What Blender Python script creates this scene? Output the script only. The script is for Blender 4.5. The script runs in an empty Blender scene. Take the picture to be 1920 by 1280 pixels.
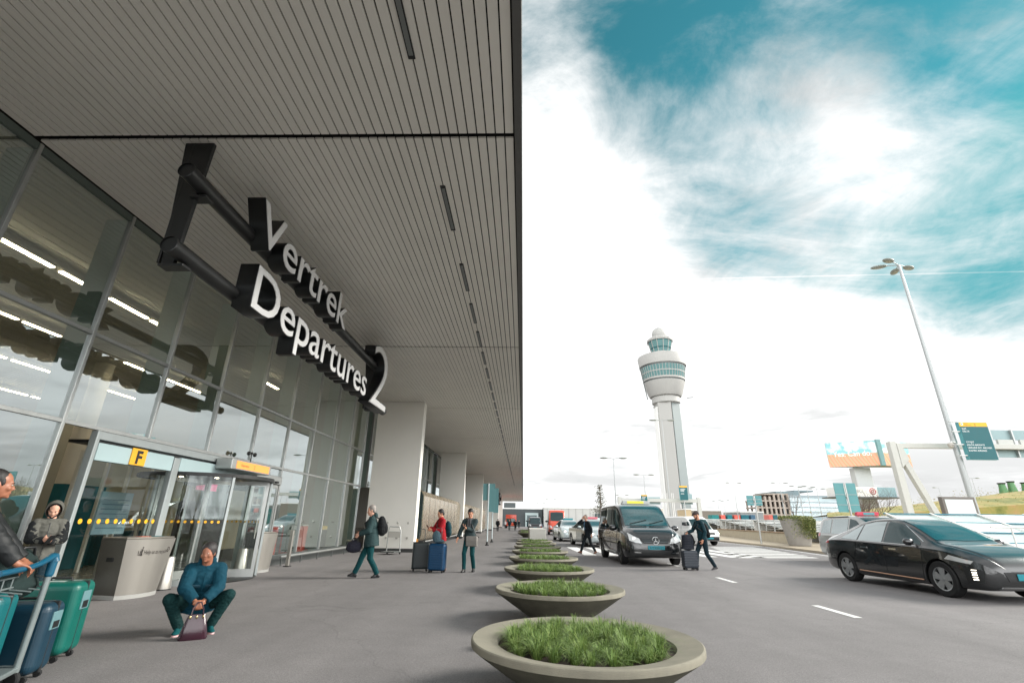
import bpy, bmesh, math, random
from mathutils import Vector, Matrix, noise as mnoise
from mathutils.bvhtree import BVHTree
random.seed(11)
scene = bpy.context.scene
COL = scene.collection
R = math.radians
V = Vector
H = 1.4                       # eye height of the photographer

# ------------------------------------------------------------------ camera
FPX = 890.0
_hv = V(((981-960)/FPX, -(978-640)/FPX, -1.0)).normalized()
_vv = V(((995-960)/FPX, (640+1706)/FPX, -1.0))
_vv = (_vv - _hv*_vv.dot(_hv)).normalized()
_rv = _hv.cross(_vv)
# rows: world axes in camera coordinates -> camera matrix (camera axes in world)
Mcam = Matrix(((_rv.x, _rv.y, _rv.z, 0), (_hv.x, _hv.y, _hv.z, 0), (_vv.x, _vv.y, _vv.z, H), (0, 0, 0, 1)))
cd = bpy.data.cameras.new('camera'); cam = bpy.data.objects.new('camera', cd); COL.objects.link(cam)
cam.matrix_world = Mcam
cd.sensor_fit = 'HORIZONTAL'; cd.sensor_width = 36.0; cd.lens = FPX/1920*36.0
cd.clip_start = 0.05; cd.clip_end = 6000
scene.camera = cam

def ray(px, py):
    c = V(((px-960)/FPX, -(py-640)/FPX, -1.0))
    return V((c.dot(_rv), c.dot(_hv), c.dot(_vv)))
def at(px, py, Y):            # survey helper: point of the place at depth Y
    v = ray(px, py); t = Y/v.y
    return V((v.x*t, Y, H+v.z*t))

# ------------------------------------------------------------------ materials
def lin(c):
    return tuple(((x/255)/12.92 if x/255 <= .04045 else ((x/255+.055)/1.055)**2.4) for x in c)
MATS = {}
def M(name, col, rough=.6, metal=0., spec=.5, var=0., vscale=4., bump=0., bscale=60., coat=0., emit=0., streak=False, detail=6):
    if name in MATS: return MATS[name]
    m = bpy.data.materials.new(name); m.use_nodes = True
    nt = m.node_tree; b = nt.nodes['Principled BSDF']; L = nt.links.new
    c = (*lin(col), 1)
    b.inputs['Base Color'].default_value = c
    b.inputs['Roughness'].default_value = rough
    b.inputs['Metallic'].default_value = metal
    b.inputs['Specular IOR Level'].default_value = spec
    b.inputs['Coat Weight'].default_value = coat
    b.inputs['Coat Roughness'].default_value = .03
    if emit:
        b.inputs['Emission Color'].default_value = c; b.inputs['Emission Strength'].default_value = emit
    if var or bump:
        tc = nt.nodes.new('ShaderNodeTexCoord')
        vec = tc.outputs['Object']
        if streak:
            mp = nt.nodes.new('ShaderNodeMapping'); mp.inputs['Scale'].default_value = (1, 1, .12)
            L(vec, mp.inputs['Vector']); vec = mp.outputs['Vector']
    if var:
        n = nt.nodes.new('ShaderNodeTexNoise'); n.inputs['Scale'].default_value = vscale; n.inputs['Detail'].default_value = detail
        n.inputs['Roughness'].default_value = .62
        L(vec, n.inputs['Vector'])
        mr = nt.nodes.new('ShaderNodeMapRange'); mr.inputs['From Min'].default_value = .28; mr.inputs['From Max'].default_value = .72
        mr.inputs['To Min'].default_value = 1-var; mr.inputs['To Max'].default_value = 1+var
        L(n.outputs['Fac'], mr.inputs['Value'])
        mx = nt.nodes.new('ShaderNodeVectorMath'); mx.operation = 'SCALE'
        mx.inputs[0].default_value = c[:3]; L(mr.outputs['Result'], mx.inputs['Scale'])
        L(mx.outputs['Vector'], b.inputs['Base Color'])
        mr2 = nt.nodes.new('ShaderNodeMapRange'); mr2.inputs['To Min'].default_value = max(0, rough-.12); mr2.inputs['To Max'].default_value = min(1, rough+.12)
        L(n.outputs['Fac'], mr2.inputs['Value']); L(mr2.outputs['Result'], b.inputs['Roughness'])
    if bump:
        n2 = nt.nodes.new('ShaderNodeTexNoise'); n2.inputs['Scale'].default_value = bscale; n2.inputs['Detail'].default_value = 4
        L(vec, n2.inputs['Vector'])
        bp = nt.nodes.new('ShaderNodeBump'); bp.inputs['Strength'].default_value = bump; bp.inputs['Distance'].default_value = .01
        L(n2.outputs['Fac'], bp.inputs['Height']); L(bp.outputs['Normal'], b.inputs['Normal'])
    MATS[name] = m
    return m

def glassmat(name, tint, base, under=None, rough=0., gain=1.0):
    """coated glass: mirror part over either a clear tinted pane or a dark cabin"""
    m = bpy.data.materials.new(name); m.use_nodes = True; nt = m.node_tree; nt.nodes.clear(); L = nt.links.new
    out = nt.nodes.new('ShaderNodeOutputMaterial'); mix = nt.nodes.new('ShaderNodeMixShader')
    g = nt.nodes.new('ShaderNodeBsdfGlossy'); g.inputs['Roughness'].default_value = rough; g.inputs['Color'].default_value = (.86, .93, .94, 1)
    if under is None:
        t = nt.nodes.new('ShaderNodeBsdfTransparent'); t.inputs['Color'].default_value = (*tint, 1)
    else:
        t = nt.nodes.new('ShaderNodeBsdfDiffuse'); t.inputs['Color'].default_value = (*under, 1)
    fr = nt.nodes.new('ShaderNodeFresnel'); fr.inputs['IOR'].default_value = 1.5
    ma = nt.nodes.new('ShaderNodeMath'); ma.operation = 'MULTIPLY_ADD'; ma.use_clamp = True
    ma.inputs[1].default_value = gain; ma.inputs[2].default_value = base
    L(fr.outputs['Fac'], ma.inputs[0])
    ge = nt.nodes.new('ShaderNodeNewGeometry'); inv = nt.nodes.new('ShaderNodeMath'); inv.operation = 'SUBTRACT'; inv.inputs[0].default_value = 1.
    L(ge.outputs['Backfacing'], inv.inputs[1]); mu = nt.nodes.new('ShaderNodeMath'); mu.operation = 'MULTIPLY'
    L(ma.outputs[0], mu.inputs[0]); L(inv.outputs[0], mu.inputs[1]); L(mu.outputs[0], mix.inputs['Fac'])     # one coated face per pane
    L(t.outputs[0], mix.inputs[1]); L(g.outputs[0], mix.inputs[2]); L(mix.outputs[0], out.inputs['Surface'])
    MATS[name] = m
    return m

def asphalt_mat():
    m = bpy.data.materials.new('asphalt'); m.use_nodes = True; nt = m.node_tree; L = nt.links.new
    b = nt.nodes['Principled BSDF']; b.inputs['Roughness'].default_value = .82; b.inputs['Specular IOR Level'].default_value = .35
    tc = nt.nodes.new('ShaderNodeTexCoord'); P = tc.outputs['Object']
    def nz(scale, det=4, rough=.6):
        n = nt.nodes.new('ShaderNodeTexNoise'); n.inputs['Scale'].default_value = scale; n.inputs['Detail'].default_value = det
        n.inputs['Roughness'].default_value = rough; L(P, n.inputs['Vector']); return n.outputs['Fac']
    def mr(src, a, b_, c, d):
        k = nt.nodes.new('ShaderNodeMapRange'); k.inputs['From Min'].default_value = a; k.inputs['From Max'].default_value = b_
        k.inputs['To Min'].default_value = c; k.inputs['To Max'].default_value = d; L(src, k.inputs['Value']); return k.outputs['Result']
    def mul(a, b_):
        k = nt.nodes.new('ShaderNodeMath'); k.operation = 'MULTIPLY'; L(a, k.inputs[0]); L(b_, k.inputs[1]); return k.outputs[0]
    big = mr(nz(.22, 5), .3, .7, .86, 1.12)
    mid = mr(nz(3.0, 6, .7), .3, .7, .93, 1.07)
    grit = mul(mr(nz(95, 3, .8), .3, .7, .55, 1.5), mr(nz(34, 3, .8), .3, .7, .8, 1.2))
    vo = nt.nodes.new('ShaderNodeTexVoronoi'); vo.inputs['Scale'].default_value = 4.5; L(P, vo.inputs['Vector'])
    spot = mr(vo.outputs['Distance'], .0, .035, 1.9, 1.0)        # pale gum and grit spots
    # long worn wheel tracks along the road (stretched noise)
    mp = nt.nodes.new('ShaderNodeMapping'); mp.inputs['Scale'].default_value = (1.1, .03, 1); L(P, mp.inputs['Vector'])
    tn = nt.nodes.new('ShaderNodeTexNoise'); tn.inputs['Scale'].default_value = 1.0; tn.inputs['Detail'].default_value = 5; L(mp.outputs['Vector'], tn.inputs['Vector'])
    track = mr(tn.outputs['Fac'], .3, .7, .9, 1.1)
    ve = nt.nodes.new('ShaderNodeTexVoronoi'); ve.feature = 'DISTANCE_TO_EDGE'; ve.inputs['Scale'].default_value = .16
    wp = nt.nodes.new('ShaderNodeTexNoise'); wp.inputs['Scale'].default_value = .9; wp.inputs['Detail'].default_value = 6; L(P, wp.inputs['Vector'])
    ws_ = nt.nodes.new('ShaderNodeVectorMath'); ws_.operation = 'MULTIPLY_ADD'; L(wp.outputs['Color'], ws_.inputs[0]); ws_.inputs[1].default_value = (1.6, 1.6, 0); L(P, ws_.inputs[2]); L(ws_.outputs['Vector'], ve.inputs['Vector'])
    crack = mr(ve.outputs['Distance'], .0, .003, .84, 1.0)      # fine sealed cracks
    stain = mr(nz(.85, 7, .75), .60, .72, 1.0, .80)             # oil and damp stains with their own outline
    f = mul(mul(mul(mul(big, mid), mul(grit, spot)), track), mul(crack, stain))
    sc = nt.nodes.new('ShaderNodeVectorMath'); sc.operation = 'SCALE'; sc.inputs[0].default_value = (.175, .166, .165)
    L(f, sc.inputs['Scale']); L(sc.outputs['Vector'], b.inputs['Base Color'])
    bp = nt.nodes.new('ShaderNodeBump'); bp.inputs['Strength'].default_value = .35; bp.inputs['Distance'].default_value = .006
    L(nz(110, 3, .8), bp.inputs['Height']); L(bp.outputs['Normal'], b.inputs['Normal'])
    return m

def turf_mat():
    m = bpy.data.materials.new('turf'); m.use_nodes = True; nt = m.node_tree; L = nt.links.new
    b = nt.nodes['Principled BSDF']; b.inputs['Roughness'].default_value = .95
    tc = nt.nodes.new('ShaderNodeTexCoord')
    n = nt.nodes.new('ShaderNodeTexNoise'); n.inputs['Scale'].default_value = .35; n.inputs['Detail'].default_value = 9; n.inputs['Roughness'].default_value = .7
    L(tc.outputs['Object'], n.inputs['Vector'])
    r = nt.nodes.new('ShaderNodeValToRGB'); e = r.color_ramp.elements
    e[0].position = .38; e[0].color = (.13, .15, .035, 1); e[1].position = .62; e[1].color = (.36, .24, .10, 1)
    k = r.color_ramp.elements.new(.5); k.color = (.27, .24, .07, 1)
    L(n.outputs['Fac'], r.inputs['Fac']); L(r.outputs['Color'], b.inputs['Base Color'])
    return m

# ------------------------------------------------------------------ mesh builder
class MB:
    def __init__(s): s.v = []; s.f = []; s.m = []; s.s = []
    def add(s, vs, fs, mi=0, smooth=False):
        o = len(s.v); s.v += [tuple(v) for v in vs]
        for f in fs:
            s.f.append(tuple(i+o for i in f)); s.m.append(mi); s.s.append(smooth)
        return s
    def box(s, lo, hi, mi=0, X=None):
        x0, y0, z0 = lo; x1, y1, z1 = hi
        vs = [V((x, y, z)) for z in (z0, z1) for y in (y0, y1) for x in (x0, x1)]
        if X is not None: vs = [X @ v for v in vs]
        return s.add(vs, [(0, 2, 3, 1), (4, 5, 7, 6), (0, 1, 5, 4), (2, 6, 7, 3), (0, 4, 6, 2), (1, 3, 7, 5)], mi)
    def frame(s, p0, p1, up=(0, 0, 1)):
        d = (V(p1)-V(p0)).normalized(); u = V(up)
        if abs(d.dot(u)) > .98: u = V((0, 1, 0))
        a = d.cross(u).normalized(); b = a.cross(d).normalized()
        return d, a, b
    def bar(s, p0, p1, w, h, mi=0, up=(0, 0, 1), w1=None, h1=None):
        d, a, b = s.frame(p0, p1, up); vs = []
        for p, ww, hh in ((V(p0), w, h), (V(p1), w1 or w, h1 or h)):
            for i, j in ((-1, -1), (1, -1), (1, 1), (-1, 1)): vs.append(p+a*(i*ww/2)+b*(j*hh/2))
        return s.add(vs, [(0, 1, 2, 3), (7, 6, 5, 4), (0, 4, 5, 1), (1, 5, 6, 2), (2, 6, 7, 3), (3, 7, 4, 0)], mi)
    def tube(s, pts, r, n=10, mi=0, smooth=True, cap=True):
        pts = [V(p) for p in pts]; rs = r if isinstance(r, (list, tuple)) else [r]*len(pts)
        vs = []; fs = []; ref = None
        for i, p in enumerate(pts):
            d = (pts[min(i+1, len(pts)-1)]-pts[max(i-1, 0)]).normalized()
            if ref is None:
                ref = V((0, 0, 1)) if abs(d.z) < .9 else V((1, 0, 0))
            a = d.cross(ref).normalized(); b = a.cross(d).normalized(); ref = b
            for k in range(n):
                t = 2*math.pi*k/n; vs.append(p+(a*math.cos(t)+b*math.sin(t))*rs[i])
        for i in range(len(pts)-1):
            for k in range(n):
                fs.append((i*n+k, i*n+(k+1) % n, (i+1)*n+(k+1) % n, (i+1)*n+k))
        s.add(vs, fs, mi, smooth)
        if cap:
            o = len(vs)-n
            s.add(vs[:n], [tuple(reversed(range(n)))], mi); s.add(vs[o:], [tuple(range(n))], mi)
        return s
    def lathe(s, prof, n=32, o=(0, 0, 0), mi=0, X=None, smooth=True, sx=1., sy=1., a0=0., a1=2*math.pi):
        vs = []; fs = []; full = abs(a1-a0-2*math.pi) < 1e-6; cols = n if full else n+1
        for r, z in prof:
            for k in range(cols):
                t = a0+(a1-a0)*k/n; p = V((r*math.cos(t)*sx, r*math.sin(t)*sy, z))
                if X is not None: p = X @ p
                vs.append(p+V(o))
        for i in range(len(prof)-1):
            for k in range(n):
                k2 = (k+1) % cols
                fs.append((i*cols+k, i*cols+k2, (i+1)*cols+k2, (i+1)*cols+k))
        return s.add(vs, fs, mi, smooth)
    def prism(s, poly, vec, mi=0):
        n = len(poly); a = [V(p) for p in poly]; b = [p+V(vec) for p in a]
        fs = [tuple(reversed(range(n))), tuple(range(n, 2*n))]+[(i, (i+1) % n, n+(i+1) % n, n+i) for i in range(n)]
        return s.add(a+b, fs, mi)
    def ell(s, c, r, X=None, n=14, mi=0):
        vs = []; fs = []; m = n//2+1; c = V(c)
        for i in range(m+1):
            ph = math.pi*i/m
            for k in range(n):
                t = 2*math.pi*k/n
                p = V((r[0]*math.sin(ph)*math.cos(t), r[1]*math.sin(ph)*math.sin(t), r[2]*math.cos(ph)))
                if X is not None: p = X @ p
                vs.append(c+p)
        for i in range(m):
            for k in range(n):
                fs.append((i*n+k, (i+1)*n+k, (i+1)*n+(k+1) % n, i*n+(k+1) % n))
        return s.add(vs, fs, mi, True)
    def cap(s, p0, p1, r0, r1, n=12, mi=0):
        p0 = V(p0); p1 = V(p1)
        s.tube([p0, p1], [r0, r1], n, mi); s.ell(p0, (r0,)*3, n=n, mi=mi); s.ell(p1, (r1,)*3, n=n, mi=mi)
        return s
    def mesh(s, name, mats):
        me = bpy.data.meshes.new(name); me.from_pydata(s.v, [], s.f)
        for m in mats: me.materials.append(m)
        me.polygons.foreach_set('material_index', s.m); me.polygons.foreach_set('use_smooth', s.s)
        me.update(); return me
    def build(s, name, mats, parent=None, bevel=0., seg=2, X=None, recalc=True):
        if not isinstance(mats, (list, tuple)): mats = [mats]
        me = s.mesh(name, mats)
        if recalc:
            bm = bmesh.new(); bm.from_mesh(me); bmesh.ops.recalc_face_normals(bm, faces=bm.faces); bm.to_mesh(me); bm.free()
        if any(s.s): me.set_sharp_from_angle(angle=R(33))
        return link(name, me, parent, bevel, seg, X)

def link(name, me, parent=None, bevel=0., seg=2, X=None):
    o = bpy.data.objects.new(name, me); COL.objects.link(o)
    if parent is not None: o.parent = parent
    if X is not None: o.matrix_local = X
    if bevel:
        b = o.modifiers.new('bevel', 'BEVEL'); b.width = bevel; b.segments = seg; b.limit_method = 'ANGLE'; b.angle_limit = R(40)
    return o

def tag(o, label=None, cat=None, group=None, kind=None):
    if label: o['label'] = label
    if cat: o['category'] = cat
    if group: o['group'] = group
    if kind: o['kind'] = kind
    return o
def thing(name, label, cat, loc=(0, 0, 0), rz=0., group=None, parent=None):
    o = bpy.data.objects.new(name, None); COL.objects.link(o); o.empty_display_size = .2
    o.location = loc; o.rotation_euler = (0, 0, rz)
    return tag(o, label, cat, group)
ORDS = ['first', 'second', 'third', 'fourth', 'fifth', 'sixth', 'seventh', 'eighth', 'ninth', 'tenth', 'eleventh', 'twelfth', 'thirteenth', 'fourteenth']
def kids(o): return [c for c in COL.objects if c.parent == o]
def copy_tree(o, parent=None, memo=None):
    c = o.copy(); COL.objects.link(c)
    if parent is not None: c.parent = parent
    for ch in list(o.children): copy_tree(ch, c)
    return c
def heading(hx, hy): return math.atan2(-hx, hy)
def evalmesh(o, name):
    bpy.context.view_layer.update()
    dg = bpy.context.evaluated_depsgraph_get()
    me = bpy.data.meshes.new_from_object(o.evaluated_get(dg)); me.name = name
    return me
def kill(o):
    d = o.data; bpy.data.objects.remove(o)
    if isinstance(d, bpy.types.Mesh): bpy.data.meshes.remove(d)
    else: bpy.data.curves.remove(d)

_tc = {}
def textmesh(body, size=1., extrude=0., offset=0., align='LEFT', spacing=1.):
    c = bpy.data.curves.new('lettering', 'FONT'); c.body = body; c.size = size; c.extrude = extrude; c.offset = offset
    c.align_x = align; c.resolution_u = 4; c.space_character = spacing
    o = bpy.data.objects.new('lettering', c); COL.objects.link(o)
    me = evalmesh(o, 'lettering'); kill(o)
    return me
def xr(me):
    xs = [v.co.x for v in me.vertices]; return (min(xs), max(xs)) if xs else (0, 0)
def text(body, size, X, parent, mat, extrude=.002, offset=0., align='LEFT', name='lettering', width=None, spacing=1.):
    me = textmesh(body, size, extrude, offset, align, spacing)
    if width:
        a, b = xr(me); k = width/max(1e-6, b-a)
        for v in me.vertices: v.co.x *= k
    me.materials.clear(); me.materials.append(mat)
    return link(name, me, parent, X=X)
def basis(x, y, z, o=(0, 0, 0)):
    return Matrix(((x[0], y[0], z[0], o[0]), (x[1], y[1], z[1], o[1]), (x[2], y[2], z[2], o[2]), (0, 0, 0, 1)))
def FACE_CAM(o): return basis((1, 0, 0), (0, 0, 1), (0, -1, 0), o)       # readable from -Y
def FACE_ROAD(o): return basis((0, 1, 0), (0, 0, 1), (1, 0, 0), o)       # readable from +X

# ------------------------------------------------------------------ shared materials
asphalt = asphalt_mat(); turf = turf_mat()
white_paint = M('white_paint', (222, 222, 218), .45, var=.05, vscale=3)
off_white = M('off_white_panel', (206, 203, 194), .5, var=.04, vscale=1.2)
road_paint = M('road_paint', (215, 215, 212), .7, var=.16, vscale=9, detail=10)
dark_steel = M('dark_steel', (30, 31, 31), .42, spec=.5, var=.25, vscale=6, bump=.05)
black_gap = M('black_backing', (9, 10, 10), .8)
alu = M('aluminium', (176, 178, 176), .38, metal=.75, var=.07, vscale=5)
alu_dark = M('aluminium_dark', (96, 100, 99), .42, metal=.6, var=.06, vscale=5)  # darker grey aluminium for sills, brackets and bands
steel = M('brushed_steel', (190, 186, 178), .34, metal=.85, var=.03, vscale=3, streak=True)
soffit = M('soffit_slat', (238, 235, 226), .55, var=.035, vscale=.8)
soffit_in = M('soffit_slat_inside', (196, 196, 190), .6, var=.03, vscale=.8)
pier_m = M('pier_panel', (238, 236, 228), .55, var=.025, vscale=.6)
facade_glass = glassmat('facade_glass', (.93, .96, .94), .39, gain=.9)
door_glass = glassmat('door_glass', (.93, .95, .94), .05, gain=.8)
car_glass = glassmat('car_glass', (1, 1, 1), .035, under=(.010, .030, .033), gain=.7)
windscreen_teal = glassmat('windscreen_teal', (1, 1, 1), .16, under=(.012, .055, .06), gain=.9)
car_glass_light = glassmat('car_glass_light', (1, 1, 1), .30, under=(.05, .08, .08), gain=1.0)
lens = glassmat('lamp_lens', (1, 1, 1), .2, under=(.5, .5, .5), rough=.08)
rubber = M('rubber', (20, 21, 22), .8, bump=.05)
plastic_black = M('black_plastic', (22, 24, 25), .5)
chrome = M('chrome', (205, 207, 207), .12, metal=1.)
rim_m = M('wheel_alloy', (168, 172, 174), .3, metal=.8)
teal_sign = M('teal_sign', (0, 88, 94), .45, var=.03)
amber_sign = M('amber_sign', (238, 176, 40), .5, var=.03)
text_white = M('lettering_white', (240, 240, 240), .6)
text_dark = M('lettering_dark', (35, 33, 30), .6)
lamp_warm = M('warm_strip', (255, 234, 196), .5, emit=10.)
lamp_white = M('lit_lamp', (255, 244, 226), .5, emit=1.6)
concrete = M('concrete', (176, 172, 160), .85, var=.14, vscale=7, bump=.25, bscale=90)
# ------------------------------------------------------------------ people
def fuse(mb, name, mats, vox, parent, smooth=4, wr=0., ws=14., seed=0):
    me = mb.mesh('tmp', []); o = bpy.data.objects.new('tmp', me); COL.objects.link(o)
    r = o.modifiers.new('r', 'REMESH'); r.mode = 'VOXEL'; r.voxel_size = vox; r.use_smooth_shade = True
    if smooth:
        s = o.modifiers.new('s', 'SMOOTH'); s.factor = .5; s.iterations = smooth
    out = evalmesh(o, name); kill(o)
    out.materials.clear()
    for m in (mats if isinstance(mats, (list, tuple)) else [mats]): out.materials.append(m)
    if wr:
        off = V((seed*3.1, seed*1.7, seed*.9)); ns = [v.normal.copy() for v in out.vertices]
        for v, n in zip(out.vertices, ns):
            p = v.co*ws+off
            q = mnoise.noise(V((p.x, p.y, p.z*1.9)))*.65+mnoise.noise(p*2.3)*.35
            q = -abs(q)*1.3+.25                       # creases rather than bumps
            v.co += n*(q*wr)
    out.polygons.foreach_set('use_smooth', [True]*len(out.polygons)); out.update()
    return link(name, out, parent)

def ik(a, b, l1, l2, hint):
    a = V(a); b = V(b); d = b-a; L_ = d.length
    if L_ > (l1+l2)*.999: b = a+d*((l1+l2)*.999/L_); d = b-a; L_ = d.length
    x = (l1*l1-l2*l2+L_*L_)/(2*L_); h = math.sqrt(max(0, l1*l1-x*x)); u = d/L_
    hv = V(hint); hv = (hv-u*hv.dot(u))
    hv = hv.normalized() if hv.length > 1e-6 else V((0, 1, 0))
    return a+u*x+hv*h, b

def hand_into(mb, w, d, n, side, curl, k=1., fr=.0085, spread=1.):
    """palm, four unequal bent fingers and a thumb; d = pointing direction, n = palm normal (side the fingers curl to)"""
    d = V(d).normalized(); n = V(n); n = (n-d*n.dot(d)).normalized(); t = d.cross(n)*side   # t: towards the thumb
    X = Matrix((t, d, n)).transposed()
    c = V(w)+d*.045*k
    mb.ell(c, (.040*k, .052*k, .0155*k), X=X, n=14)
    mb.cap(V(w)-d*.02*k, V(w)+d*.02*k, .026*k, .028*k)
    for i, (off, ln) in enumerate(((.030, .072), (.010, .080), (-.011, .075), (-.030, .058))):
        p = V(w)+d*(.088-.004*abs(i-1))*k+t*off*k; ang = .12; seg = [ln*.45*k, ln*.32*k, ln*.26*k]
        sp = (off*1.6*spread)
        for j, sl_ in enumerate(seg):
            ang += curl*(.55+.12*i*.5) if j else curl*.5
            q = p+(d*math.cos(ang)+n*math.sin(ang)+t*sp*(1 if j == 0 else .3)).normalized()*sl_
            r0 = (fr-.0006*j)*k*(1 if i < 3 else .88)
            mb.cap(p, q, r0, r0*.93, n=8); p = q
    p = V(w)+d*.03*k+t*.034*k
    for j, (sl_, a_) in enumerate(((.040, .75), (.030, .45), (.024, .25))):
        q = p+(d*math.cos(a_)+t*math.sin(a_)*.9+n*(.35+.35*curl*(j+.6))).normalized()*sl_*k
        mb.cap(p, q, (.0115-.001*j)*k, (.0105-.001*j)*k, n=8); p = q

def person(label, loc, face, hgt, pose, fit, vox=.011, group=None):
    S = hgt/1.75
    t = thing('person', label, 'person', loc, heading(*face), group)
    sc = lambda p: V(p)*S
    pel = V(pose.get('pelvis', (0, 0, .93)))
    lean = R(pose.get('lean', 3)); tw = R(pose.get('twist', 0)); side = R(pose.get('side', 0))
    BX = Matrix.Rotation(tw, 3, 'Z') @ Matrix.Rotation(side, 3, 'Y') @ Matrix.Rotation(-lean, 3, 'X')    # torso frame
    fat = fit.get('fat', 1.)
    up = BX @ V((0, 0, 1)); rt = BX @ V((1, 0, 0)); fw = BX @ V((0, 1, 0))
    waist = pel+up*.16; chest = pel+up*.34+fw*.01; nb = pel+up*.52-fw*.01
    sw = .175*fit.get('sw', 1.)
    sh = {1: nb+rt*sw-up*.045, -1: nb-rt*sw-up*.045}
    hip = {1: pel+V((rt.x, rt.y, 0)).normalized()*.088-V((0, 0, .02)), -1: pel-V((rt.x, rt.y, 0)).normalized()*.088-V((0, 0, .02))}
    # head frame: yaw from the body, pitch down, roll
    HX = Matrix.Rotation(R(pose.get('yaw', 0)), 3, 'Z') @ Matrix.Rotation(R(pose.get('roll', 0)), 3, 'Y') @ Matrix.Rotation(-R(pose.get('nod', 0)), 3, 'X')
    hc = nb+up*.085+V((0, 0, .10))+(HX @ V((0, .035, 0)))
    el = {}; wr_ = {}; kn = {}; an = {}
    for sd_, nm in ((1, 'R'), (-1, 'L')):
        wdef = sh[sd_]+V((.06*sd_, .05, -.54))
        el[sd_], wr_[sd_] = ik(sh[sd_], pose.get('w'+nm, wdef), .285, .255, pose.get('e'+nm, (.5*sd_, -1, -.2)))
        adef = V((.09*sd_, 0, .085))
        kn[sd_], an[sd_] = ik(hip[sd_], pose.get('a'+nm, adef), .43, .42, pose.get('k'+nm, (.12*sd_, 1, 0)))
    G_ = lambda p: p*S
    # ---- body: one fused surface with head, face, neck, arms, hands and legs
    mb = MB()
    def hp(x, y, z): return G_(hc+HX @ V((x, y, z)))
    HS = HX
    q = S*fit.get('head', 1.0)
    mb.ell(hp(0, -.012, .035), (.074*q, .094*q, .084*q), X=HS, n=20)
    mb.ell(hp(0, .022, -.018), (.063*q, .070*q, .094*q), X=HS, n=20)
    mb.ell(hp(0, .036, -.072), (.049*q, .050*q, .042*q), X=HS, n=16)
    fem = fit.get('female', False); nz = .80 if fem else 1.
    mb.cap(hp(0, .086, .004), hp(0, .104 if not fem else .098, -.028), .0085*q*nz, .0130*q*nz)
    mb.ell(hp(.012, .094, -.034), (.009*q, .011*q, .008*q), X=HS); mb.ell(hp(-.012, .094, -.034), (.009*q, .011*q, .008*q), X=HS)
    mb.cap(hp(-.034, .080 if not fem else .074, .021), hp(.034, .080 if not fem else .074, .021), .0110*q, .0110*q)
    for s_ in (1, -1):
        mb.ell(hp(.041*s_, .062, -.026), (.024*q, .024*q, .022*q) if not fem else (.028*q, .026*q, .030*q), X=HS)
        mb.ell(hp(.075*s_, -.008, -.010), (.009*q, .020*q, .032*q), X=HS @ Matrix.Rotation(R(18)*s_, 3, 'Z'))
    mb.ell(hp(0, .087, -.060), (.025*q, .011*q, .0065*q), X=HS); mb.ell(hp(0, .086, -.071), (.022*q, .011*q, .0065*q), X=HS)
    mb.ell(hp(0, .077, -.094), (.020*q, .019*q, .017*q), X=HS)
    mb.cap(hp(0, -.012, -.05), G_(nb-up*.03), .056*q, .066*S)
    for a_, b_, r0, r1 in ((chest, nb-up*.06, .09, .085), (waist, chest, .085, .09), (pel, waist, .09, .085)):
        mb.cap(G_(a_), G_(b_), r0*S, r1*S, n=16)
    for s_ in (1, -1):
        nm = 'R' if s_ == 1 else 'L'
        mb.cap(G_(sh[s_]-rt*.05*s_), G_(sh[s_]), .06*S, .052*S); mb.cap(G_(sh[s_]), G_(el[s_]), .047*S, .038*S); mb.cap(G_(el[s_]), G_(wr_[s_]), .038*S, .027*S)
        fd = (wr_[s_]-el[s_]).normalized()
        hd = V(pose.get('h'+nm, fd)); pn_ = V(pose.get('p'+nm, (-s_, .25, 0)))
        hand_into(mb, G_(wr_[s_]), hd, pn_, s_*pose.get('thumb'+nm, 1), pose.get('c'+nm, .35), S, fr=max(.0085, vox*.85))
        mb.cap(G_(hip[s_]), G_(kn[s_]), .078*S, .056*S); mb.cap(G_(kn[s_]), G_(an[s_]), .052*S, .036*S)
    body = fuse(mb, 'body', fit['skin'], vox, t, smooth=2)
    # ---- eyes, brows, mouth
    if vox <= .012 and not fit.get('noface'):
        for s_ in (1, -1):
            mb = MB(); mb.ell(hp(.030*s_, .0775, .002), (.0135*q, .0115*q, .0075*q), X=HS, n=12); ey = mb.build('eye', M('eye_white', (170, 160, 150), .3), t)
            mb = MB(); mb.ell(hp(.030*s_, .0852, .002), (.0068*q, .0050*q, .0066*q), X=HS, n=10); mb.build('iris', M('iris', (30, 22, 16), .2), ey)
            mb = MB(); mb.tube([hp(.014*s_, .0905 if not fem else .086, .019), hp(.031*s_, .0885 if not fem else .082, .024), hp(.047*s_, .077 if not fem else .070, .018)], [.003*q, .0035*q, .002*q], 6); mb.build('eyebrow', fit['hair_m'], t)
        mb = MB(); mb.tube([hp(-.023, .0905, -.0665), hp(0, .0985, -.065), hp(.023, .0905, -.0665)], [.0018*q, .003*q, .0018*q], 6); mb.build('lips', M('lip', (140, 82, 72), .45), t)
    # ---- hair
    hs = fit.get('hair', 'short')
    if hs != 'none':
        mb = MB(); tk = .010 if hs in ('short', 'crop') else .016
        if hs == 'crop': tk = .005
        mb.ell(hp(0, -.034 if hs != 'tied' else -.024, .050), ((.072+tk)*q, (.082+tk)*q, (.076+tk)*q), X=HS, n=22)
        if hs in ('short', 'full', 'tied'):
            mb.ell(hp(0, -.06, -.005), ((.066+tk)*q, (.048+tk)*q, (.07+tk*.5)*q), X=HS, n=16)
        if hs == 'quiff': mb.ell(hp(0, .042, .098), (.056*q, .046*q, .030*q), X=HS, n=14); mb.ell(hp(0, -.06, .01), ((.066+tk)*q, (.046+tk)*q, .06*q), X=HS, n=16)
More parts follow.
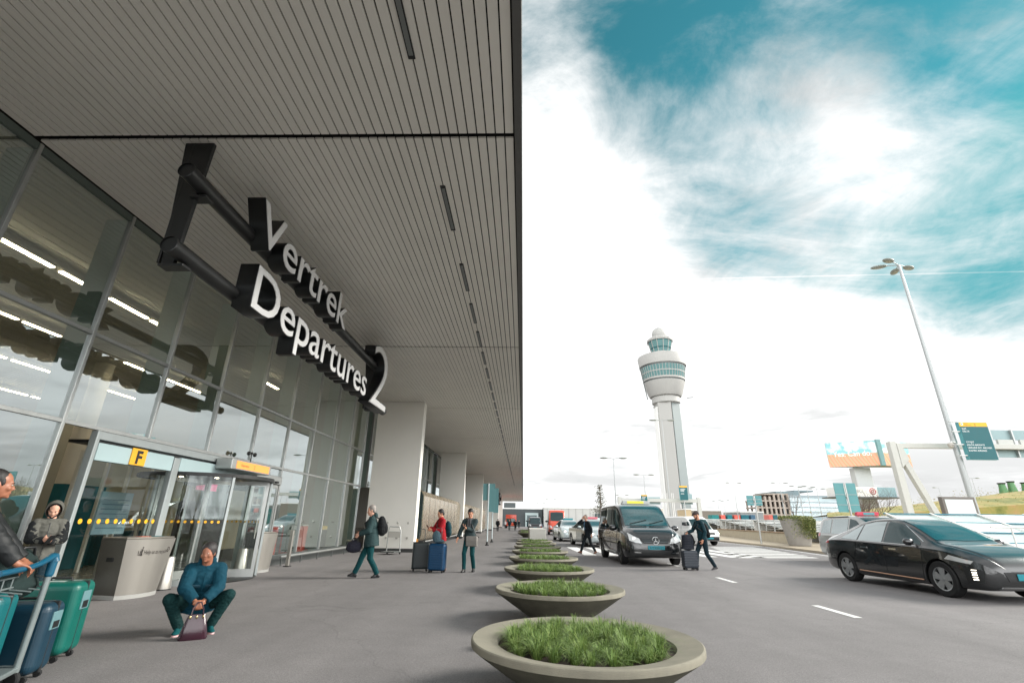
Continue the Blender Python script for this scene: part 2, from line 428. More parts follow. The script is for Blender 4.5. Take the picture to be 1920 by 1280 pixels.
        if hs == 'tied':
            mb.ell(hp(0, -.125, .0), (.040*q, .040*q, .045*q), X=HS)
            for s_ in (1, -1): mb.ell(hp(.066*s_, -.012, .012), (.018*q, .050*q, .050*q), X=HS)
        for s_ in (1, -1): mb.ell(hp(.070*s_, .012, .018), (.010*q, .022*q, .032*q), X=HS)
        fuse(mb, 'hair', fit['hair_m'], min(vox, .010), t, 2, wr=.006*q, ws=60)
    if fit.get('beard'):
        mb = MB()
        mb.ell(hp(0, .040, -.078), (.052*q, .053*q, .038*q), X=HS, n=16); mb.ell(hp(0, .072, -.098), (.030*q, .026*q, .022*q), X=HS)
        for s_ in (1, -1): mb.cap(hp(.062*s_, .022, -.03), hp(.048*s_, .046, -.08), .011*q, .015*q)
        mb.cap(hp(-.022, .090, -.049), hp(.022, .090, -.049), .006*q, .006*q)
        fuse(mb, 'beard', fit.get('beard_m', fit['hair_m']), min(vox, .008), t, 2, wr=.004*q, ws=80)
    # ---- trousers
    mb = MB(); lr = fit.get('leg', 1.)
    mb.ell(G_(pel+up*.02), (.158*S*fat, .122*S*fat, .13*S), X=BX, n=18)
    for s_ in (1, -1):
        mb.cap(G_(hip[s_]), G_(kn[s_]), .092*S*lr, .068*S*lr, n=14)
        bot = an[s_]+(kn[s_]-an[s_]).normalized()*.0
        mid = (kn[s_]+bot)/2-V((0, .012, 0))
        mb.cap(G_(kn[s_]), G_(mid), .066*S*lr, .062*S*lr, n=14); mb.tube([G_(mid), G_(bot)], [.062*S*lr, .056*S*lr], 14)
    fuse(mb, 'trousers', fit['legs'], vox, t, 3, wr=.009*S*fit.get('crease', 1.), ws=15, seed=hgt*7)
    # ---- jacket
    th = fit.get('thick', .018); mb = MB(); ln = fit.get('hem', .16)
    hem = pel-V((0, 0, 1))*ln*.6+up*(-ln*.4)
    mb.ell(G_(chest), ((.158+th)*S*fat, (.112+th)*S*fat, .17*S), X=BX, n=20)
    mb.ell(G_(nb-up*.075), ((sw-.01)*S, (.088+th)*S, .085*S), X=BX, n=18)
    mb.ell(G_(waist), ((.146+th)*S*fat, (.110+th*1.2)*S*fat, .16*S), X=BX, n=20)
    bell = fit.get('bell', 1.)
    ring = []
    for f_, rx, ry in ((0, .148, .114), (.5, .158*bell, .124*bell), (1, .162*bell, .130*bell)):
        c_ = (waist-up*.04)*(1-f_)+hem*f_
        ring.append((G_(c_), (rx+th)*S*fat, (ry+th)*S*fat))
    n_ = 22; vs = []; fs = []
    for c_, rx, ry in ring:
        for k_ in range(n_):
            a_ = 2*math.pi*k_/n_; vs.append(c_+BX @ V((rx*math.cos(a_), ry*math.sin(a_), 0)))
    for i in range(2):
        for k_ in range(n_): fs.append((i*n_+k_, i*n_+(k_+1) % n_, (i+1)*n_+(k_+1) % n_, (i+1)*n_+k_))
    fs += [tuple(reversed(range(n_))), tuple(range(2*n_, 3*n_))]
    mb.add(vs, fs, 0, True)
    for s_ in (1, -1):
        mb.cap(G_(nb-up*.05), G_(sh[s_]), (.062+th)*S, (.050+th)*S)
        mb.cap(G_(sh[s_]), G_(el[s_]), (.052+th)*S, (.045+th*.9)*S, n=14)
        cuff = el[s_]+(wr_[s_]-el[s_])*fit.get('sleeve', .93)
        mb.cap(G_(el[s_]), G_((el[s_]+cuff)/2), (.045+th*.9)*S, (.041+th*.8)*S, n=14); mb.tube([G_((el[s_]+cuff)/2), G_(cuff)], [(.041+th*.8)*S, (.033+th*.7)*S], 14)
    col_ = fit.get('collar', .05)
    if col_: mb.tube([G_(nb-up*.045), G_(nb+up*(col_-.01)+fw*.006)], [.088*S, .070*S], 16)
    top = fuse(mb, fit.get('top_name', 'jacket'), fit['top'], vox, t, 3, wr=.0095*S*fit.get('crease', 1.), ws=fit.get('ws', 9.)*.8, seed=hgt*3)
    # zip line and pockets
    mb = MB()
    if fit.get('zip'):
        pts = []
        for i in range(9):
            f_ = i/8; c_ = (hem+up*.02)*(1-f_)+(nb-up*.02)*f_
            ry = (.128*(1-f_)+.11*f_+th+.012)*fat*(1-.28*max(0, f_-.75)*4*.8)
            pts.append(G_(c_+fw*ry))
        mb.tube(pts, .006*S, 6); mb.build('zip', fit.get('zip_m', dark_steel), t)
    if fit.get('hood') == 'down':
        mb = MB(); mb.ell(G_(nb-fw*.085+up*.045), (.115*S, .062*S, .075*S), X=BX, n=18); mb.cap(G_(nb-fw*.02+rt*.085+up*.03), G_(nb-fw*.09+rt*.05+up*.06), .036*S, .04*S); mb.cap(G_(nb-fw*.02-rt*.085+up*.03), G_(nb-fw*.09-rt*.05+up*.06), .036*S, .04*S)
        mb.cap(G_(nb+fw*.055+rt*.066-up*.02), G_(nb-fw*.02+rt*.09+up*.03), .03*S, .036*S); mb.cap(G_(nb+fw*.055-rt*.066-up*.02), G_(nb-fw*.02-rt*.09+up*.03), .03*S, .036*S)
        fuse(mb, 'hood', fit.get('hood_m', fit['top']), vox, t, 3, wr=.008*S, ws=14)
    if fit.get('hood') == 'up':
        mb = MB(); n2 = 20; rows = []
        for i, (yy_, sx_, zt_) in enumerate(((.034, .108, .136), (.0, .118, .150), (-.06, .122, .150), (-.125, .10, .118), (-.155, .045, .06))):
            row = []
            for k_ in range(n2+1):
                a_ = R(-62)+R(304)*k_/n2
                x_ = sx_*math.cos(a_); z_ = zt_*math.sin(a_)*(1 if math.sin(a_) > 0 else 1.25)
                row.append(hp(x_, yy_-(.03 if math.sin(a_) < -.3 else 0), z_+.008))
            rows.append(row)
        vs = [p for r_ in rows for p in r_]; m_ = n2+1
        fs = [(i*m_+k_, i*m_+k_+1, (i+1)*m_+k_+1, (i+1)*m_+k_) for i in range(4) for k_ in range(n2)]
        mb.add(vs, fs, 0, True); ho = mb.build('hood', fit.get('hood_m', fit['top']), t)
        so_ = ho.modifiers.new('th', 'SOLIDIFY'); so_.thickness = .016*S; so_.offset = 0; ss = ho.modifiers.new('ss', 'SUBSURF'); ss.levels = 1; ss.render_levels = 1
    if fit.get('cap_m'):
        mb = MB(); mb.ell(hp(0, -.012, .066), (.088*q, .110*q, .058*q), X=HS, n=20); mb.ell(hp(0, .085, .058), (.062*q, .055*q, .012*q), X=HS @ Matrix.Rotation(R(-14), 3, 'X'), n=16)
        fuse(mb, 'flat_cap', fit['cap_m'], .009, t, 2)
    if fit.get('scarf_m'):
        mb = MB(); mb.tube([G_(nb-up*.03), G_(nb+up*.045+fw*.01)], [.10*S, .085*S], 16); mb.cap(G_(nb+fw*.10+rt*.03), G_(chest+fw*.145+rt*.035-up*.04), .032*S, .036*S); mb.cap(G_(nb+fw*.10-rt*.03), G_(chest+fw*.145-rt*.035-up*.08), .032*S, .036*S)
        fuse(mb, 'scarf', fit['scarf_m'], vox, t, 2, wr=.01, ws=30)
    if fit.get('shirt_m'):
        mb = MB(); mb.ell(G_(chest+fw*.075*fat-up*.02), (.062*S, (.055+th)*S, .20*S), X=BX, n=16); fuse(mb, 'shirt', fit['shirt_m'], vox, t, 2)
    # ---- shoes
    for s_ in (1, -1):
        nm = 'R' if s_ == 1 else 'L'
        FX = Matrix.Rotation(-R(pose.get('f'+nm, 8*s_)), 3, 'Z') @ Matrix.Rotation(R(pose.get('fp'+nm, 0)), 3, 'X')
        a_ = an[s_]; mb = MB()
        f = lambda x, y, z: G_(a_+FX @ V((x, y, z)))
        mb.ell(f(0, -.025, -.040), (.040*S, .055*S, .045*S), X=FX, n=14); mb.ell(f(0, .07, -.055), (.046*S, .085*S, .030*S), X=FX, n=16); mb.ell(f(0, .03, -.03), (.040*S, .07*S, .045*S), X=FX, n=14)
        mb.cap(f(0, -.01, .0), f(0, -.01, -.04), .044*S, .042*S)
        sh_ = fuse(mb, 'shoe', fit['shoes'], min(vox, .009), t, 2)
        sm = MB(); pts = []
        for k_ in range(18):
            u = 2*math.pi*k_/18; pts.append(f(.047*math.cos(u)*(1 if math.sin(u) > -.2 else .88), .045+.112*math.sin(u), -.086))
        sm.prism(pts, FX @ V((0, 0, .020*S))); sm.build('sole', fit.get('sole', plastic_black), sh_)
    info = dict(t=t, S=S, nb=nb*S, chest=chest*S, waist=waist*S, pel=pel*S, up=up, rt=rt, fw=fw, sh={k: v*S for k, v in sh.items()}, el={k: v*S for k, v in el.items()}, wr={k: v*S for k, v in wr_.items()}, hc=hc*S, HX=HX, BX=BX, th=th)
    return info
def world(inf, p): return Matrix.LocRotScale(inf['t'].location, inf['t'].rotation_euler, None) @ V(p)
def with_person(inf, name, label, cat):
    """a carried thing in the carrier's frame but top-level"""
    o = thing(name, label, cat); o.location = inf['t'].location; o.rotation_euler = inf['t'].rotation_euler
    return o
def phone(inf, s_, label, d=(0, .6, .8)):
    hd = (inf['wr'][s_]-inf['el'][s_]).normalized(); o = with_person(inf, 'phone', label, 'phone')
    c = inf['wr'][s_]+hd*.10+V((0, 0, .028)); f = V(d).normalized(); rtv = f.cross(V((0, 0, 1)))
    rtv = V((1, 0, 0)) if rtv.length < .1 else rtv.normalized()
    nrm = rtv.cross(f); X = Matrix((rtv, f, nrm)).transposed().to_4x4(); X.translation = c
    mb = MB(); mb.box((-.037, -.075, -.004), (.037, .075, .004), X=X); mb.build('case', plastic_black, o, bevel=.003)
    mb = MB(); mb.box((-.033, -.07, .0045), (.033, .07, .006), X=X); mb.build('screen', M('phone_screen', (40, 60, 72), .1), o)

skin1 = M('skin_tan', (196, 140, 112), .55, var=.06, vscale=12)
skin2 = M('skin_brown', (150, 98, 74), .5, var=.07, vscale=12)
skin3 = M('skin_light', (208, 158, 134), .55, var=.06, vscale=12)
hair_black = M('hair_black', (24, 21, 20), .55, var=.3, vscale=40, bump=.4, bscale=140)
hair_grey = M('hair_grey', (138, 132, 126), .6, var=.25, vscale=40, bump=.4, bscale=140)
hair_saltpepper = M('hair_saltpepper', (44, 40, 40), .55, var=.3, vscale=40, bump=.4, bscale=140)
beard_brown = M('beard_brown', (84, 52, 38), .7, var=.2, vscale=60)
def cloth(n, c, rough=.85, var=.1, bump=.25): return M(n, tuple(int(q*.82) for q in c), rough, spec=.25, var=var, vscale=9, bump=bump, bscale=160)
teal_coat = cloth('teal_coat', (6, 68, 86)); teal_trouser = cloth('teal_trouser', (5, 72, 76)); dark_green_trouser = cloth('green_trouser', (10, 54, 54))
navy = cloth('navy_cloth', (30, 38, 46)); charcoal = cloth('charcoal_cloth', (34, 40, 42)); parka = cloth('parka_green', (52, 76, 78)); red_j = cloth('red_jacket', (186, 34, 44)); blazer_m = cloth('blazer', (58, 74, 76))
sweater = cloth('teal_sweater', (24, 60, 70)); khaki = cloth('khaki', (92, 86, 76)); grey_hood = cloth('grey_hood', (112, 112, 104)); jeans = cloth('dark_jeans', (26, 48, 58)); knit = cloth('scarf_wool', (92, 92, 94), bump=.6)
leather_b = M('leather_brown', (120, 78, 58), .45, var=.12, vscale=14); leather_k = M('leather_black', (24, 24, 26), .4, var=.1, vscale=14)

# squatting woman
sq = person('woman in a teal padded coat squatting on the pavement with a handbag', (-4.30, 7.02, 0), (4.1, -6.2), 1.66, dict(
    pelvis=(0, -.10, .34), lean=22, yaw=-26, nod=4, roll=4,
    aR=(.17, .10, .085), aL=(-.19, .12, .085), kR=(.75, .9, .35), kL=(-.75, .9, .35), fR=16, fL=-16,
    wR=(.055, .40, .43), wL=(-.045, .41, .43), eR=(1., -.1, .1), eL=(-1., -.1, .1), hR=(-.45, .55, -.5), hL=(.45, .55, -.5), pR=(-.6, -.3, -.6), pL=(.6, -.3, -.6), cR=.9, cL=.9),
    dict(skin=skin2, hair_m=hair_saltpepper, hair='tied', top=teal_coat, legs=dark_green_trouser, shoes=cloth('teal_shoe', (6, 92, 96)), sole=M('sole_pink', (222, 178, 178), .6), head=1.1, female=True, thick=.042, hem=.05, fat=1.16, leg=1.12, hood='down', collar=.05, zip=True, zip_m=teal_coat, crease=1.5, ws=10), vox=.0075)
mb = MB()
for s_ in (1, -1):
    c = sq['chest']+sq['fw']*.162+sq['rt']*.082*s_-sq['up']*.0
    mb.box((-.055, -.012, -.018), (.055, .012, .018), X=Matrix.Translation(c) @ sq['BX'].to_4x4())
mb.build('pocket_flap', M('teal_coat_flap', (5, 50, 64), .85), sq['t'], bevel=.008)
hb = thing('handbag', 'shiny dark burgundy handbag held by the squatting woman', 'handbag', world(sq, (.0, .44, 0))*1., heading(4.1, -6.2)); hb.location.z = 0
bag_m = M('burgundy_patent', (48, 18, 32), .22, coat=.3, var=.1, bump=.25, bscale=9)
mb = MB(); rows = []
for z, hx, hy in ((0, .15, .075), (.02, .158, .082), (.14, .13, .06), (.25, .095, .03), (.27, .09, .022)):
    rows.append([V((hx*math.copysign(abs(math.cos(a))**.5, math.cos(a)), hy*math.copysign(abs(math.sin(a))**.6, math.sin(a)), z)) for a in [2*math.pi*k/20 for k in range(20)]])
vs = [p for r_ in rows for p in r_]; fs = [(i*20+k, i*20+(k+1) % 20, (i+1)*20+(k+1) % 20, (i+1)*20+k) for i in range(4) for k in range(20)]+[tuple(reversed(range(20))), tuple(range(80, 100))]
mb.add(vs, fs, 0, True); mb.build('body', bag_m, hb)
for y in (-.028, .028):
    mb = MB(); mb.tube([(-.065, y, .25), (-.055, y*.8, .33), (-.02, y*.5, .40), (.02, y*.5, .40), (.055, y*.8, .33), (.065, y, .25)], .008, 8); mb.build('handle', bag_m, hb)
mb = MB()
for x in (-.07, .0, .07): mb.ell((x, .04, .245), (.014, .012, .02)); 
mb.build('buckle', M('brass', (190, 170, 130), .25, metal=.9), hb)

# walking man with backpack and holdall (moving left, towards the doors)
wk = person('grey haired man in a dark green parka striding towards the doors', (-4.0, 13.5, 0), (-1, -.28), 1.79, dict(
    pelvis=(0, 0, .90), lean=6, aR=(.05, .34, .10), aL=(-.06, -.22, .09), fpR=6, fpL=-4, yaw=6, nod=14,
    wR=(.16, .30, 1.06), wL=(-.15, .33, 1.02), cR=.9, cL=1.0, hR=(-.3, .6, -.5), hL=(.2, .5, -.7)),
    dict(skin=skin3, hair_m=hair_grey, hair='full', top=parka, legs=teal_trouser, shoes=leather_k, thick=.036, hem=.17, fat=1.12, bell=1.06, hood='down', leg=1.08, crease=1.3), vox=.010)
bp = with_person(wk, 'backpack', 'black backpack worn by the grey haired man in the green parka', 'backpack')
mb = MB(); c = wk['chest']-wk['fw']*.27-wk['up']*.04; mb.ell(c, (.16, .12, .25), X=wk['BX']); mb.ell(c-wk['fw']*.09-wk['up']*.07, (.12, .07, .14), X=wk['BX']); mb.ell(c-wk['up']*.1, (.16, .12, .16), X=wk['BX'])
fuse(mb, 'bag', cloth('black_nylon', (28, 30, 32)), .011, bp, 3, wr=.012, ws=12)
for s_ in (1, -1):
    mb = MB(); mb.tube([wk['chest']-wk['fw']*.2+wk['rt']*.1*s_+wk['up']*.15, wk['nb']+wk['rt']*.115*s_+wk['up']*.035, wk['chest']+wk['fw']*.165+wk['rt']*.1*s_+wk['up']*.06, wk['chest']+wk['fw']*.13+wk['rt']*.165*s_-wk['up']*.12, wk['chest']-wk['fw']*.12+wk['rt']*.15*s_-wk['up']*.2], .018, 8); mb.build('strap', plastic_black, bp)
hd_ = with_person(wk, 'holdall', 'dark purple holdall hanging from the hands of the man in the parka', 'holdall')
mb = MB(); mb.ell((-.02, .43, .76), (.11, .19, .14)); mb.ell((-.02, .43, .70), (.12, .20, .11)); fuse(mb, 'bag', cloth('holdall_m', (46, 46, 58)), .012, hd_, 3, wr=.015, ws=12)
for x in (-.10, .06):
    mb = MB(); mb.tube([(x, .34, .84), (x*.8+.0, .37, .95), (x*.8, .46, .95), (x, .52, .84)], .010, 8); mb.build('handle', plastic_black, hd_)

# man in red
rd = person('man in a red jacket standing and looking at his phone beside two suitcases', (-2.52, 15.75, 0), (-1, -.55), 1.74, dict(
    pelvis=(0, 0, .92), lean=4, nod=24, yaw=4, aR=(.1, .06, .085), aL=(-.09, -.12, .085), fL=-20, wR=(.10, .36, 1.18), eR=(.8, -.6, -.6), hR=(-.1, .7, .3), pR=(-.4, 0, 1), cR=.7, wL=(-.10, .35, 1.14), cL=.6),
    dict(skin=skin1, hair_m=hair_black, hair='full', top=red_j, legs=khaki, shoes=leather_b, thick=.03, hem=.10, collar=.09, leg=1.05, crease=1.2), vox=.010)
phone(rd, 1, 'phone in the hand of the man in the red jacket', (0, .5, .85))
sb = with_person(rd, 'shoulder_bag', 'small black bag slung across the man in the red jacket', 'shoulder bag')
mb = MB(); mb.box((-.16, .13, .78), (.10, .22, 1.0)); mb.build('bag', plastic_black, sb, bevel=.03)
mb = MB(); mb.tube([(-.14, .17, .98), rd['chest']+V((-.1, .165, .03)), rd['nb']+V((.11, .03, .04)), rd['chest']+V((.12, -.16, 0)), rd['waist']+V((-.02, -.175, 0)), (-.17, .0, .96)], .012, 8); mb.build('strap', plastic_black, sb)
bp2 = with_person(rd, 'backpack', 'dark teal backpack on the back of the man in the red jacket', 'backpack')
mb = MB(); c = rd['chest']-rd['fw']*.24-rd['up']*.1; mb.ell(c, (.15, .10, .24), X=rd['BX']); mb.ell(c-rd['up']*.1, (.15, .10, .15), X=rd['BX']); fuse(mb, 'bag', cloth('teal_nylon', (22, 70, 80)), .012, bp2, 3, wr=.01, ws=12)

# man in blazer
bz = person('man in a grey green blazer and scarf walking and looking at his phone', (-1.6, 15.42, 0), (-.25, -1), 1.76, dict(
    pelvis=(0, 0, .92), lean=3, nod=26, yaw=14, aR=(.10, .14, .085), aL=(-.10, -.14, .10), fpL=-10, wL=(.02, .34, 1.20), hL=(.6, .5, .5), pL=(.2, 0, 1), cL=.7, wR=(.30, .22, .92), cR=.3),
    dict(skin=skin1, hair_m=hair_black, hair='quiff', top=blazer_m, top_name='blazer', legs=teal_trouser, shoes=leather_k, thick=.022, hem=.15, scarf_m=knit, leg=.98, crease=1.1), vox=.010)
phone(bz, -1, 'phone in the hand of the man in the grey blazer', (.5, .5, .7))
sb2 = with_person(bz, 'shoulder_bag', 'pale grey messenger bag hanging at the hip of the man in the blazer', 'shoulder bag')
mb = MB(); mb.box((-.29, .10, .70), (.06, .20, .98)); mb.build('bag', cloth('pale_canvas', (150, 146, 140)), sb2, bevel=.03)
mb = MB(); mb.box((-.292, .085, .84), (.062, .205, .985)); mb.build('flap', cloth('pale_canvas_flap', (160, 156, 150)), sb2, bevel=.03)
mb = MB(); mb.tube([(-.27, .15, .96), bz['chest']+V((-.12, .15, .02)), bz['nb']+V((.12, .02, .04)), bz['chest']+V((.13, -.14, 0)), bz['waist']+V((-.05, -.16, 0)), (-.28, .02, .95)], .013, 8); mb.build('strap', plastic_black, sb2)

# crossing man with a phone at his ear
cr = person('grey haired man in a dark suit crossing the road with a phone at his ear', (3.15, 25.1, 0), (-1, -.42), 1.80, dict(
    pelvis=(0, 0, .90), lean=6, yaw=10, aR=(.06, .36, .11), aL=(-.08, -.34, .12), fpR=14, fpL=-22, wR=(.13, .17, 1.52), eR=(.6, .6, -.8), hR=(.1, -.2, 1), pR=(-1, 0, 0), cR=.9, wL=(-.24, -.08, .86)),
    dict(skin=skin3, hair_m=hair_grey, hair='full', top=navy, top_name='suit_jacket', legs=navy, shoes=leather_b, thick=.024, hem=.19, shirt_m=cloth('blue_shirt', (96, 130, 160))), vox=.012)
phone(cr, 1, 'phone held to the ear of the man crossing', (0, 0, 1))

# man with the tall suitcase
st = person('bearded man in a flat cap and teal sweater leaning on a tall suitcase', (6.05, 17.45, 0), (-1, -.12), 1.87, dict(
    pelvis=(0, 0, .90), lean=10, nod=22, yaw=-4, aR=(.08, .28, .085), aL=(-.08, -.26, .10), fpL=-8, wR=(.16, .42, 1.06), eR=(.6, -.8, -.2), hR=(0, .6, -.5), pR=(0, 0, -1), cR=.7, wL=(-.20, .10, .86), cL=.6),
    dict(skin=skin1, hair_m=hair_black, hair='crop', beard=True, beard_m=beard_brown, cap_m=cloth('cap_brown', (88, 78, 74)), top=sweater, top_name='sweater', legs=jeans, shoes=cloth('grey_shoe', (92, 90, 92)), sole=M('sole_grey', (150, 148, 146), .6), thick=.014, hem=.06, leg=.98), vox=.010)
bp3 = with_person(st, 'backpack', 'dark backpack worn by the bearded man in the flat cap', 'backpack')
mb = MB(); c = st['chest']-st['fw']*.20-st['up']*.13; mb.ell(c, (.15, .09, .23), X=st['BX']); mb.ell(c-st['up']*.12, (.15, .10, .14), X=st['BX']); fuse(mb, 'bag', cloth('black_nylon', (28, 30, 32)), .012, bp3, 3, wr=.01, ws=12)
for s_ in (1, -1):
    mb = MB(); mb.tube([st['chest']-st['fw']*.14+st['rt']*.1*s_+st['up']*.12, st['nb']+st['rt']*.12*s_+st['up']*.01, st['chest']+st['fw']*.14+st['rt']*.11*s_+st['up']*.02, st['chest']+st['rt']*.18*s_-st['up']*.17-st['fw']*.02, st['chest']-st['fw']*.14+st['rt']*.13*s_-st['up']*.22], .016, 8); mb.build('strap', plastic_black, bp3)

# hooded man against the glass
ho = person('man with a grey hood up looking down at his phone by the glass', (-7.62, 8.02, 0), (.75, -.7), 1.60, dict(
    pelvis=(0, 0, .92), lean=4, nod=26, yaw=-6, wR=(.03, .34, 1.12), wL=(-.06, .33, 1.10), eR=(.8, -.5, -.6), eL=(-.8, -.5, -.6), hR=(-.5, .6, .2), hL=(.5, .6, .2), pR=(-.3, -.2, 1), pL=(.3, -.2, 1), cR=.7, cL=.7),
    dict(skin=skin3, hair_m=hair_black, hair='short', beard=True, top=grey_hood, top_name='gilet', legs=jeans, shoes=leather_k, thick=.030, hem=.10, hood='up', zip=True, crease=1.5, ws=9, fat=.95, sw=.92), vox=.0085)
mb = MB()
for s_ in (1, -1):
    mb.cap(ho['sh'][s_]+V((.02*s_, 0, -.03)), ho['el'][s_], .080, .072, n=14); mb.cap(ho['el'][s_], ho['wr'][s_]-(ho['wr'][s_]-ho['el'][s_])*.08, .072, .050, n=14)
fuse(mb, 'sleeves', cloth('black_sleeve', (30, 34, 36)), .010, ho['t'], 3, wr=.012, ws=12)
phone(ho, 1, 'phone in the hands of the hooded man', (-.3, .5, .8))

# foreground man at the luggage trolley
fg = person('dark haired man in a black jacket pushing the luggage trolley, seen from behind', (-4.66, 4.16, 0), (.75, .66), 1.75, dict(
    pelvis=(0, 0, .94), lean=7, yaw=12, nod=2, wR=(.24, .43, .99), wL=(-.14, .44, .98), eR=(.9, -.6, -.5), eL=(-.9, -.6, -.5), hR=(-.35, .8, -.35), hL=(.35, .8, -.35), pR=(0, .2, -1), pL=(0, .2, -1), cR=.9, cL=.9),
    dict(skin=skin2, hair_m=hair_black, hair='short', top=M('black_shell', (15, 19, 21), .6, spec=.4, var=.12, vscale=8, bump=.15, bscale=120), legs=charcoal, shoes=leather_k, thick=.036, hem=.12, collar=.075, fat=1.1, sw=1.06, crease=1.5, ws=8), vox=.0085)

# far people under the canopy
def far_person(label, px, py, hgt, face, top, legs, i):
    v = ray(px, py); t_ = -H/v.z; x, y = v.x*t_, v.y*t_
    s_ = 1 if i % 2 else -1
    person(label, (x, y, 0), face, hgt, dict(pelvis=(0, 0, .92), lean=3, aR=(.08, .16*s_, .09), aL=(-.08, -.16*s_, .09), wR=(.24, .06*s_, .9), wL=(-.24, -.06*s_, .9)),
           dict(skin=skin1, hair_m=hair_black, hair='short', top=top, legs=legs, shoes=leather_k, thick=.03, hem=.15), vox=.022, group='people far along the walkway')
far_person('far person in black walking under the canopy, nearest of the distant group', 933, 996, 1.8, (0, 1), charcoal, navy, 0)
far_person('far person with a white bag standing beside the far doors', 947, 990, 1.7, (.2, -1), M('pale_top', (170, 170, 172), .8), charcoal, 1)
far_person('far grey haired person in a teal coat facing the camera', 955, 994, 1.76, (0, -1), sweater, teal_trouser, 0)
far_person('far person in a dark coat walking away, third of the distant group', 966, 994, 1.78, (.1, 1), charcoal, charcoal, 1)
far_person('far person in dark clothes beside the farthest planters', 973, 990, 1.75, (0, -1), navy, charcoal, 0)
# ------------------------------------------------------------------ vehicles (front is local +x, ground at z = 0, metres; scaled as measured)
def cr_(p0, p1, p2, p3, t):
    return tuple(.5*(2*b+(c-a)*t+(2*a-5*b+4*c-d)*t*t+(-a+3*b-3*c+d)*t**3) for a, b, c, d in zip(p0, p1, p2, p3))
def spline(pts, n):
    out_ = []
    for i in range(len(pts)-1):
        p0 = pts[max(i-1, 0)]; p3 = pts[min(i+2, len(pts)-1)]
        for k in range(n): out_.append(cr_(p0, pts[i], pts[i+1], p3, k/n))
    out_.append(pts[-1]); return out_
def carbody(stations, sub=4, crown=.03):
    """stations: x, z_bottom, z_shoulder, z_top, half widths at bottom, middle and top"""
    ss = spline(stations, sub); rows = []
    for x, zb, zs, zt, wb, wm, wt in ss:
        h = max(.02, zt-zs); r = min(.075, .34*h)
        pts = [(0., zb), (wb*.6, zb), (wb*.96, zb+.004), (wm*.975, zb+.10*(zs-zb)), (wm, zb+.52*(zs-zb)), (wm*.985, zs-.07*(zs-zb)), (wm*.955, zs+.04*h), (wt+(wm*.955-wt)*.22, zs+.72*h), (wt, zt-r), (wt*.90, zt-r*.28), (wt*.6, zt-.003), (0., zt+crown*.0)]
        half = spline(pts, 4); rows.append([(x, y, z) for y, z in half])
    m = len(rows[0]); mb = MB(); vs = []; fs = []
    ring = 2*m-2
    for row in rows:
        vs += [V(p) for p in row]; vs += [V((p[0], -p[1], p[2])) for p in reversed(row[1:-1])]
    for i in range(len(rows)-1):
        for k in range(ring):
            fs.append((i*ring+k, i*ring+(k+1) % ring, (i+1)*ring+(k+1) % ring, (i+1)*ring+k))
    fs.append(tuple(range(ring))); fs.append(tuple(reversed(range((len(rows)-1)*ring, len(rows)*ring))))
    mb.add(vs, fs, 0, True)
    return mb
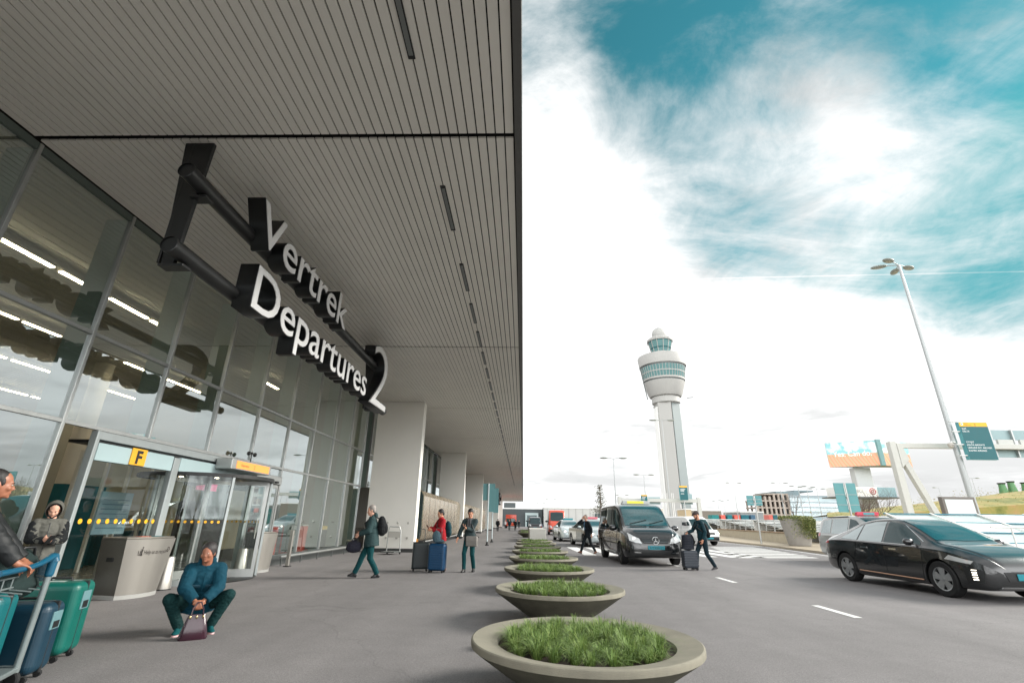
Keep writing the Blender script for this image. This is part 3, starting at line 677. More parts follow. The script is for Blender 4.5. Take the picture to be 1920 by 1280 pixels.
class Car:
    def __init__(s, label, cat, loc, rz, S, stations, paint, axles, rw, track, name, group=None, arch=1.13):
        s.t = thing(name, label, cat, loc, rz, group); s.t.scale = (S, S, S)
        mb = carbody(stations); me = mb.mesh('body', [paint, plastic_black]); o = bpy.data.objects.new('tmp', me); COL.objects.link(o)
        bm = bmesh.new(); bm.from_mesh(me); bmesh.ops.recalc_face_normals(bm, faces=bm.faces); bm.to_mesh(me); bm.free()
        cut = []
        for ax in axles:
            for sd_ in (1, -1):
                cm = MB(); cm.lathe([(0, -.22), (rw*arch, -.22), (rw*arch, .5), (0, .5)], 40, X=Matrix.Rotation(R(-90*sd_), 4, 'X'), o=(ax, sd_*(track), rw), mi=0)
                cme = cm.mesh('cut', [plastic_black]); bm = bmesh.new(); bm.from_mesh(cme); bmesh.ops.remove_doubles(bm, verts=bm.verts, dist=1e-5); bmesh.ops.recalc_face_normals(bm, faces=bm.faces); bm.to_mesh(cme); bm.free()
                c = bpy.data.objects.new('cut', cme); COL.objects.link(c); cut.append(c)
                b = o.modifiers.new('b', 'BOOLEAN'); b.operation = 'DIFFERENCE'; b.object = c; b.solver = 'EXACT'; b.material_mode = 'TRANSFER'
        out_ = evalmesh(o, 'body'); kill(o)
        for c in cut: kill(c)
        s.body = link('body', out_, s.t)
        # shading: smooth but keep the arch edges crisp
        out_.polygons.foreach_set('use_smooth', [True]*len(out_.polygons))
        try: out_.set_sharp_from_angle(angle=R(38))
        except Exception: pass
        s.bvh = BVHTree.FromPolygons([v.co.copy() for v in out_.vertices], [tuple(p.vertices) for p in out_.polygons])
        s.axles, s.rw, s.track = axles, rw, track
    def hit(s, a, b, ax):
        if ax in ('+y', '-y'):
            d = V((0, -1 if ax == '+y' else 1, 0)); o = V((a, 3 if ax == '+y' else -3, b))
        elif ax == 'top': d = V((0, 0, -1)); o = V((a, b, 4))
        elif ax == 'front': d = V((-1, 0, 0)); o = V((6, a, b))
        else: d = V((1, 0, 0)); o = V((-6, a, b))
        h, n, i, q = s.bvh.ray_cast(o, d)
        if h is None: return None, None
        return h, (n if n.dot(d) < 0 else -n)
    def patch(s, A, B, ax, mat, name, n=16, m=8, off=.006, parent=None):
        """skin between two polylines laid on the body, looking along an axis"""
        def samp(P, u):
            ls = [((P[i+1][0]-P[i][0])**2+(P[i+1][1]-P[i][1])**2)**.5 for i in range(len(P)-1)]; L_ = sum(ls)*u
            for i, l in enumerate(ls):
                if L_ <= l+1e-9: f = L_/l if l else 0; return (P[i][0]+(P[i+1][0]-P[i][0])*f, P[i][1]+(P[i+1][1]-P[i][1])*f)
                L_ -= l
            return P[-1]
        vs = []; nn = []; last = None
        for j in range(m+1):
            for i in range(n+1):
                p, q = samp(A, i/n), samp(B, i/n); f = j/m
                h, nr = s.hit(p[0]*(1-f)+q[0]*f, p[1]*(1-f)+q[1]*f, ax)
                if h is None: h, nr = last if last else (V((0, 0, 0)), V((0, 0, 1)))
                last = (h, nr); vs.append(h); nn.append(nr)
        N = len(vs); w_ = n+1
        top = [v+k*off for v, k in zip(vs, nn)]; bot = [v-k*.01 for v, k in zip(vs, nn)]
        fs = [(j*w_+i, j*w_+i+1, (j+1)*w_+i+1, (j+1)*w_+i) for j in range(m) for i in range(n)]
        mb = MB(); mb.add(top, fs, 0, True)
        edge = [i for i in range(w_)]+[j*w_+n for j in range(1, m+1)]+[m*w_+i for i in range(n-1, -1, -1)]+[j*w_ for j in range(m-1, 0, -1)]
        ev = [top[i] for i in edge]+[bot[i] for i in edge]; k = len(edge)
        mb.add(ev, [(i, (i+1) % k, k+(i+1) % k, k+i) for i in range(k)], 0, False)
        o = mb.build(name, mat, parent or s.t, recalc=False)
        # outward normals
        me = o.data; p0 = me.polygons[0]
        if p0.normal.dot(nn[0]) < 0: me.flip_normals()
        return o
    def line(s, pts, ax, mat, name, r=.005, parent=None, off=.0):
        P = []
        for (a, b), (c, d) in zip(pts[:-1], pts[1:]):
            for k in range(6):
                h, n = s.hit(a+(c-a)*k/6, b+(d-b)*k/6, ax)
                if h is not None: P.append(h+n*off)
        h, n = s.hit(*pts[-1], ax)
        if h is not None: P.append(h+n*off)
        if len(P) < 2: return None
        mb = MB(); mb.tube(P, r, 6); return mb.build(name, mat, parent or s.t)
    def sides(s, fn):
        for ax in ('+y', '-y'): fn(ax)
    def wheels(s, spokes=5, rim=None, style='alloy', width=.215):
        rw = s.rw
        for ax in s.axles:
            for sd_ in (1, -1):
                X = Matrix.Rotation(R(-90*sd_), 4, 'X'); c = (ax, sd_*(s.track+.01-width/2+.105), rw)
                mb = MB(); w_ = width/2
                mb.lathe([(rw*.62, -w_), (rw*.93, -w_), (rw*.985, -w_*.8), (rw, -w_*.4), (rw, w_*.4), (rw*.985, w_*.8), (rw*.93, w_), (rw*.68, w_*.98), (rw*.65, w_*.8)], 40, X=X)
                for k in range(3): mb.lathe([(rw*1.001, -w_*.4+k*w_*.4-.004), (rw*1.002, -w_*.4+k*w_*.4+.004)], 30, X=X)
                wh = mb.build('wheel', rubber, s.t, X=Matrix.Translation(c))
                mb = MB(); R_ = rw*.66
                mb.lathe([(R_, w_*.92), (R_*.93, w_*.86), (R_*.90, w_*.3), (R_*.88, -w_*.5)], 40, X=X)
                mb.lathe([(R_*.22, w_*.3), (R_*.22, w_*.74), (R_*.16, w_*.80), (0, w_*.80)], 24, X=X)
                for k in range(spokes):
                    a = 2*math.pi*k/spokes+.3
                    for da in ((-.12, .12) if style == 'twin' else (0,)):
                        p0 = X @ V((R_*.15*math.cos(a), R_*.15*math.sin(a), w_*.66)); p1 = X @ V((R_*.92*math.cos(a+da*1.2), R_*.92*math.sin(a+da*1.2), w_*.74))
                        mb.bar(p0, p1, (.085 if style == 'wide' else .05)*rw/.33, .022, up=X @ V((0, 0, 1)), w1=(.16 if style == 'wide' else .045)*rw/.33, h1=.018)
                mb.build('rim', rim or rim_m, wh)
                mb = MB(); mb.lathe([(0, w_*.1), (R_*.9, w_*.1)], 24, X=X); mb.build('hub_shade', dark_steel, wh)
    def mirrors(s, x, y, z, mat, sz=1.):
        for sd_ in (1, -1):
            mb = MB(); mb.ell((x, sd_*(y+.10*sz), z), (.075*sz, .11*sz, .075*sz), n=16); mb.cap((x+.02, sd_*(y-.02), z-.05*sz), (x, sd_*(y+.06), z-.03), .02, .02); mi_ = mb.build('mirror', mat, s.t)
    def plate(s, z, xoff, words, w_=.52, h_=.11, tex=None, end='front', col=None):
        h, n = s.hit(0, z, end); x = h.x+xoff
        mb = MB(); mb.box((min(x, x+.012), -w_/2, z-h_/2), (max(x, x+.012), w_/2, z+h_/2)); p = mb.build('number_plate', col or M('plate_teal', (0, 128, 142), .4), s.t, bevel=.004)
        if words: text(words, h_*.9, basis((0, 1, 0), (0, 0, 1), (1, 0, 0), (x+.0135, 0, z-h_*.32)), p, text_dark, .001, 0., 'CENTER', width=w_*.82)
def paint(n, c, metal=.0, rough=.28, coat=1.): return M(n, c, rough, metal=metal, coat=coat, spec=.5)
black_paint = paint('paint_black', (16, 20, 22), rough=.22); silver_paint = paint('paint_silver', (158, 168, 170), metal=.25, rough=.32); pale_paint = paint('paint_pale', (190, 202, 204), metal=.2, rough=.3)
white_van = paint('paint_white', (226, 227, 225)); orange_paint = paint('paint_orange', (206, 74, 44)); dark_paint = paint('paint_dark', (26, 32, 36)); navy_paint = paint('paint_navy', (40, 52, 88))
grey_paint = paint('paint_grey', (150, 152, 150), metal=.4)
gap_m = M('shut_line', (6, 7, 8), .8)
red_glass = M('tail_red', (176, 26, 34), .15, coat=.6)

# ---- black fastback taxi passing close on the right
ST_FAST = [(-2.235, .46, .60, .72, .50, .58, .46), (-2.21, .34, .74, .93, .64, .75, .58), (-2.10, .27, .88, 1.045, .73, .845, .62), (-1.85, .22, .94, 1.10, .77, .89, .60), (-1.45, .19, .955, 1.245, .79, .905, .57), (-.95, .17, .95, 1.39, .80, .91, .56),
           (-.40, .17, .935, 1.455, .80, .91, .56), (.15, .17, .92, 1.45, .80, .91, .565), (.55, .17, .905, 1.345, .80, .91, .59), (.90, .17, .895, 1.175, .80, .91, .64), (1.22, .17, .875, 1.005, .80, .91, .70), (1.60, .18, .83, .935, .79, .90, .70), (1.90, .19, .755, .845, .77, .865, .62), (2.08, .20, .67, .755, .72, .79, .54), (2.19, .25, .575, .64, .62, .66, .45), (2.225, .38, .49, .54, .46, .50, .34)]
ion = Car('black fastback taxi with teal plate driving past on the right', 'car', (10.14, 13.38, 0), R(-90+3.4), 1.11, ST_FAST, black_paint, (1.35, -1.35), .325, .79, 'taxi_car')
def fast_sides(ax):
    ion.patch([(-1.42, .985), (-.86, .965)], [(-1.33, 1.06), (-1.10, 1.20), (-.83, 1.315)], ax, car_glass_light, 'window')
    ion.patch([(-.81, .962), (-.06, .945)], [(-.78, 1.325), (-.45, 1.375), (-.10, 1.385)], ax, car_glass_light, 'window')
    ion.patch([(.0, .942), (.98, .925)], [(-.02, 1.385), (.25, 1.35), (.55, 1.245), (.92, 1.0)], ax, car_glass, 'window')
    ion.line([(-1.47, .97), (-.4, .945), (.4, .925), (1.0, .905)], ax, chrome, 'window_trim', .008)
    ion.line([(-1.47, .97), (-1.30, 1.10), (-.95, 1.30), (-.5, 1.40), (0, 1.41), (.4, 1.335), (1.0, .99)], ax, chrome, 'window_trim', .007)
    ion.line([(-.03, .93), (-.03, .30)], ax, gap_m, 'shut_line', .006); ion.line([(1.02, .90), (.98, .60), (.92, .30)], ax, gap_m, 'shut_line', .006); ion.line([(-.87, .94), (-.93, .72), (-1.02, .58)], ax, gap_m, 'shut_line', .006)
    ion.line([(-.92, .295), (.9, .265)], ax, M('sill_bronze', (168, 132, 108), .3, metal=.8), 'sill_strip', .014)
    for x in (-.62, .26):
        ion.patch([(x-.10, .80), (x+.10, .795)], [(x-.10, .832), (x+.10, .827)], ax, chrome, 'door_handle', 8, 3, .018)
    ion.patch([(-2.16, .83), (-1.92, .87)], [(-2.13, .92), (-1.96, .925)], ax, red_glass, 'tail_light', 8, 4, .008)
    ion.patch([(1.52, .70), (1.98, .635)], [(1.62, .775), (2.03, .69)], ax, lens, 'headlight', 10, 5, .006)
    for k in range(5):
        ion.patch([(1.97, .37+k*.04), (2.04, .37+k*.04)], [(1.97, .383+k*.04), (2.04, .383+k*.04)], ax, lamp_white, 'running_light', 4, 2, .010)
    ion.patch([(1.86, .30), (2.10, .32)], [(1.84, .60), (2.12, .54)], ax, plastic_black, 'bumper_inlet', 8, 6, .003)
ion.sides(fast_sides)
ion.patch([(1.13, -.62), (1.18, 0), (1.13, .62)], [(.28, -.50), (.22, 0), (.28, .50)], 'top', windscreen_teal, 'windscreen', 20, 12)
ion.patch([(-1.90, -.50), (-1.90, .50)], [(-1.15, -.46), (-1.15, .46)], 'top', car_glass, 'rear_window', 14, 8)
ion.patch([(-.42, .36), (.42, .36)], [(-.48, .52), (.48, .52)], 'front', plastic_black, 'grille', 14, 6, .006)
ion.patch([(-.60, .225), (.60, .225)], [(-.55, .27), (.55, .27)], 'front', chrome, 'bumper_strip', 14, 3, .006)
ion.mirrors(.86, .90, .985, black_paint); ion.plate(.44, .01, '8-TBK-62' if False else '', end='front'); ion.wheels(5, style='wide')
for y in (-.2, .25):
    mb = MB(); mb.tube([(1.16, y, .992), (1.05, y+.25, 1.075), (.98, y+.45, 1.10)], .010, 6); mb.build('wiper', plastic_black, ion.t)
# driver's seats show through the glass

# ---- black van taxi
ST_VAN = [(-2.52, .62, 1.02, 1.60, .74, .80, .66), (-2.50, .42, 1.02, 1.76, .82, .88, .73), (-2.42, .33, 1.03, 1.84, .86, .93, .77), (-2.2, .26, 1.03, 1.885, .88, .95, .79), (-1.2, .23, 1.03, 1.905, .88, .95, .80), (0, .23, 1.03, 1.905, .88, .95, .80), (.45, .23, 1.03, 1.885, .88, .95, .795), (.80, .23, 1.03, 1.80, .88, .95, .785), (1.15, .23, 1.03, 1.58, .88, .95, .775), (1.48, .23, 1.02, 1.30, .88, .95, .78),
          (1.70, .23, 1.0, 1.165, .88, .945, .78), (2.0, .23, .955, 1.11, .87, .93, .73), (2.25, .235, .87, 1.02, .85, .90, .68), (2.40, .25, .77, .90, .81, .84, .60), (2.49, .28, .66, .76, .73, .76, .54), (2.535, .34, .56, .64, .62, .65, .48), (2.55, .42, .52, .57, .52, .54, .42)]
vt = Car('black van taxi with yellow roof sign and star emblem grille facing the camera', 'van', (4.62, 21.2, 0), R(-90+1.5), 1.13, ST_VAN, black_paint, (1.6, -1.6), .335, .83, 'taxi_van')
def van_sides(ax):
    vt.patch([(.18, 1.10), (1.42, 1.06)], [(.22, 1.70), (.62, 1.68), (1.05, 1.46), (1.36, 1.18)], ax, car_glass, 'window')
    vt.patch([(-1.02, 1.12), (.06, 1.10)], [(-1.0, 1.72), (.08, 1.71)], ax, car_glass, 'window')
    vt.patch([(-2.28, 1.14), (-1.14, 1.12)], [(-2.22, 1.70), (-1.12, 1.72)], ax, car_glass, 'window')
    for xs in ([(.12, 1.74), (.12, .30)], [(1.28, 1.0), (1.22, .6), (1.15, .30)], [(-1.08, 1.75), (-1.08, .5)]): vt.line(xs, ax, gap_m, 'shut_line', .007)
    vt.line([(-2.2, .90), (.05, .90)], ax, gap_m, 'slide_rail', .010)
    vt.patch([(-2.3, .62), (1.1, .60)], [(-2.3, .655), (1.1, .635)], ax, plastic_black, 'rub_strip', 20, 2, .010)
    for x in (.28, -.10): vt.patch([(x, .92), (x+.2, .92)], [(x, .96), (x+.2, .96)], ax, black_paint, 'door_handle', 6, 3, .02)
    vt.patch([(-2.47, .78), (-2.36, .78)], [(-2.46, 1.30), (-2.36, 1.30)], ax, red_glass, 'tail_light', 4, 8, .008)
vt.sides(van_sides)
vt.patch([(1.62, -.72), (1.68, 0), (1.62, .72)], [(.62, -.66), (.56, 0), (.62, .66)], 'top', windscreen_teal, 'windscreen', 20, 14)
for s_ in (1, -1):
    vt.patch([(.44*s_, .66), (.62*s_, .68), (.80*s_, .74)], [(.50*s_, .80), (.66*s_, .87), (.80*s_, .96)], 'front', lens, 'headlight', 12, 8, .010)
    h, n = vt.hit(.66*s_, .80, 'front'); mb = MB(); mb.ell(h+V((.012, 0, 0)), (.02, .035, .035), n=12); mb.build('lamp', lamp_white, vt.t)
    vt.patch([(.48*s_, .385), (.68*s_, .395)], [(.48*s_, .415), (.68*s_, .425)], 'front', chrome, 'fog_trim', 6, 2, .012)
vt.patch([(-.38, .66), (.38, .66)], [(-.46, .82), (.46, .82)], 'front', plastic_black, 'grille', 16, 6, .010)
for z, w_ in ((.695, .38), (.74, .41), (.785, .43)):
    vt.patch([(-w_, z-.011), (w_, z-.011)], [(-w_, z+.011), (w_, z+.011)], 'front', M('grille_bar', (70, 76, 78), .3, metal=.7), 'grille_bar', 16, 2, .024)
vt.patch([(-.42, .36), (.42, .36)], [(-.50, .47), (.50, .47)], 'front', plastic_black, 'lower_grille', 14, 4, .006)
h, n = vt.hit(0, .74, 'front'); cx_ = h.x+.035; mb = MB()
ring_ = [(cx_, .105*math.cos(a), .745+.105*math.sin(a)) for a in [2*math.pi*k/28 for k in range(29)]]; mb.tube(ring_, .012, 8)
for k in range(3):
    a = R(90+120*k); mb.bar((cx_, 0, .745), (cx_, .10*math.cos(a), .745+.10*math.sin(a)), .034, .012, up=(1, 0, 0), w1=.006)
mb.build('star_emblem', chrome, vt.t)
vt.plate(.545, .012, '9-TXH-11'); vt.mirrors(1.22, .93, 1.10, black_paint, 1.25); vt.wheels(6, rim=M('van_alloy', (92, 96, 98), .35, metal=.8))
for y0, y1 in ((-.55, .05), (.1, .62)):
    mb = MB(); P_ = []
    for k in range(7):
        f_ = k/6; h, n = vt.hit(1.58-.16*f_, y0+(y1-y0)*f_, 'top'); P_.append(h+n*.02)
    mb.tube(P_, .011, 6); mb.build('wiper', plastic_black, vt.t)
mb = MB(); mb.tube([(-.2, .98, .33), (1.0, .98, .33)], .03, 8); mb.tube([(-.2, -.98, .33), (1.0, -.98, .33)], .03, 8); mb.build('side_step', alu, vt.t)
mb = MB(); mb.prism([(.10, -.50, 1.90), (.36, -.50, 1.895), (.30, -.44, 2.02), (.14, -.44, 2.02)], (0, 1.0, 0)); rs = mb.build('roof_sign', M('sign_grey', (170, 174, 172), .4), vt.t, bevel=.02)
mb = MB(); mb.prism([(.346, -.30, 1.925), (.356, -.30, 1.925), (.312, -.30, 2.012), (.302, -.30, 2.012)], (0, .6, 0)); mb.build('sign_panel', M('sign_yellow', (222, 214, 72), .4), rs)

# ---- generic saloon, hatch and vans further back
ST_SAL = [(-2.36, .48, .68, .82, .52, .60, .50), (-2.33, .34, .82, 1.0, .66, .78, .62), (-2.2, .27, .92, 1.06, .74, .86, .66), (-1.75, .20, .95, 1.09, .78, .90, .64), (-1.35, .18, .955, 1.22, .80, .92, .58), (-.85, .17, .95, 1.41, .80, .92, .56), (-.25, .17, .94, 1.47, .80, .92, .56), (.25, .17, .93, 1.45, .80, .92, .57), (.65, .17, .92, 1.32, .8, .92, .60), (1.0, .17, .91, 1.13, .80, .92, .68), (1.28, .17, .89, 1.02, .80, .92, .72), (1.7, .18, .84, .955, .79, .90, .70), (2.02, .20, .75, .855, .76, .85, .60), (2.20, .24, .64, .73, .70, .75, .52), (2.28, .30, .54, .62, .58, .62, .44), (2.31, .40, .50, .54, .46, .5, .36)]
def saloon(label, loc, rz, S, pt, name='taxi_car', roof=None, group=None, lamps=True):
    c = Car(label, 'car', loc, rz, S, ST_SAL, pt, (1.38, -1.38), .33, .80, name, group)
    def sd(ax):
        c.patch([(-1.40, 1.0), (-.12, .975)], [(-1.25, 1.10), (-.80, 1.33), (-.14, 1.39)], ax, car_glass, 'window')
        c.patch([(-.05, .975), (1.05, .96)], [(-.07, 1.395), (.25, 1.37), (.6, 1.26), (1.0, 1.02)], ax, car_glass, 'window')
        c.line([(-.08, .95), (-.08, .3)], ax, gap_m, 'shut_line', .008); c.line([(1.08, .93), (1.02, .3)], ax, gap_m, 'shut_line', .008)
    c.sides(sd)
    c.patch([(1.19, -.64), (1.24, 0), (1.19, .64)], [(.34, -.52), (.28, 0), (.34, .52)], 'top', car_glass_light, 'windscreen', 14, 8)
    for s_ in (1, -1):
        c.patch([(.40*s_, .60), (.70*s_, .66)], [(.46*s_, .70), (.70*s_, .78)], 'front', lens, 'headlight', 8, 5, .010)
        if lamps:
            h, n = c.hit(.60*s_, .68, 'front'); mb = MB(); mb.ell(h+V((.02, 0, 0)), (.03, .06, .05), n=12); mb.build('lamp', lamp_white, c.t)
    c.patch([(-.34, .44), (.34, .44)], [(-.40, .62), (.40, .62)], 'front', plastic_black, 'grille', 10, 5, .008)
    c.mirrors(.98, .92, 1.02, pt); c.plate(.40, .014, ''); c.wheels(5)
    if roof:
        mb = MB(); mb.prism([(-.10, -.38, 1.475), (.08, -.38, 1.47), (.04, -.34, 1.59), (-.06, -.34, 1.59)], (0, .76, 0)); mb.build('roof_sign', roof, c.t, bevel=.02)
    return c
saloon('silver saloon taxi with pink roof sign and lit headlights behind the crossing man', (4.6, 34.5, 0), R(-90+9), 1.12, silver_paint, roof=M('sign_pink', (190, 96, 108), .4))
saloon('pale silver saloon taxi with teal roof sign waiting left of the other saloon', (3.75, 42.8, 0), R(-90+5), 1.10, pale_paint, roof=M('sign_teal', (0, 120, 130), .4))
saloon('small dark blue car waiting far back beside the orange van', (2.45, 92, 0), R(-90), 1.05, navy_paint, name='car', lamps=False)

ST_BIG = [(-2.7, .6, 1.2, 2.2, .80, .86, .74), (-2.68, .4, 1.2, 2.42, .88, .96, .80), (-2.5, .3, 1.2, 2.5, .92, .99, .83), (0, .28, 1.2, 2.55, .92, .99, .83), (.9, .28, 1.2, 2.53, .92, .99, .83), (1.25, .28, 1.2, 2.40, .92, .99, .82), (1.55, .28, 1.2, 2.05, .92, .99, .81), (1.85, .28, 1.18, 1.55, .92, .985, .80), (2.05, .28, 1.14, 1.34, .92, .97, .78), (2.35, .29, 1.0, 1.18, .90, .93, .70), (2.55, .31, .85, .98, .86, .88, .64), (2.65, .36, .66, .76, .76, .80, .6), (2.68, .46, .56, .60, .62, .66, .5)]
def bigvan(label, loc, rz, S, pt, st=ST_BIG, name='van', ax_=(1.75, -1.75), top=None, parcel=False):
    c = Car(label, 'van', loc, rz, S, st, pt, ax_, .35, .86, name)
    k = top or 2.55
    def sd(ax):
        c.patch([(.75, 1.28), (1.75, 1.25)], [(.78, k*.78), (1.25, k*.78), (1.68, 1.55)], ax, car_glass, 'window')
        c.line([(.65, k*.85), (.65, .35)], ax, gap_m, 'shut_line', .01)
    c.sides(sd)
    c.patch([(1.95, -.72), (2.0, 0), (1.95, .72)], [(1.38, -.68), (1.34, 0), (1.38, .68)], 'top', car_glass, 'windscreen', 14, 8)
    for s_ in (1, -1): c.patch([(.55*s_, .70), (.80*s_, .74)], [(.58*s_, .86), (.80*s_, 1.0)], 'front', lens, 'headlight', 6, 5, .010)
    c.patch([(-.45, .70), (.45, .70)], [(-.48, .84), (.48, .84)], 'front', plastic_black, 'grille', 10, 4, .01)
    c.patch([(-.80, .36), (.80, .36)], [(-.84, .58), (.84, .58)], 'front', plastic_black, 'bumper', 14, 4, .02)
    c.mirrors(1.6, .98, 1.35, plastic_black, 1.4); c.plate(.48, .03, ''); c.wheels(6, rim=dark_steel)
    return c
bigvan('tall orange red van facing the camera in the taxi queue', (4.15, 63.5, 0), R(-90-2), 1.12, orange_paint)
ST_SMALL = [(a, b, c*.86 if c > 1.1 else c, d*.74 if d > 1.3 else d*.86, e*.93, f*.93, g*.93) for a, b, c, d, e, f, g in ST_BIG]
bigvan('dark van parked far back left of the orange van', (1.9, 84, 0), R(-90), 1.15, dark_paint, top=1.9, st=ST_SMALL)
bigvan('white delivery van parked behind the man with the tall suitcase', (12.6, 39.5, 0), R(-90+14), 1.05, white_van, top=1.9, st=ST_SMALL)
bigvan('pale grey van half hidden between the silver saloon and the black van', (8.1, 60, 0), R(-90), 1.05, pale_paint, top=1.9, st=ST_SMALL)
# grey people carrier beyond the passing taxi
ST_MPV = [(-2.2, .5, .9, 1.2, .62, .72, .6), (-2.17, .36, .95, 1.46, .76, .84, .64), (-2.05, .28, .98, 1.60, .80, .89, .64), (-1.5, .2, .99, 1.68, .80, .91, .64), (-.5, .18, .98, 1.70, .80, .91, .64), (.2, .18, .97, 1.66, .80, .91, .65), (.7, .18, .96, 1.48, .80, .91, .67), (1.15, .18, .95, 1.18, .80, .91, .72), (1.6, .19, .90, 1.05, .79, .89, .7), (1.9, .22, .78, .90, .75, .82, .6), (2.05, .28, .62, .72, .64, .7, .5), (2.1, .4, .52, .58, .5, .54, .4)]
mp = Car('grey people carrier with red roof sign beyond the passing black taxi', 'car', (14.0, 20.8, 0), R(-90-2), 1.08, ST_MPV, grey_paint, (1.3, -1.3), .33, .79, 'car')
def mp_sides(ax):
    mp.patch([(-1.95, 1.06), (-1.25, 1.04)], [(-1.85, 1.50), (-1.25, 1.56)], ax, car_glass_light, 'window'); mp.patch([(-1.15, 1.04), (-.15, 1.03)], [(-1.15, 1.57), (-.15, 1.58)], ax, car_glass_light, 'window'); mp.patch([(-.05, 1.03), (.95, 1.02)], [(-.05, 1.58), (.3, 1.52), (.85, 1.14)], ax, car_glass, 'window')
    mp.patch([(-2.16, .92), (-1.95, .94)], [(-2.15, 1.06), (-2.0, 1.06)], ax, red_glass, 'tail_light', 6, 4, .01); mp.patch([(-2.185, .93), (-2.1, .93)], [(-2.18, 1.08), (-2.1, 1.08)], ax, plastic_black, 'lamp_edge', 4, 4, .004)
    mp.line([(-2.0, 1.63), (-.2, 1.65)], ax, dark_steel, 'roof_rail', .016, off=.02)
mp.sides(mp_sides); mp.patch([(1.05, -.62), (1.05, .62)], [(.35, -.56), (.35, .56)], 'top', car_glass, 'windscreen', 12, 8); mp.mirrors(.8, .9, 1.05, grey_paint); mp.wheels(5)
# red taxi sign on the people carrier
mb = MB(); mb.prism([(-.20, -.40, 1.70), (-.05, -.40, 1.70), (-.06, -.37, 1.83), (-.18, -.37, 1.83)], (0, .8, 0)); mb.build('roof_sign', M('sign_red', (196, 52, 78), .4), mp.t, bevel=.02)
mb = MB(); mb.prism([(-.052, -.15, 1.72), (-.045, -.15, 1.72), (-.052, -.15, 1.81), (-.060, -.15, 1.81)], (0, .4, 0)); mb.build('roof_sign_panel', M('sign_teal_panel', (70, 140, 148), .4), mp.t)

# ------------------------------------------------------------------ ground
def sheet(name, x0, x1, y0, y1, z, mat, kind='structure', nx=1, ny=1):
    mb = MB()
    for i in range(nx):
        for j in range(ny):
            a0 = x0+(x1-x0)*i/nx; a1 = x0+(x1-x0)*(i+1)/nx; b0 = y0+(y1-y0)*j/ny; b1 = y0+(y1-y0)*(j+1)/ny
            mb.add([(a0, b0, z), (a1, b0, z), (a1, b1, z), (a0, b1, z)], [(0, 1, 2, 3)])
    o = mb.build(name, mat); o['kind'] = kind
    return o
sheet('ground', -1500, 1500, -400, 2500, 0, asphalt)
in_floor = M('hall_floor', (120, 116, 108), .25, var=.08, vscale=1.5)
o = sheet('hall_floor', -40, -8.12, -12, 150, .012, in_floor)

# ------------------------------------------------------------------ canopy
Z0 = 7.14; XE = -.15; XF = -8.0
JO = [-2.2, 5.9, 15.7, 25.4, 35.3, 45.1, 54.9, 64.7, 84.3, 103.9, 123.5, 150.]  # unseen near end cut short behind the camera to let fill light in
can = thing('entrance_canopy', 'long pale slatted canopy overhanging the terminal entrance walkway', 'canopy', (0, 0, Z0))
PITCH = .147
for a, b in zip(JO[:-1], JO[1:]):
    mb = MB(); x = XE-.04
    while x > XF+.02:
        x0 = max(x-PITCH+.021, XF+.01)
        h = .035+random.uniform(-.002, .002)
        mb.box((x0, a+.05, random.uniform(-.002, .002)), (x, b-.05, h))
        x -= PITCH
    mb.build('slat_panel', soffit, can)
mb = MB(); mb.box((XF-.2, JO[0], .10), (XE-.02, JO[-1], .16)); mb.build('backing', black_gap, can)
fascia = M('fascia', (92, 92, 90), .5, var=.06)
mb = MB(); mb.box((XE-.02, JO[0], -.03), (XE+.10, JO[-1], .72)); mb.box((XF, JO[-1], -.03), (XE+.1, JO[-1]+.1, .72)); mb.build('fascia', fascia, can, bevel=.01)
mb = MB(); mb.box((XF-.2, JO[0], .62), (XE-.03, JO[-1], .7)); mb.build('roof_deck', alu_dark, can)
# slim dark luminaires recessed in the soffit
lum = M('luminaire', (26, 29, 30), .35)
lum_d = M('luminaire_diffuser', (120, 124, 122), .35)
first = None
yy = 3.1
for k in range(40):
    ln = 1.42; y = (3.12, 7.09, 9.9, 12.1, 14.2)[k] if k < 5 else 16.2+(k-5)*1.95
    if y > 120: break
    if first is None:
        t = thing('soffit_light', '', 'ceiling light', (-1.51, y, Z0), 0, 'row of soffit lights along the canopy')
        m1 = MB().box((-.048, 0, -.022), (.048, ln, .0)); m1.build('housing', lum, t, bevel=.006)
        m2 = MB().box((-.03, .06, -.026), (.03, ln-.06, -.0225)); m2.build('diffuser', lum_d, t)
        first = t
    else:
        t = copy_tree(first); t.location = (-1.51, y, Z0)
    t['label'] = ('%s slim dark light slot from the top edge of the canopy soffit' % ORDS[k]) if k < 14 else 'tiny dark light slot at the far end of the canopy soffit row'

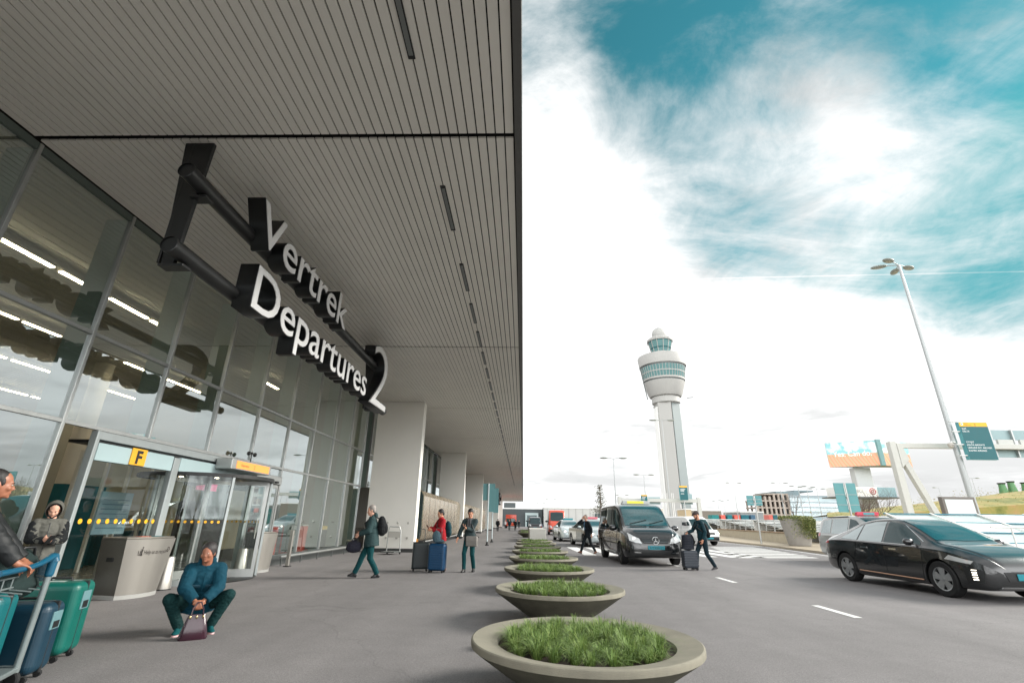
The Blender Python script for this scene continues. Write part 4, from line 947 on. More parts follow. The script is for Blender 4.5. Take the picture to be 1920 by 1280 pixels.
# ------------------------------------------------------------------ terminal building: curtain wall
term = thing('terminal_building', 'airport terminal with tall teal tinted glass curtain wall', 'terminal building', (0, 0, 0))
ZT, ZM = 4.56, 2.93
def bay(y0, y1, step, zlow, has_doors=False):
    n = int(round((y1-y0)/step))
    for i in range(n+1):
        y = y0+i*step
        lo = ZM if (has_doors and 8.8 < y < 15.9) else zlow
        mb = MB(); mb.box((XF-.06, y-.032, lo), (XF+.045, y+.032, Z0-.03))
        mb.build('mullion', alu, term, bevel=.006)
        mb = MB(); mb.box((XF-.50, y-.035, max(lo, .02)), (XF-.062, y+.035, Z0-.12))     # deep fin behind the glass
        mb.build('fin', M('glass_fin', (150, 168, 160), .35), term)
    for z in ([ZT, ZM] if zlow < 2.9 else [ZT]):
        mb = MB()
        mb.box((XF-.05, y0, z-.035), (XF+.034, y1, z+.035)); mb.build('transom', alu, term, bevel=.005)
    mb = MB(); mb.box((XF-.05, y0, Z0-.16), (XF+.03, y1, Z0-.03)); mb.build('head_rail', M('head_rail', (88, 98, 92), .5), term)
    if zlow < .5:
        segs = [(y0, 8.7), (16.02, y1)] if has_doors else [(y0, y1)]
        for a, b in segs:
            mb = MB(); mb.box((XF-.06, a, .0), (XF+.06, b, .30)); mb.build('sill', alu_dark, term, bevel=.01)
    for i in range(n):
        a = y0+i*step+.035; b = y0+(i+1)*step-.035
        rows = [(ZT+.037, Z0-.16), (ZM+.037, ZT-.037)]
        if zlow < 2.9 and not (has_doors and a > 8 and b < 16): rows.append((.302, ZM-.037))
        for z0, z1 in rows:
            yc, zc = (a+b)/2, (z0+z1)/2
            X = Matrix.Translation((XF-.012, yc, zc)) @ Matrix.Rotation(R(random.uniform(-.22, .22)), 4, 'Z') @ Matrix.Rotation(R(random.uniform(-.18, .18)), 4, 'Y')
            mb = MB(); mb.box((-.009, (a-b)/2, (z0-z1)/2), (.009, (b-a)/2, (z1-z0)/2)); mb.build('glass_pane', facade_glass, term, X=X)
bay(-6, 24, 2., .3, True)
bay(25, 43, 3., ZM)
bay(45, 63, 6., ZM)
# inner hall: slatted ceiling, back wall, partitions
hall = M('hall_wall', (126, 124, 114), .7, var=.1, vscale=.6)
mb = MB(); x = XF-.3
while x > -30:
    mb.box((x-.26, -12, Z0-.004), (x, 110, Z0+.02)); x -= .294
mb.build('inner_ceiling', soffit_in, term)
mb = MB(); mb.box((-30, -12, Z0+.09), (XF-.25, 110, Z0+.13)); mb.build('ceiling_backing', black_gap, term)
mb = MB(); mb.box((-30.3, -12, .02), (-30, 110, Z0+.2)); mb.box((-30, -12.3, .02), (XF-.2, -12, Z0+.2)); mb.build('inner_wall', hall, term)
mb = MB(); mb.box((-30, 24.2, .02), (XF-.2, 24.5, Z0-.02)); mb.build('cross_wall', M('cross_wall', (150, 152, 144), .7), term)
beige = M('beige_partition', (178, 170, 140), .6, var=.08, vscale=1)
mb = MB(); mb.box((-14.4, 6.0, .02), (-14.1, 10.2, 3.0)); mb.build('partition', beige, term)
mb = MB(); mb.box((-14.4, 15.4, .02), (-14.1, 20.6, 3.1)); mb.build('partition', beige, term)
for y_, h_ in ((12.4, 3.0), (13.3, 3.4), (14.1, 3.0), (15.0, 3.4)):
    mb = MB(); mb.box((-11.6, y_, .02), (-11.52, y_+.07, h_)); mb.build('inner_post', off_white, term)
mb = MB(); mb.box((-13.2, 15.2, .02), (-12.9, 17.8, .95)); mb.build('bench_row', M('teal_panel', (20, 88, 96), .5), term)
mb = MB(); mb.box((-12.8, 13.2, .02), (-12.5, 14.6, 2.2)); mb.build('partition', M('teal_panel', (20, 88, 96), .5), term)
# hall columns
for y in (8, 18):
    mb = MB(); mb.lathe([(.32, .02), (.32, Z0-.01)], 24, o=(-17, y, 0)); mb.build('hall_column', off_white, term)
# hall strip lights (lit)
strip0 = None
for row_, (X_, spans) in enumerate(((-11.25, [(7.0, 9.73), (9.9, 10.85), (11.39, 12.77), (12.9, 13.57), (18.6, 20.84)]),
                  (-15.35, [(9.6, 12.89), (13.05, 14.31), (17.0, 18.43), (18.55, 19.1), (19.2, 22.4)]),
                  (-19.6, [(14, 16.6), (16.8, 19.6), (20.5, 23.0)]), (-24.6, [(15, 19), (20.4, 22.4), (22.6, 24.0)]))):
    for k_, (a, b) in enumerate(spans):
        t = thing('strip_light', '%s warm ceiling strip from the left in the %s row behind the glass' % (ORDS[k_], ['nearest', 'second', 'third', 'deepest'][row_]), 'strip light', (X_, (a+b)/2, 6.9), 0, 'lit ceiling strips inside the hall')
        mb = MB(); mb.box((-.07, -(b-a)/2, .03), (.07, (b-a)/2, .1)); mb.build('housing', off_white, t)
        mb = MB(); mb.box((-.055, -(b-a)/2+.02, 0), (.055, (b-a)/2-.02, .029)); mb.build('tube', lamp_warm, t)
# red check-in counters
red_c = M('counter_red', (214, 76, 48), .45)
for i, (x, y, w_, lab) in enumerate(((-10.6, 17.2, 1.7, 'orange red counter behind the glass nearest the double door'), (-10.2, 19.6, 1.8, 'orange red counter in the middle behind the glass'), (-9.8, 21.9, 1.5, 'orange red counter behind the glass nearest the wide pier'))):
    t = thing('check_in_counter', lab, 'counter', (x, y, .012), 0, 'counters behind the glass')
    mb = MB(); mb.box((-.3, -w_/2, 0), (.3, w_/2, 1.1)); mb.build('body', red_c, t, bevel=.05)
    mb = MB(); mb.box((-.36, -w_/2-.05, 1.1), (.36, w_/2+.05, 1.15)); mb.build('worktop', off_white, t, bevel=.01)
    mb = MB(); mb.box((-.2, -.35, 1.15), (-.12, .35, 1.6)); mb.build('screen', plastic_black, t, bevel=.01)
t = thing('barrier_panel', 'low yellow topped black panel behind the last pane', 'barrier', (-8.9, 23.0, .012))
mb = MB(); mb.box((-.05, -.7, 0), (.05, .7, .95)); mb.build('panel', plastic_black, t, bevel=.01)
mb = MB(); mb.box((-.055, -.7, .951), (.055, .7, 1.1)); mb.build('top_band', M('band_yellow', (220, 180, 40), .5), t)

# guard rail along the glass
def guard_rail(y0, y1, lab):
    t = thing('guard_rail', lab, 'guard rail', (XF+.32, y0, 0))
    mb = MB(); mb.tube([(0, 0, .26), (0, y1-y0, .26)], .038, 10); mb.build('rail', alu, t)
    n = max(2, int((y1-y0)/1.3)+1)
    for i in range(n):
        y = .1+(y1-y0-.2)*i/(n-1)
        mb = MB(); mb.box((-.012, y-.03, 0), (.012, y+.03, .235)); mb.build('bracket', alu_dark, t)
guard_rail(16.3, 23.6, 'low tubular steel rail along the glass right of the double door')
guard_rail(3.0, 8.6, 'low tubular steel rail along the glass behind the hooded man')

# piers
for i, (y, x0, x1) in enumerate(((24., -7.5, -5.12), (43.7, -7.44, -5.2), (64.3, -7.5, -5.25), (86.1, -7.3, -5.3), (107.5, -7.3, -5.3), (128., -7.3, -5.3))):
    t = thing('canopy_pier', ['widest beige pier, next to the glass doors, with steel studs', 'second beige pier from the camera, rising behind the metal kiosk', 'third beige pier from the camera under the canopy', 'fourth beige pier from the camera under the canopy',
              'fifth beige pier, far down the walkway', 'sixth and farthest beige pier'][i], 'pier', (0, y, 0), 0, 'beige piers carrying the canopy')
    mb = MB(); mb.box((x0, 0, .16), (x1, .6, Z0)); mb.build('shaft', pier_m, t, bevel=.02)
    mb = MB(); mb.box((x0+.03, .03, 0), (x1-.03, .57, .16)); mb.build('plinth', M('plinth', (52, 54, 54), .6), t)
    if i < 2:
        for zz_ in (1.28, .62):
            for xx in (x0+.55, x0+1.05, x0+1.55, x0+2.05):
                mb = MB(); mb.lathe([(.055, 0), (.055, .03), (.0, .035)], 14, X=Matrix.Rotation(R(90), 4, 'X'), o=(xx, 0, zz_)); mb.build('stud', steel, t)

# metal kiosk along the walkway
kio = thing('metal_kiosk', 'long rounded metal kiosk running along the walkway behind the first pier', 'kiosk', (0, 27.5, 0))
kmat = M('kiosk_metal', (186, 172, 148), .26, metal=.85, var=.16, vscale=2.2, bump=.12, bscale=14)
prof = [(-7.9, .3), (-7.9, 2.7), (-7.75, 2.92), (-7.5, 3.02), (-5.9, 3.02), (-5.62, 2.93), (-5.5, 2.68), (-5.5, .62), (-5.58, .42), (-5.8, .3)]
mb = MB(); mb.prism([(x, .12, z) for x, z in prof], (0, 46, 0))
for k in range(1, 26): mb.box((-5.503, .12+k*1.8-.008, .64), (-5.494, .12+k*1.8+.008, 2.66), 1)
mb.build('shell', [kmat, dark_steel], kio)
mb = MB(); mb.prism([(x*.97-.2, 0., .1+z*.955) for x, z in prof], (0, .118, 0)); mb.build('end_glass', car_glass, kio)
mb = MB(); mb.tube([(-5.42, .4, .32), (-5.42, 45, .32)], .04, 8); mb.build('rub_rail', alu, kio)
mb = MB(); mb.box((-7.8, .3, 0), (-5.75, 46, .3)); mb.build('base', plastic_black, kio)

# ------------------------------------------------------------------ hanging lettering sign
XS = -4.7
def make_sign(y0):
    t = thing('departures_sign', 'black hanging sign with white faced letters reading Vertrek Departures 2', 'sign', (0, y0, 0))
    for k, y in enumerate((6.02, 15.62)):
        mb = MB()
        mb.prism([(-5.58, y, Z0+.0), (-5.1, y, Z0+.0), (-5.18, y, 4.86), (-5.36, y, 4.86)], (0, .07, 0))
        mb.box((-5.36, y-.06, 4.82), (-4.98, y+.13, 4.86)); mb.box((-5.2, y-.06, 6.03), (-4.93, y+.13, 6.07))
        mb.box((-5.44, y-.002, 4.9), (-5.40, y+.12, Z0))
        mb.build('bracket', dark_steel, t, bevel=.008)
    for z, a, b in ((6.24, 5.62, 16.1), (5.02, 5.72, 16.7)):
        mb = MB(); mb.tube([(-5.05, a, z), (-5.05, b, z)], .125, 24)
        mb.lathe([(.13, 0), (.13, .05), (.118, .055)], 24, X=Matrix.Rotation(R(90), 4, 'X'), o=(-5.05, a+.03, z))
        mb.build('tube', dark_steel, t)
    letter_side = M('letter_side', (20, 22, 23), .42, var=.3, vscale=5, bump=.1)
    letter_face = M('letter_face', (226, 226, 224), .4)
    def word(s, ya, yb, zbase, size, bold, depth):
        # positions from the real advance widths, then stretched to the measured length
        pos = []
        for i, ch in enumerate(s):
            full = textmesh(s[:i+1], 1., 0, bold); one = textmesh(ch, 1., 0, bold)
            pos.append((xr(full)[1]-xr(one)[1], one)); bpy.data.meshes.remove(full)
        lo = pos[0][0]+xr(pos[0][1])[0]; hi = pos[-1][0]+xr(pos[-1][1])[1]
        k = (yb-ya)/(hi-lo)
        for (p, one), ch in zip(pos, s):
            bpy.data.meshes.remove(one)
            side = textmesh(ch, 1., depth/2/size, bold); face = textmesh(ch, 1., .006, bold-.012)
            for me, mat in ((side, letter_side), (face, letter_face)):
                for v in me.vertices: v.co.x = (v.co.x+p-lo)*k; v.co.y *= size; v.co.z *= size
                me.materials.clear(); me.materials.append(mat)
            sd_ = link('letter', side, t, X=FACE_ROAD((XS-depth/2, ya, zbase)))
            link('letter_face', face, sd_, X=Matrix.Translation((0, 0, depth/2+.0045)))
    word('Vertrek', 7.02, 11.45, 6.02, 1.16, .016, .33)
    word('Departures', 7.28, 13.6, 4.80, 1.16, .016, .33)
    word('2', 13.95, 15.75, 4.74, 2.9, -.004, .33)
    return t
sign = make_sign(0)
far = copy_tree(sign); far.location = (0, 92, 0); far['label'] = 'tiny far hanging letter sign near the end of the canopy'

# ------------------------------------------------------------------ entrance portal between Y 8.7 and 16
frame_m = M('portal_frame', (160, 167, 167), .42, metal=.35, var=.05)
head_glass = M('portal_header', (168, 190, 192), .22, var=.05, vscale=1)
por = thing('entrance_portal', 'entrance frame with yellow F plaque and wide glass side panel', 'entrance', (0, 0, 0))
for y, w_ in ((8.75, .08), (10.98, .2), (14.32, .12)):
    mb = MB(); mb.box((XF-.07, y-w_/2, 0), (XF+.07, y+w_/2, 2.66 if y > 9 else ZM-.04)); mb.build('post', frame_m, por, bevel=.012)
mb = MB(); mb.box((XF-.04, 8.81, 2.36), (XF+.06, 10.86, 2.68)); mb.box((XF-.04, 11.1, 2.38), (XF+.06, 14.25, 2.68)); mb.build('header', head_glass, por, bevel=.01)
mb = MB(); mb.box((XF-.06, 8.81, 2.74), (XF+.03, 14.25, ZM-.036)); mb.build('upper_rail', frame_m, por, bevel=.01)
mb = MB(); mb.box((XF-.55, 8.81, 2.683), (XF-.03, 14.25, 2.737)); mb.build('recess', plastic_black, por)
mb = MB(); mb.box((XF-.05, 8.81, .05), (XF+.05, 10.86, .30)); mb.build('kick_plate', frame_m, por, bevel=.01)
mb = MB(); mb.box((XF-.015, 8.81, .303), (XF+.005, 10.86, 2.357)); mb.build('side_glass', door_glass, por)
dots_m = M('dot_yellow', (232, 172, 30), .5)
mb = MB()
for k in range(10): mb.lathe([(.045, 0), (.045, .004), (0, .004)], 16, X=Matrix.Rotation(R(90), 4, 'Y'), o=(XF+.006, 8.98+k*.2, 1.3))
mb.build('safety_dots', dots_m, por)
pl = MB(); pl.box((XF+.062, 9.61, 2.37), (XF+.085, 10.01, 2.70)); plaque = pl.build('letter_plaque', amber_sign, por, bevel=.008)
text('F', .35, FACE_ROAD((XF+.088, 9.81, 2.41)), plaque, text_dark, .002, .012, 'CENTER')
mb = MB(); mb.box((XF-2.4, 14.9, .02), (XF-2.2, 18.9, 3.2)); mb.build('dark_backdrop', M('backdrop_dark', (52, 48, 44), .4, var=.1), por)  # added dark backdrop, stands for the dim interior behind the revolving door
mb = MB(); mb.box((XF-2.19, 15.2, 2.2), (XF-2.15, 16.2, 2.5)); mb.build('pink_screen', M('screen_pink', (190, 40, 100), .4, emit=.25), por)
mb = MB(); mb.box((XF-2.19, 17.0, .4), (XF-2.12, 18.0, 2.3)); mb.build('beige_panel', M('panel_beige', (150, 138, 118), .5), por)
# things seen inside the side glass: timetable panel, brass poles
t = thing('timetable_board', 'pale blue timetable panel standing behind the glass near the door', 'board', (-9.4, 11.35, 0.012))
mb = MB(); mb.box((-.02, -.45, 1.0), (.02, .45, 1.9)); mb.build('panel', M('pale_blue', (150, 180, 190), .4), t)
mb = MB(); mb.box((-.03, -.03, 0), (.03, .03, 1.0)); mb.build('post', alu, t)
mb = MB()
for k in range(7): mb.box((.021, -.38, 1.12+k*.1), (.024, .38, 1.14+k*.1))
mb.build('text_rows', M('row_blue', (100, 134, 150), .5), t)

rev = thing('revolving_door', 'glass revolving door with dark curved drum beneath the silver header', 'revolving door', (-8.15, 12.62, 0))
RD = 1.5
mb = MB(); mb.lathe([(RD-.05, 2.3), (RD+.03, 2.3), (RD+.03, 2.378), (RD-.05, 2.378), (RD-.05, 2.3)], 48, smooth=False); mb.build('drum_ring', dark_steel, rev)
mb = MB(); mb.lathe([(0, 2.32), (RD-.06, 2.32), (RD-.06, 2.36), (0, 2.36)], 48, smooth=False); mb.build('drum_ceiling', M('drum_ceiling', (70, 66, 60), .3), rev)
for a in (60, 128, 236, 304):                                   # curved side glasses with posts
    pass
for a0, a1 in ((38, 100), (-100, -38)):
    mb = MB(); mb.lathe([(RD, .12), (RD, 2.3), (RD-.012, 2.3), (RD-.012, .12), (RD, .12)], 20, a0=R(a0), a1=R(a1)); mb.build('curved_glass', door_glass, rev)
    mb = MB(); mb.lathe([(RD+.02, 0), (RD+.02, .12), (RD-.04, .12), (RD-.04, 0), (RD+.02, 0)], 20, a0=R(a0), a1=R(a1), smooth=False); mb.build('base_rail', frame_m, rev)
    for a in (a0, a1):
        mb = MB(); mb.box((-.03, -.03, 0), (.03, .03, 2.3), X=Matrix.Translation((RD*math.cos(R(a)), RD*math.sin(R(a)), 0)) @ Matrix.Rotation(R(a), 4, 'Z')); mb.build('post', frame_m, rev, bevel=.006)
for a in (20, 140, 260):
    RX = Matrix.Rotation(R(a), 4, 'Z')
    mb = MB()
    mb.box((.0, -.025, .02), (.07, .025, 2.3), X=RX); mb.box((RD-.14, -.025, .02), (RD-.06, .025, 2.3), X=RX); mb.box((.07, -.025, 2.2), (RD-.14, .025, 2.3), X=RX); mb.box((.07, -.025, .02), (RD-.14, .025, .2), X=RX)
    wing = mb.build('door_wing', alu, rev)
    mb = MB(); mb.box((.07, -.006, .2), (RD-.14, .006, 2.2), X=RX); mb.build('wing_glass', door_glass, wing)
    mb = MB(); mb.tube([RX @ V((RD-.2, .05, .9)), RX @ V((RD-.2, .05, 1.4))], .016, 8); mb.build('push_bar', steel, wing)
mb = MB(); mb.lathe([(0, .016), (RD, .016), (RD, .02), (0, .02)], 40); mb.build('door_mat', plastic_black, rev)
mb = MB()
for x, y in ((-.4, .3), (.5, -.5), (.5, .6), (-.2, -.8)): mb.lathe([(.05, 2.313), (0, 2.312)], 12, o=(x, y, 0))
mb.build('downlight', lamp_warm, rev)
mb = MB()
for a in list(range(42, 98, 5))+list(range(-98, -40, 5)):
    mb.lathe([(.03, 0), (.03, .004), (0, .004)], 12, X=Matrix.Rotation(R(a), 4, 'Z') @ Matrix.Rotation(R(90), 4, 'Y'), o=((RD+.002)*math.cos(R(a)), (RD+.002)*math.sin(R(a)), 1.3))
mb.build('safety_dots', dots_m, rev)
# lightbox above the revolving door
lb = thing('departure_lightbox', 'silver box sign with lit orange Departures 2 panel above the revolving door', 'sign', (XF+.06, 12.4, 2.58))
mb = MB(); mb.box((.0, 0, 0), (.42, 2.02, .26)); mb.build('case', alu, lb, bevel=.012)
mb = MB(); mb.box((.42, .22, .035), (.428, 1.9, .225)); pn = mb.build('panel', M('lit_orange', (240, 140, 66), .5, emit=.32), lb)
text('Departures', .085, FACE_ROAD((.431, .42, .10)), pn, M('lettering_grey', (120, 96, 70), .6), .001)
text('2', .15, FACE_ROAD((.431, 1.05, .075)), pn, M('lettering_grey', (120, 96, 70), .6), .001)
an = thing('wind_sensor', 'small black cup wind sensor standing on the silver lightbox', 'sensor', (XF+.3, 13.55, 2.84))
mb = MB(); mb.tube([(0, 0, 0), (0, 0, .24)], .015, 8); mb.build('stem', plastic_black, an)
mb = MB(); mb.tube([(0, -.15, .25), (0, .15, .25)], .012, 8)
for y in (-.16, .16): mb.ell((0, y, .25), (.055, .05, .06))
mb.ell((0, 0, .28), (.03, .03, .03)); mb.build('cups', plastic_black, an)
# double sliding door
dd = thing('sliding_door', 'silver framed double glass door right of the revolving door', 'door', (XF, 14.42, 0))
mb = MB(); mb.box((-.07, 0, 2.42), (.1, 1.56, 2.66)); mb.build('header', alu, dd, bevel=.01)
mb = MB()
for y in (.45, 1.1): mb.box((.1, y, 2.44), (.16, y+.16, 2.5))
mb.build('motion_sensor', plastic_black, dd)
mb = MB(); mb.box((-.04, .0, 2.68), (-.01, 1.56, 2.88)); mb.build('top_light', facade_glass, dd)
for y0 in (.04, .80):
    mb = MB(); w_ = .72
    mb.box((-.03, y0, 0.02), (.03, y0+.06, 2.4)); mb.box((-.03, y0+w_-.06, 0.02), (.03, y0+w_, 2.4)); mb.box((-.03, y0+.06, 2.3), (.03, y0+w_-.06, 2.4)); mb.box((-.03, y0+.06, .02), (.03, y0+w_-.06, .26))
    lf = mb.build('door_leaf', alu, dd)
    mb = MB(); mb.box((-.008, y0+.06, .26), (.008, y0+w_-.06, 2.3)); mb.build('pane', facade_glass, lf)
mb = MB(); mb.box((-.05, 1.53, 0), (.06, 1.6, 2.42)); mb.box((-.05, -.02, 0), (.06, .035, 2.42)); mb.build('jamb', alu, dd)
# bollards and steel guard posts beside the doors
for i, (x, y, h_, lab) in enumerate(((-7.42, 10.75, .62, 'tapered steel bollard between the recycling bin and the revolving door'), (-7.62, 13.95, .62, 'tapered steel bollard left of the smaller bin'))):
    t = thing('door_bollard', lab, 'bollard', (x, y, 0), 0, 'steel bollards at the doors')
    mb = MB(); mb.lathe([(0, h_), (.105, h_-.004), (.115, h_-.02), (.165, .02), (.165, 0)], 28); mb.build('shell', steel, t)
    mb = MB(); mb.lathe([(.172, 0), (.172, .02), (.15, .022)], 28); mb.build('base_ring', dark_steel, t)
t = thing('guard_post', 'slim square steel post standing right of the smaller bin', 'post', (-7.35, 16.15, 0))
mb = MB(); mb.box((-.05, -.05, .02), (.05, .05, 1.05)); mb.build('post', steel, t, bevel=.01); mb = MB(); mb.box((-.09, -.09, 0), (.09, .09, .02)); mb.build('foot_plate', dark_steel, t)

# recycling bins
def recycling_bin(loc, rz, w_, d_, h_, lab, words):
    t = thing('recycling_bin', lab, 'bin', loc, rz, 'steel bins at the entrance')
    # local +x runs along the front, front faces -y; curved front, sides lean outwards
    n = 14
    def outline(k, z):
        pts = []
        for i in range(n+1):
            u = i/n; x = (u-.5)*w_*k; bul = .12*w_*(1-(2*u-1)**2)
            pts.append(V((x, -d_/2*k-bul, z)))
        pts += [V((w_/2*k, d_/2, z)), V((-w_/2*k, d_/2, z))]
        return pts
    lo, hi = outline(.80, .07), outline(1., h_)
    m = len(lo); mb = MB()
    mb.add(lo+hi, [tuple(range(n+1))+()]+[], 0) if False else None
    mb.add(lo+hi, [(i, i+1, m+i+1, m+i) for i in range(n)], 0, True)
    mb.build('front_panel', steel, t)
    mb = MB(); mb.add(lo+hi, [(n, n+1, m+n+1, m+n), (n+1, n+2, m+n+2, m+n+1), (n+2, 0, m, m+n+2)], 0); mb.add(hi, [tuple(range(m))], 0)
    side = mb.build('side_panel', M('bin_side', (96, 94, 88), .4, metal=.5, var=.1), t)
    # top lid with coloured openings
    mb = MB(); tp = [p*1. for p in outline(.97, h_)]
    mb.prism([(p.x, p.y+.01, h_+.002) for p in tp], (0, 0, .03)); lid = mb.build('lid', M('bin_lid', (120, 116, 108), .4, metal=.4), t, bevel=.006)
    if w_ > 1:
        for x, c in ((-.28, (60, 60, 60)), (.02, (196, 92, 70)), (.33, (20, 104, 110))):
            mb = MB(); mb.box((x*w_/1.15-.1, -.1, h_+.033), (x*w_/1.15+.1, .06, h_+.038)); mb.build('slot', M('slot_%d' % c[0], c, .5), lid)
    # slot in the left side
    k_ = .93; mb = MB()
    xl = -w_/2*k_-.006
    mb.box((xl-.012, -.07, h_*.62), (xl+.012, .08, h_*.69)); mb.build('side_slot', plastic_black, t, bevel=.01)
    mb = MB(); b0 = outline(.80, 0.0); mb.prism([(p.x, p.y, 0) for p in b0], (0, 0, .068)); mb.build('plinth', M('bin_plinth', (150, 150, 146), .5), t)
    # lettering laid on the curved front
    if words:
        grey = M('bin_print', (70, 66, 62), .6)
        def on_front(u, z):
            k = .80+.20*(z-.07)/(h_-.07); x = (u-.5)*w_*k
            return V((x, -d_/2*k-.12*w_*(1-(2*u-1)**2)-.006, z))
        me = textmesh('Help us to recycle', 1., 0, .004); a, b = xr(me)
        for v in me.vertices:
            u = .30+(v.co.x-a)/(b-a)*.49; v.co = on_front(u, h_*.74+v.co.y*.10)
        me.materials.append(grey); link('lettering', me, t)
        # tidy-man pictogram with basket, and recycling arrows
        mb = MB()
        def stroke(pts, wd=.012):
            for a_, b_ in zip(pts[:-1], pts[1:]):
                p, q = on_front(*a_), on_front(*b_); mb.bar(p, q, .004, wd, up=(0, -1, 0)) if False else mb.tube([p, q], wd/2, 6)
        hz = h_*.80
        stroke([(.205, hz), (.21, hz-.075), (.235, hz-.075), (.24, hz)], .008)
        mb.ell(on_front(.268, hz+.055), (.013, .006, .016))
        stroke([(.266, hz+.03), (.262, hz-.03)], .022); stroke([(.262, hz-.03), (.25, hz-.085)], .014); stroke([(.264, hz-.03), (.275, hz-.085)], .014); stroke([(.264, hz+.025), (.235, hz+.02)], .010)
        mb.build('pictogram', grey, t)
        mb = MB(); c0 = (.845, hz+.0)
        for k in range(3):
            a_ = R(90+120*k); ps = [(c0[0]+.032*math.cos(a_+R(d)), c0[1]+.040*math.sin(a_+R(d))) for d in (-48, -20, 10, 38)]
            for p, q in zip(ps[:-1], ps[1:]): mb.tube([on_front(*p), on_front(*q)], .007, 6)
            mb.ell(on_front(*ps[-1]), (.013, .006, .013))
        mb.build('recycle_mark', grey, t)
    return t
recycling_bin((-7.40, 9.78, 0), R(80), 1.06, .56, 1.0, 'large steel recycling bin with Help us to recycle printed on its curved front', True)
b2 = recycling_bin((-7.42, 14.42, 0), R(80), .74, .46, 1.0, 'smaller steel bin beside the double door, without large lettering', False)
# ------------------------------------------------------------------ planters with tufted grass
soil = M('soil', (58, 46, 38), .95, var=.4, vscale=30, bump=.9, bscale=60)
planter_m = M('planter_concrete', (126, 122, 108), .88, var=.16, vscale=5, bump=.5, bscale=130)
grass_m = bpy.data.materials.new('grass_blade'); grass_m.use_nodes = True
nt = grass_m.node_tree; b_ = nt.nodes['Principled BSDF']; b_.inputs['Roughness'].default_value = .55; b_.inputs['Specular IOR Level'].default_value = .25
oi = nt.nodes.new('ShaderNodeNewGeometry'); rp = nt.nodes.new('ShaderNodeValToRGB'); e_ = rp.color_ramp.elements
e_[0].color = (.075, .13, .03, 1); e_[1].color = (.27, .33, .10, 1); k_ = rp.color_ramp.elements.new(.5); k_.color = (.14, .225, .055, 1); k_ = rp.color_ramp.elements.new(.94); k_.color = (.21, .29, .075, 1)
nt.links.new(oi.outputs['Random Per Island'], rp.inputs['Fac']); nt.links.new(rp.outputs['Color'], b_.inputs['Base Color'])
RIM = 1.0; BED = .77
pl0 = thing('planter', 'nearest shallow bowl planter, largest in view, of rough concrete', 'planter', (.55, 4.88, 0), 0, 'row of bowl planters along the road edge')
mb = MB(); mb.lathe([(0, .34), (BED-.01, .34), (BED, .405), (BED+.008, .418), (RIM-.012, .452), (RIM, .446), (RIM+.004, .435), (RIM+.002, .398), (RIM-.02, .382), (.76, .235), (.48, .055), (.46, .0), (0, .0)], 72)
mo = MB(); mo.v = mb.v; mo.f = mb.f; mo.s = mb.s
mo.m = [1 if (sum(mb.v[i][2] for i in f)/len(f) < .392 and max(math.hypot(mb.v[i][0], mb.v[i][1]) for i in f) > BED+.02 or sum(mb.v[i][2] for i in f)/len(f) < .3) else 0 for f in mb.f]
mo.build('bowl', [planter_m, M('planter_dark', (84, 82, 68), .92, var=.3, vscale=4, bump=.5, bscale=120)], pl0)  # second, darker concrete tone on the underside and lower rim edge
mb = MB(); rg = random.Random(3); n_ = 40
vs = [(0, 0, .39)]; fs = []
for i in range(1, 9):
    for k in range(n_):
        a = 2*math.pi*k/n_; r = (BED-.005)*i/8; vs.append((r*math.cos(a), r*math.sin(a), .385+rg.uniform(-.012, .016)))
for k in range(n_): fs.append((0, 1+k, 1+(k+1) % n_))
for i in range(7):
    for k in range(n_): fs.append((1+i*n_+k, 1+(i+1)*n_+k, 1+(i+1)*n_+(k+1) % n_, 1+i*n_+(k+1) % n_))
mb.add(vs, fs, 0, True); mb.build('soil', soil, pl0)
planters = [pl0]
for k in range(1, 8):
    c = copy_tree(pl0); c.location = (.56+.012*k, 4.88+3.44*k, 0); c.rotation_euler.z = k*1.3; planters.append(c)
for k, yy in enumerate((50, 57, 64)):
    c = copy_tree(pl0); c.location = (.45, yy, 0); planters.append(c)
ORD = ['', 'second', 'third', 'fourth', 'fifth', 'sixth', 'seventh', 'eighth']
for k, p in enumerate(planters):
    if k and k < 8: p['label'] = '%s bowl planter from the camera in the row at the road edge' % ORD[k]
    if k >= 8: p['label'] = ['first', 'second', 'third and farthest'][k-8]+' bowl planter beyond the concrete block'
def grass_mesh(tufts, blades, wid, seed, hgt=.155):
    rg = random.Random(seed); mb = MB(); pts = []
    tries = 0
    while len(pts) < tufts and tries < 20000:
        tries += 1; r = (BED-.075)*math.sqrt(rg.random()); a = rg.uniform(0, 2*math.pi); p = (r*math.cos(a), r*math.sin(a))
        if all((p[0]-q[0])**2+(p[1]-q[1])**2 > .0125*62/tufts for q in pts): pts.append(p)
    for px_, py_ in pts:
        hs = hgt*rg.uniform(.7, 1.2); ly, lx = rg.uniform(-.15, .15), rg.uniform(-.15, .15)
        for _ in range(blades):
            a = rg.uniform(0, 2*math.pi); rr = .035*math.sqrt(rg.random()); b0 = V((px_+rr*math.cos(a), py_+rr*math.sin(a), .375))
            ln = hs*rg.uniform(.55, 1.15); out_ = rg.uniform(.12, 1.5); a += rg.uniform(-.6, .6); d = V((math.cos(a)+lx, math.sin(a)+ly, 0)); sd_ = V((-math.sin(a), math.cos(a), 0))*wid
            m1 = b0+d*ln*out_*.28+V((0, 0, ln*.55)); m2 = b0+d*ln*out_*.62+V((0, 0, ln*(.9-.22*out_))); tp = b0+d*ln*out_*1.0+V((0, 0, ln*(1.02-.46*min(1.25, out_))))
            mb.add([b0-sd_, b0+sd_, m1+sd_*.9, m1-sd_*.9, m2+sd_*.55, m2-sd_*.55, tp], [(0, 1, 2, 3), (3, 2, 4, 5), (5, 4, 6)], 0, True)
    return mb.mesh('grass_bed', [grass_m])
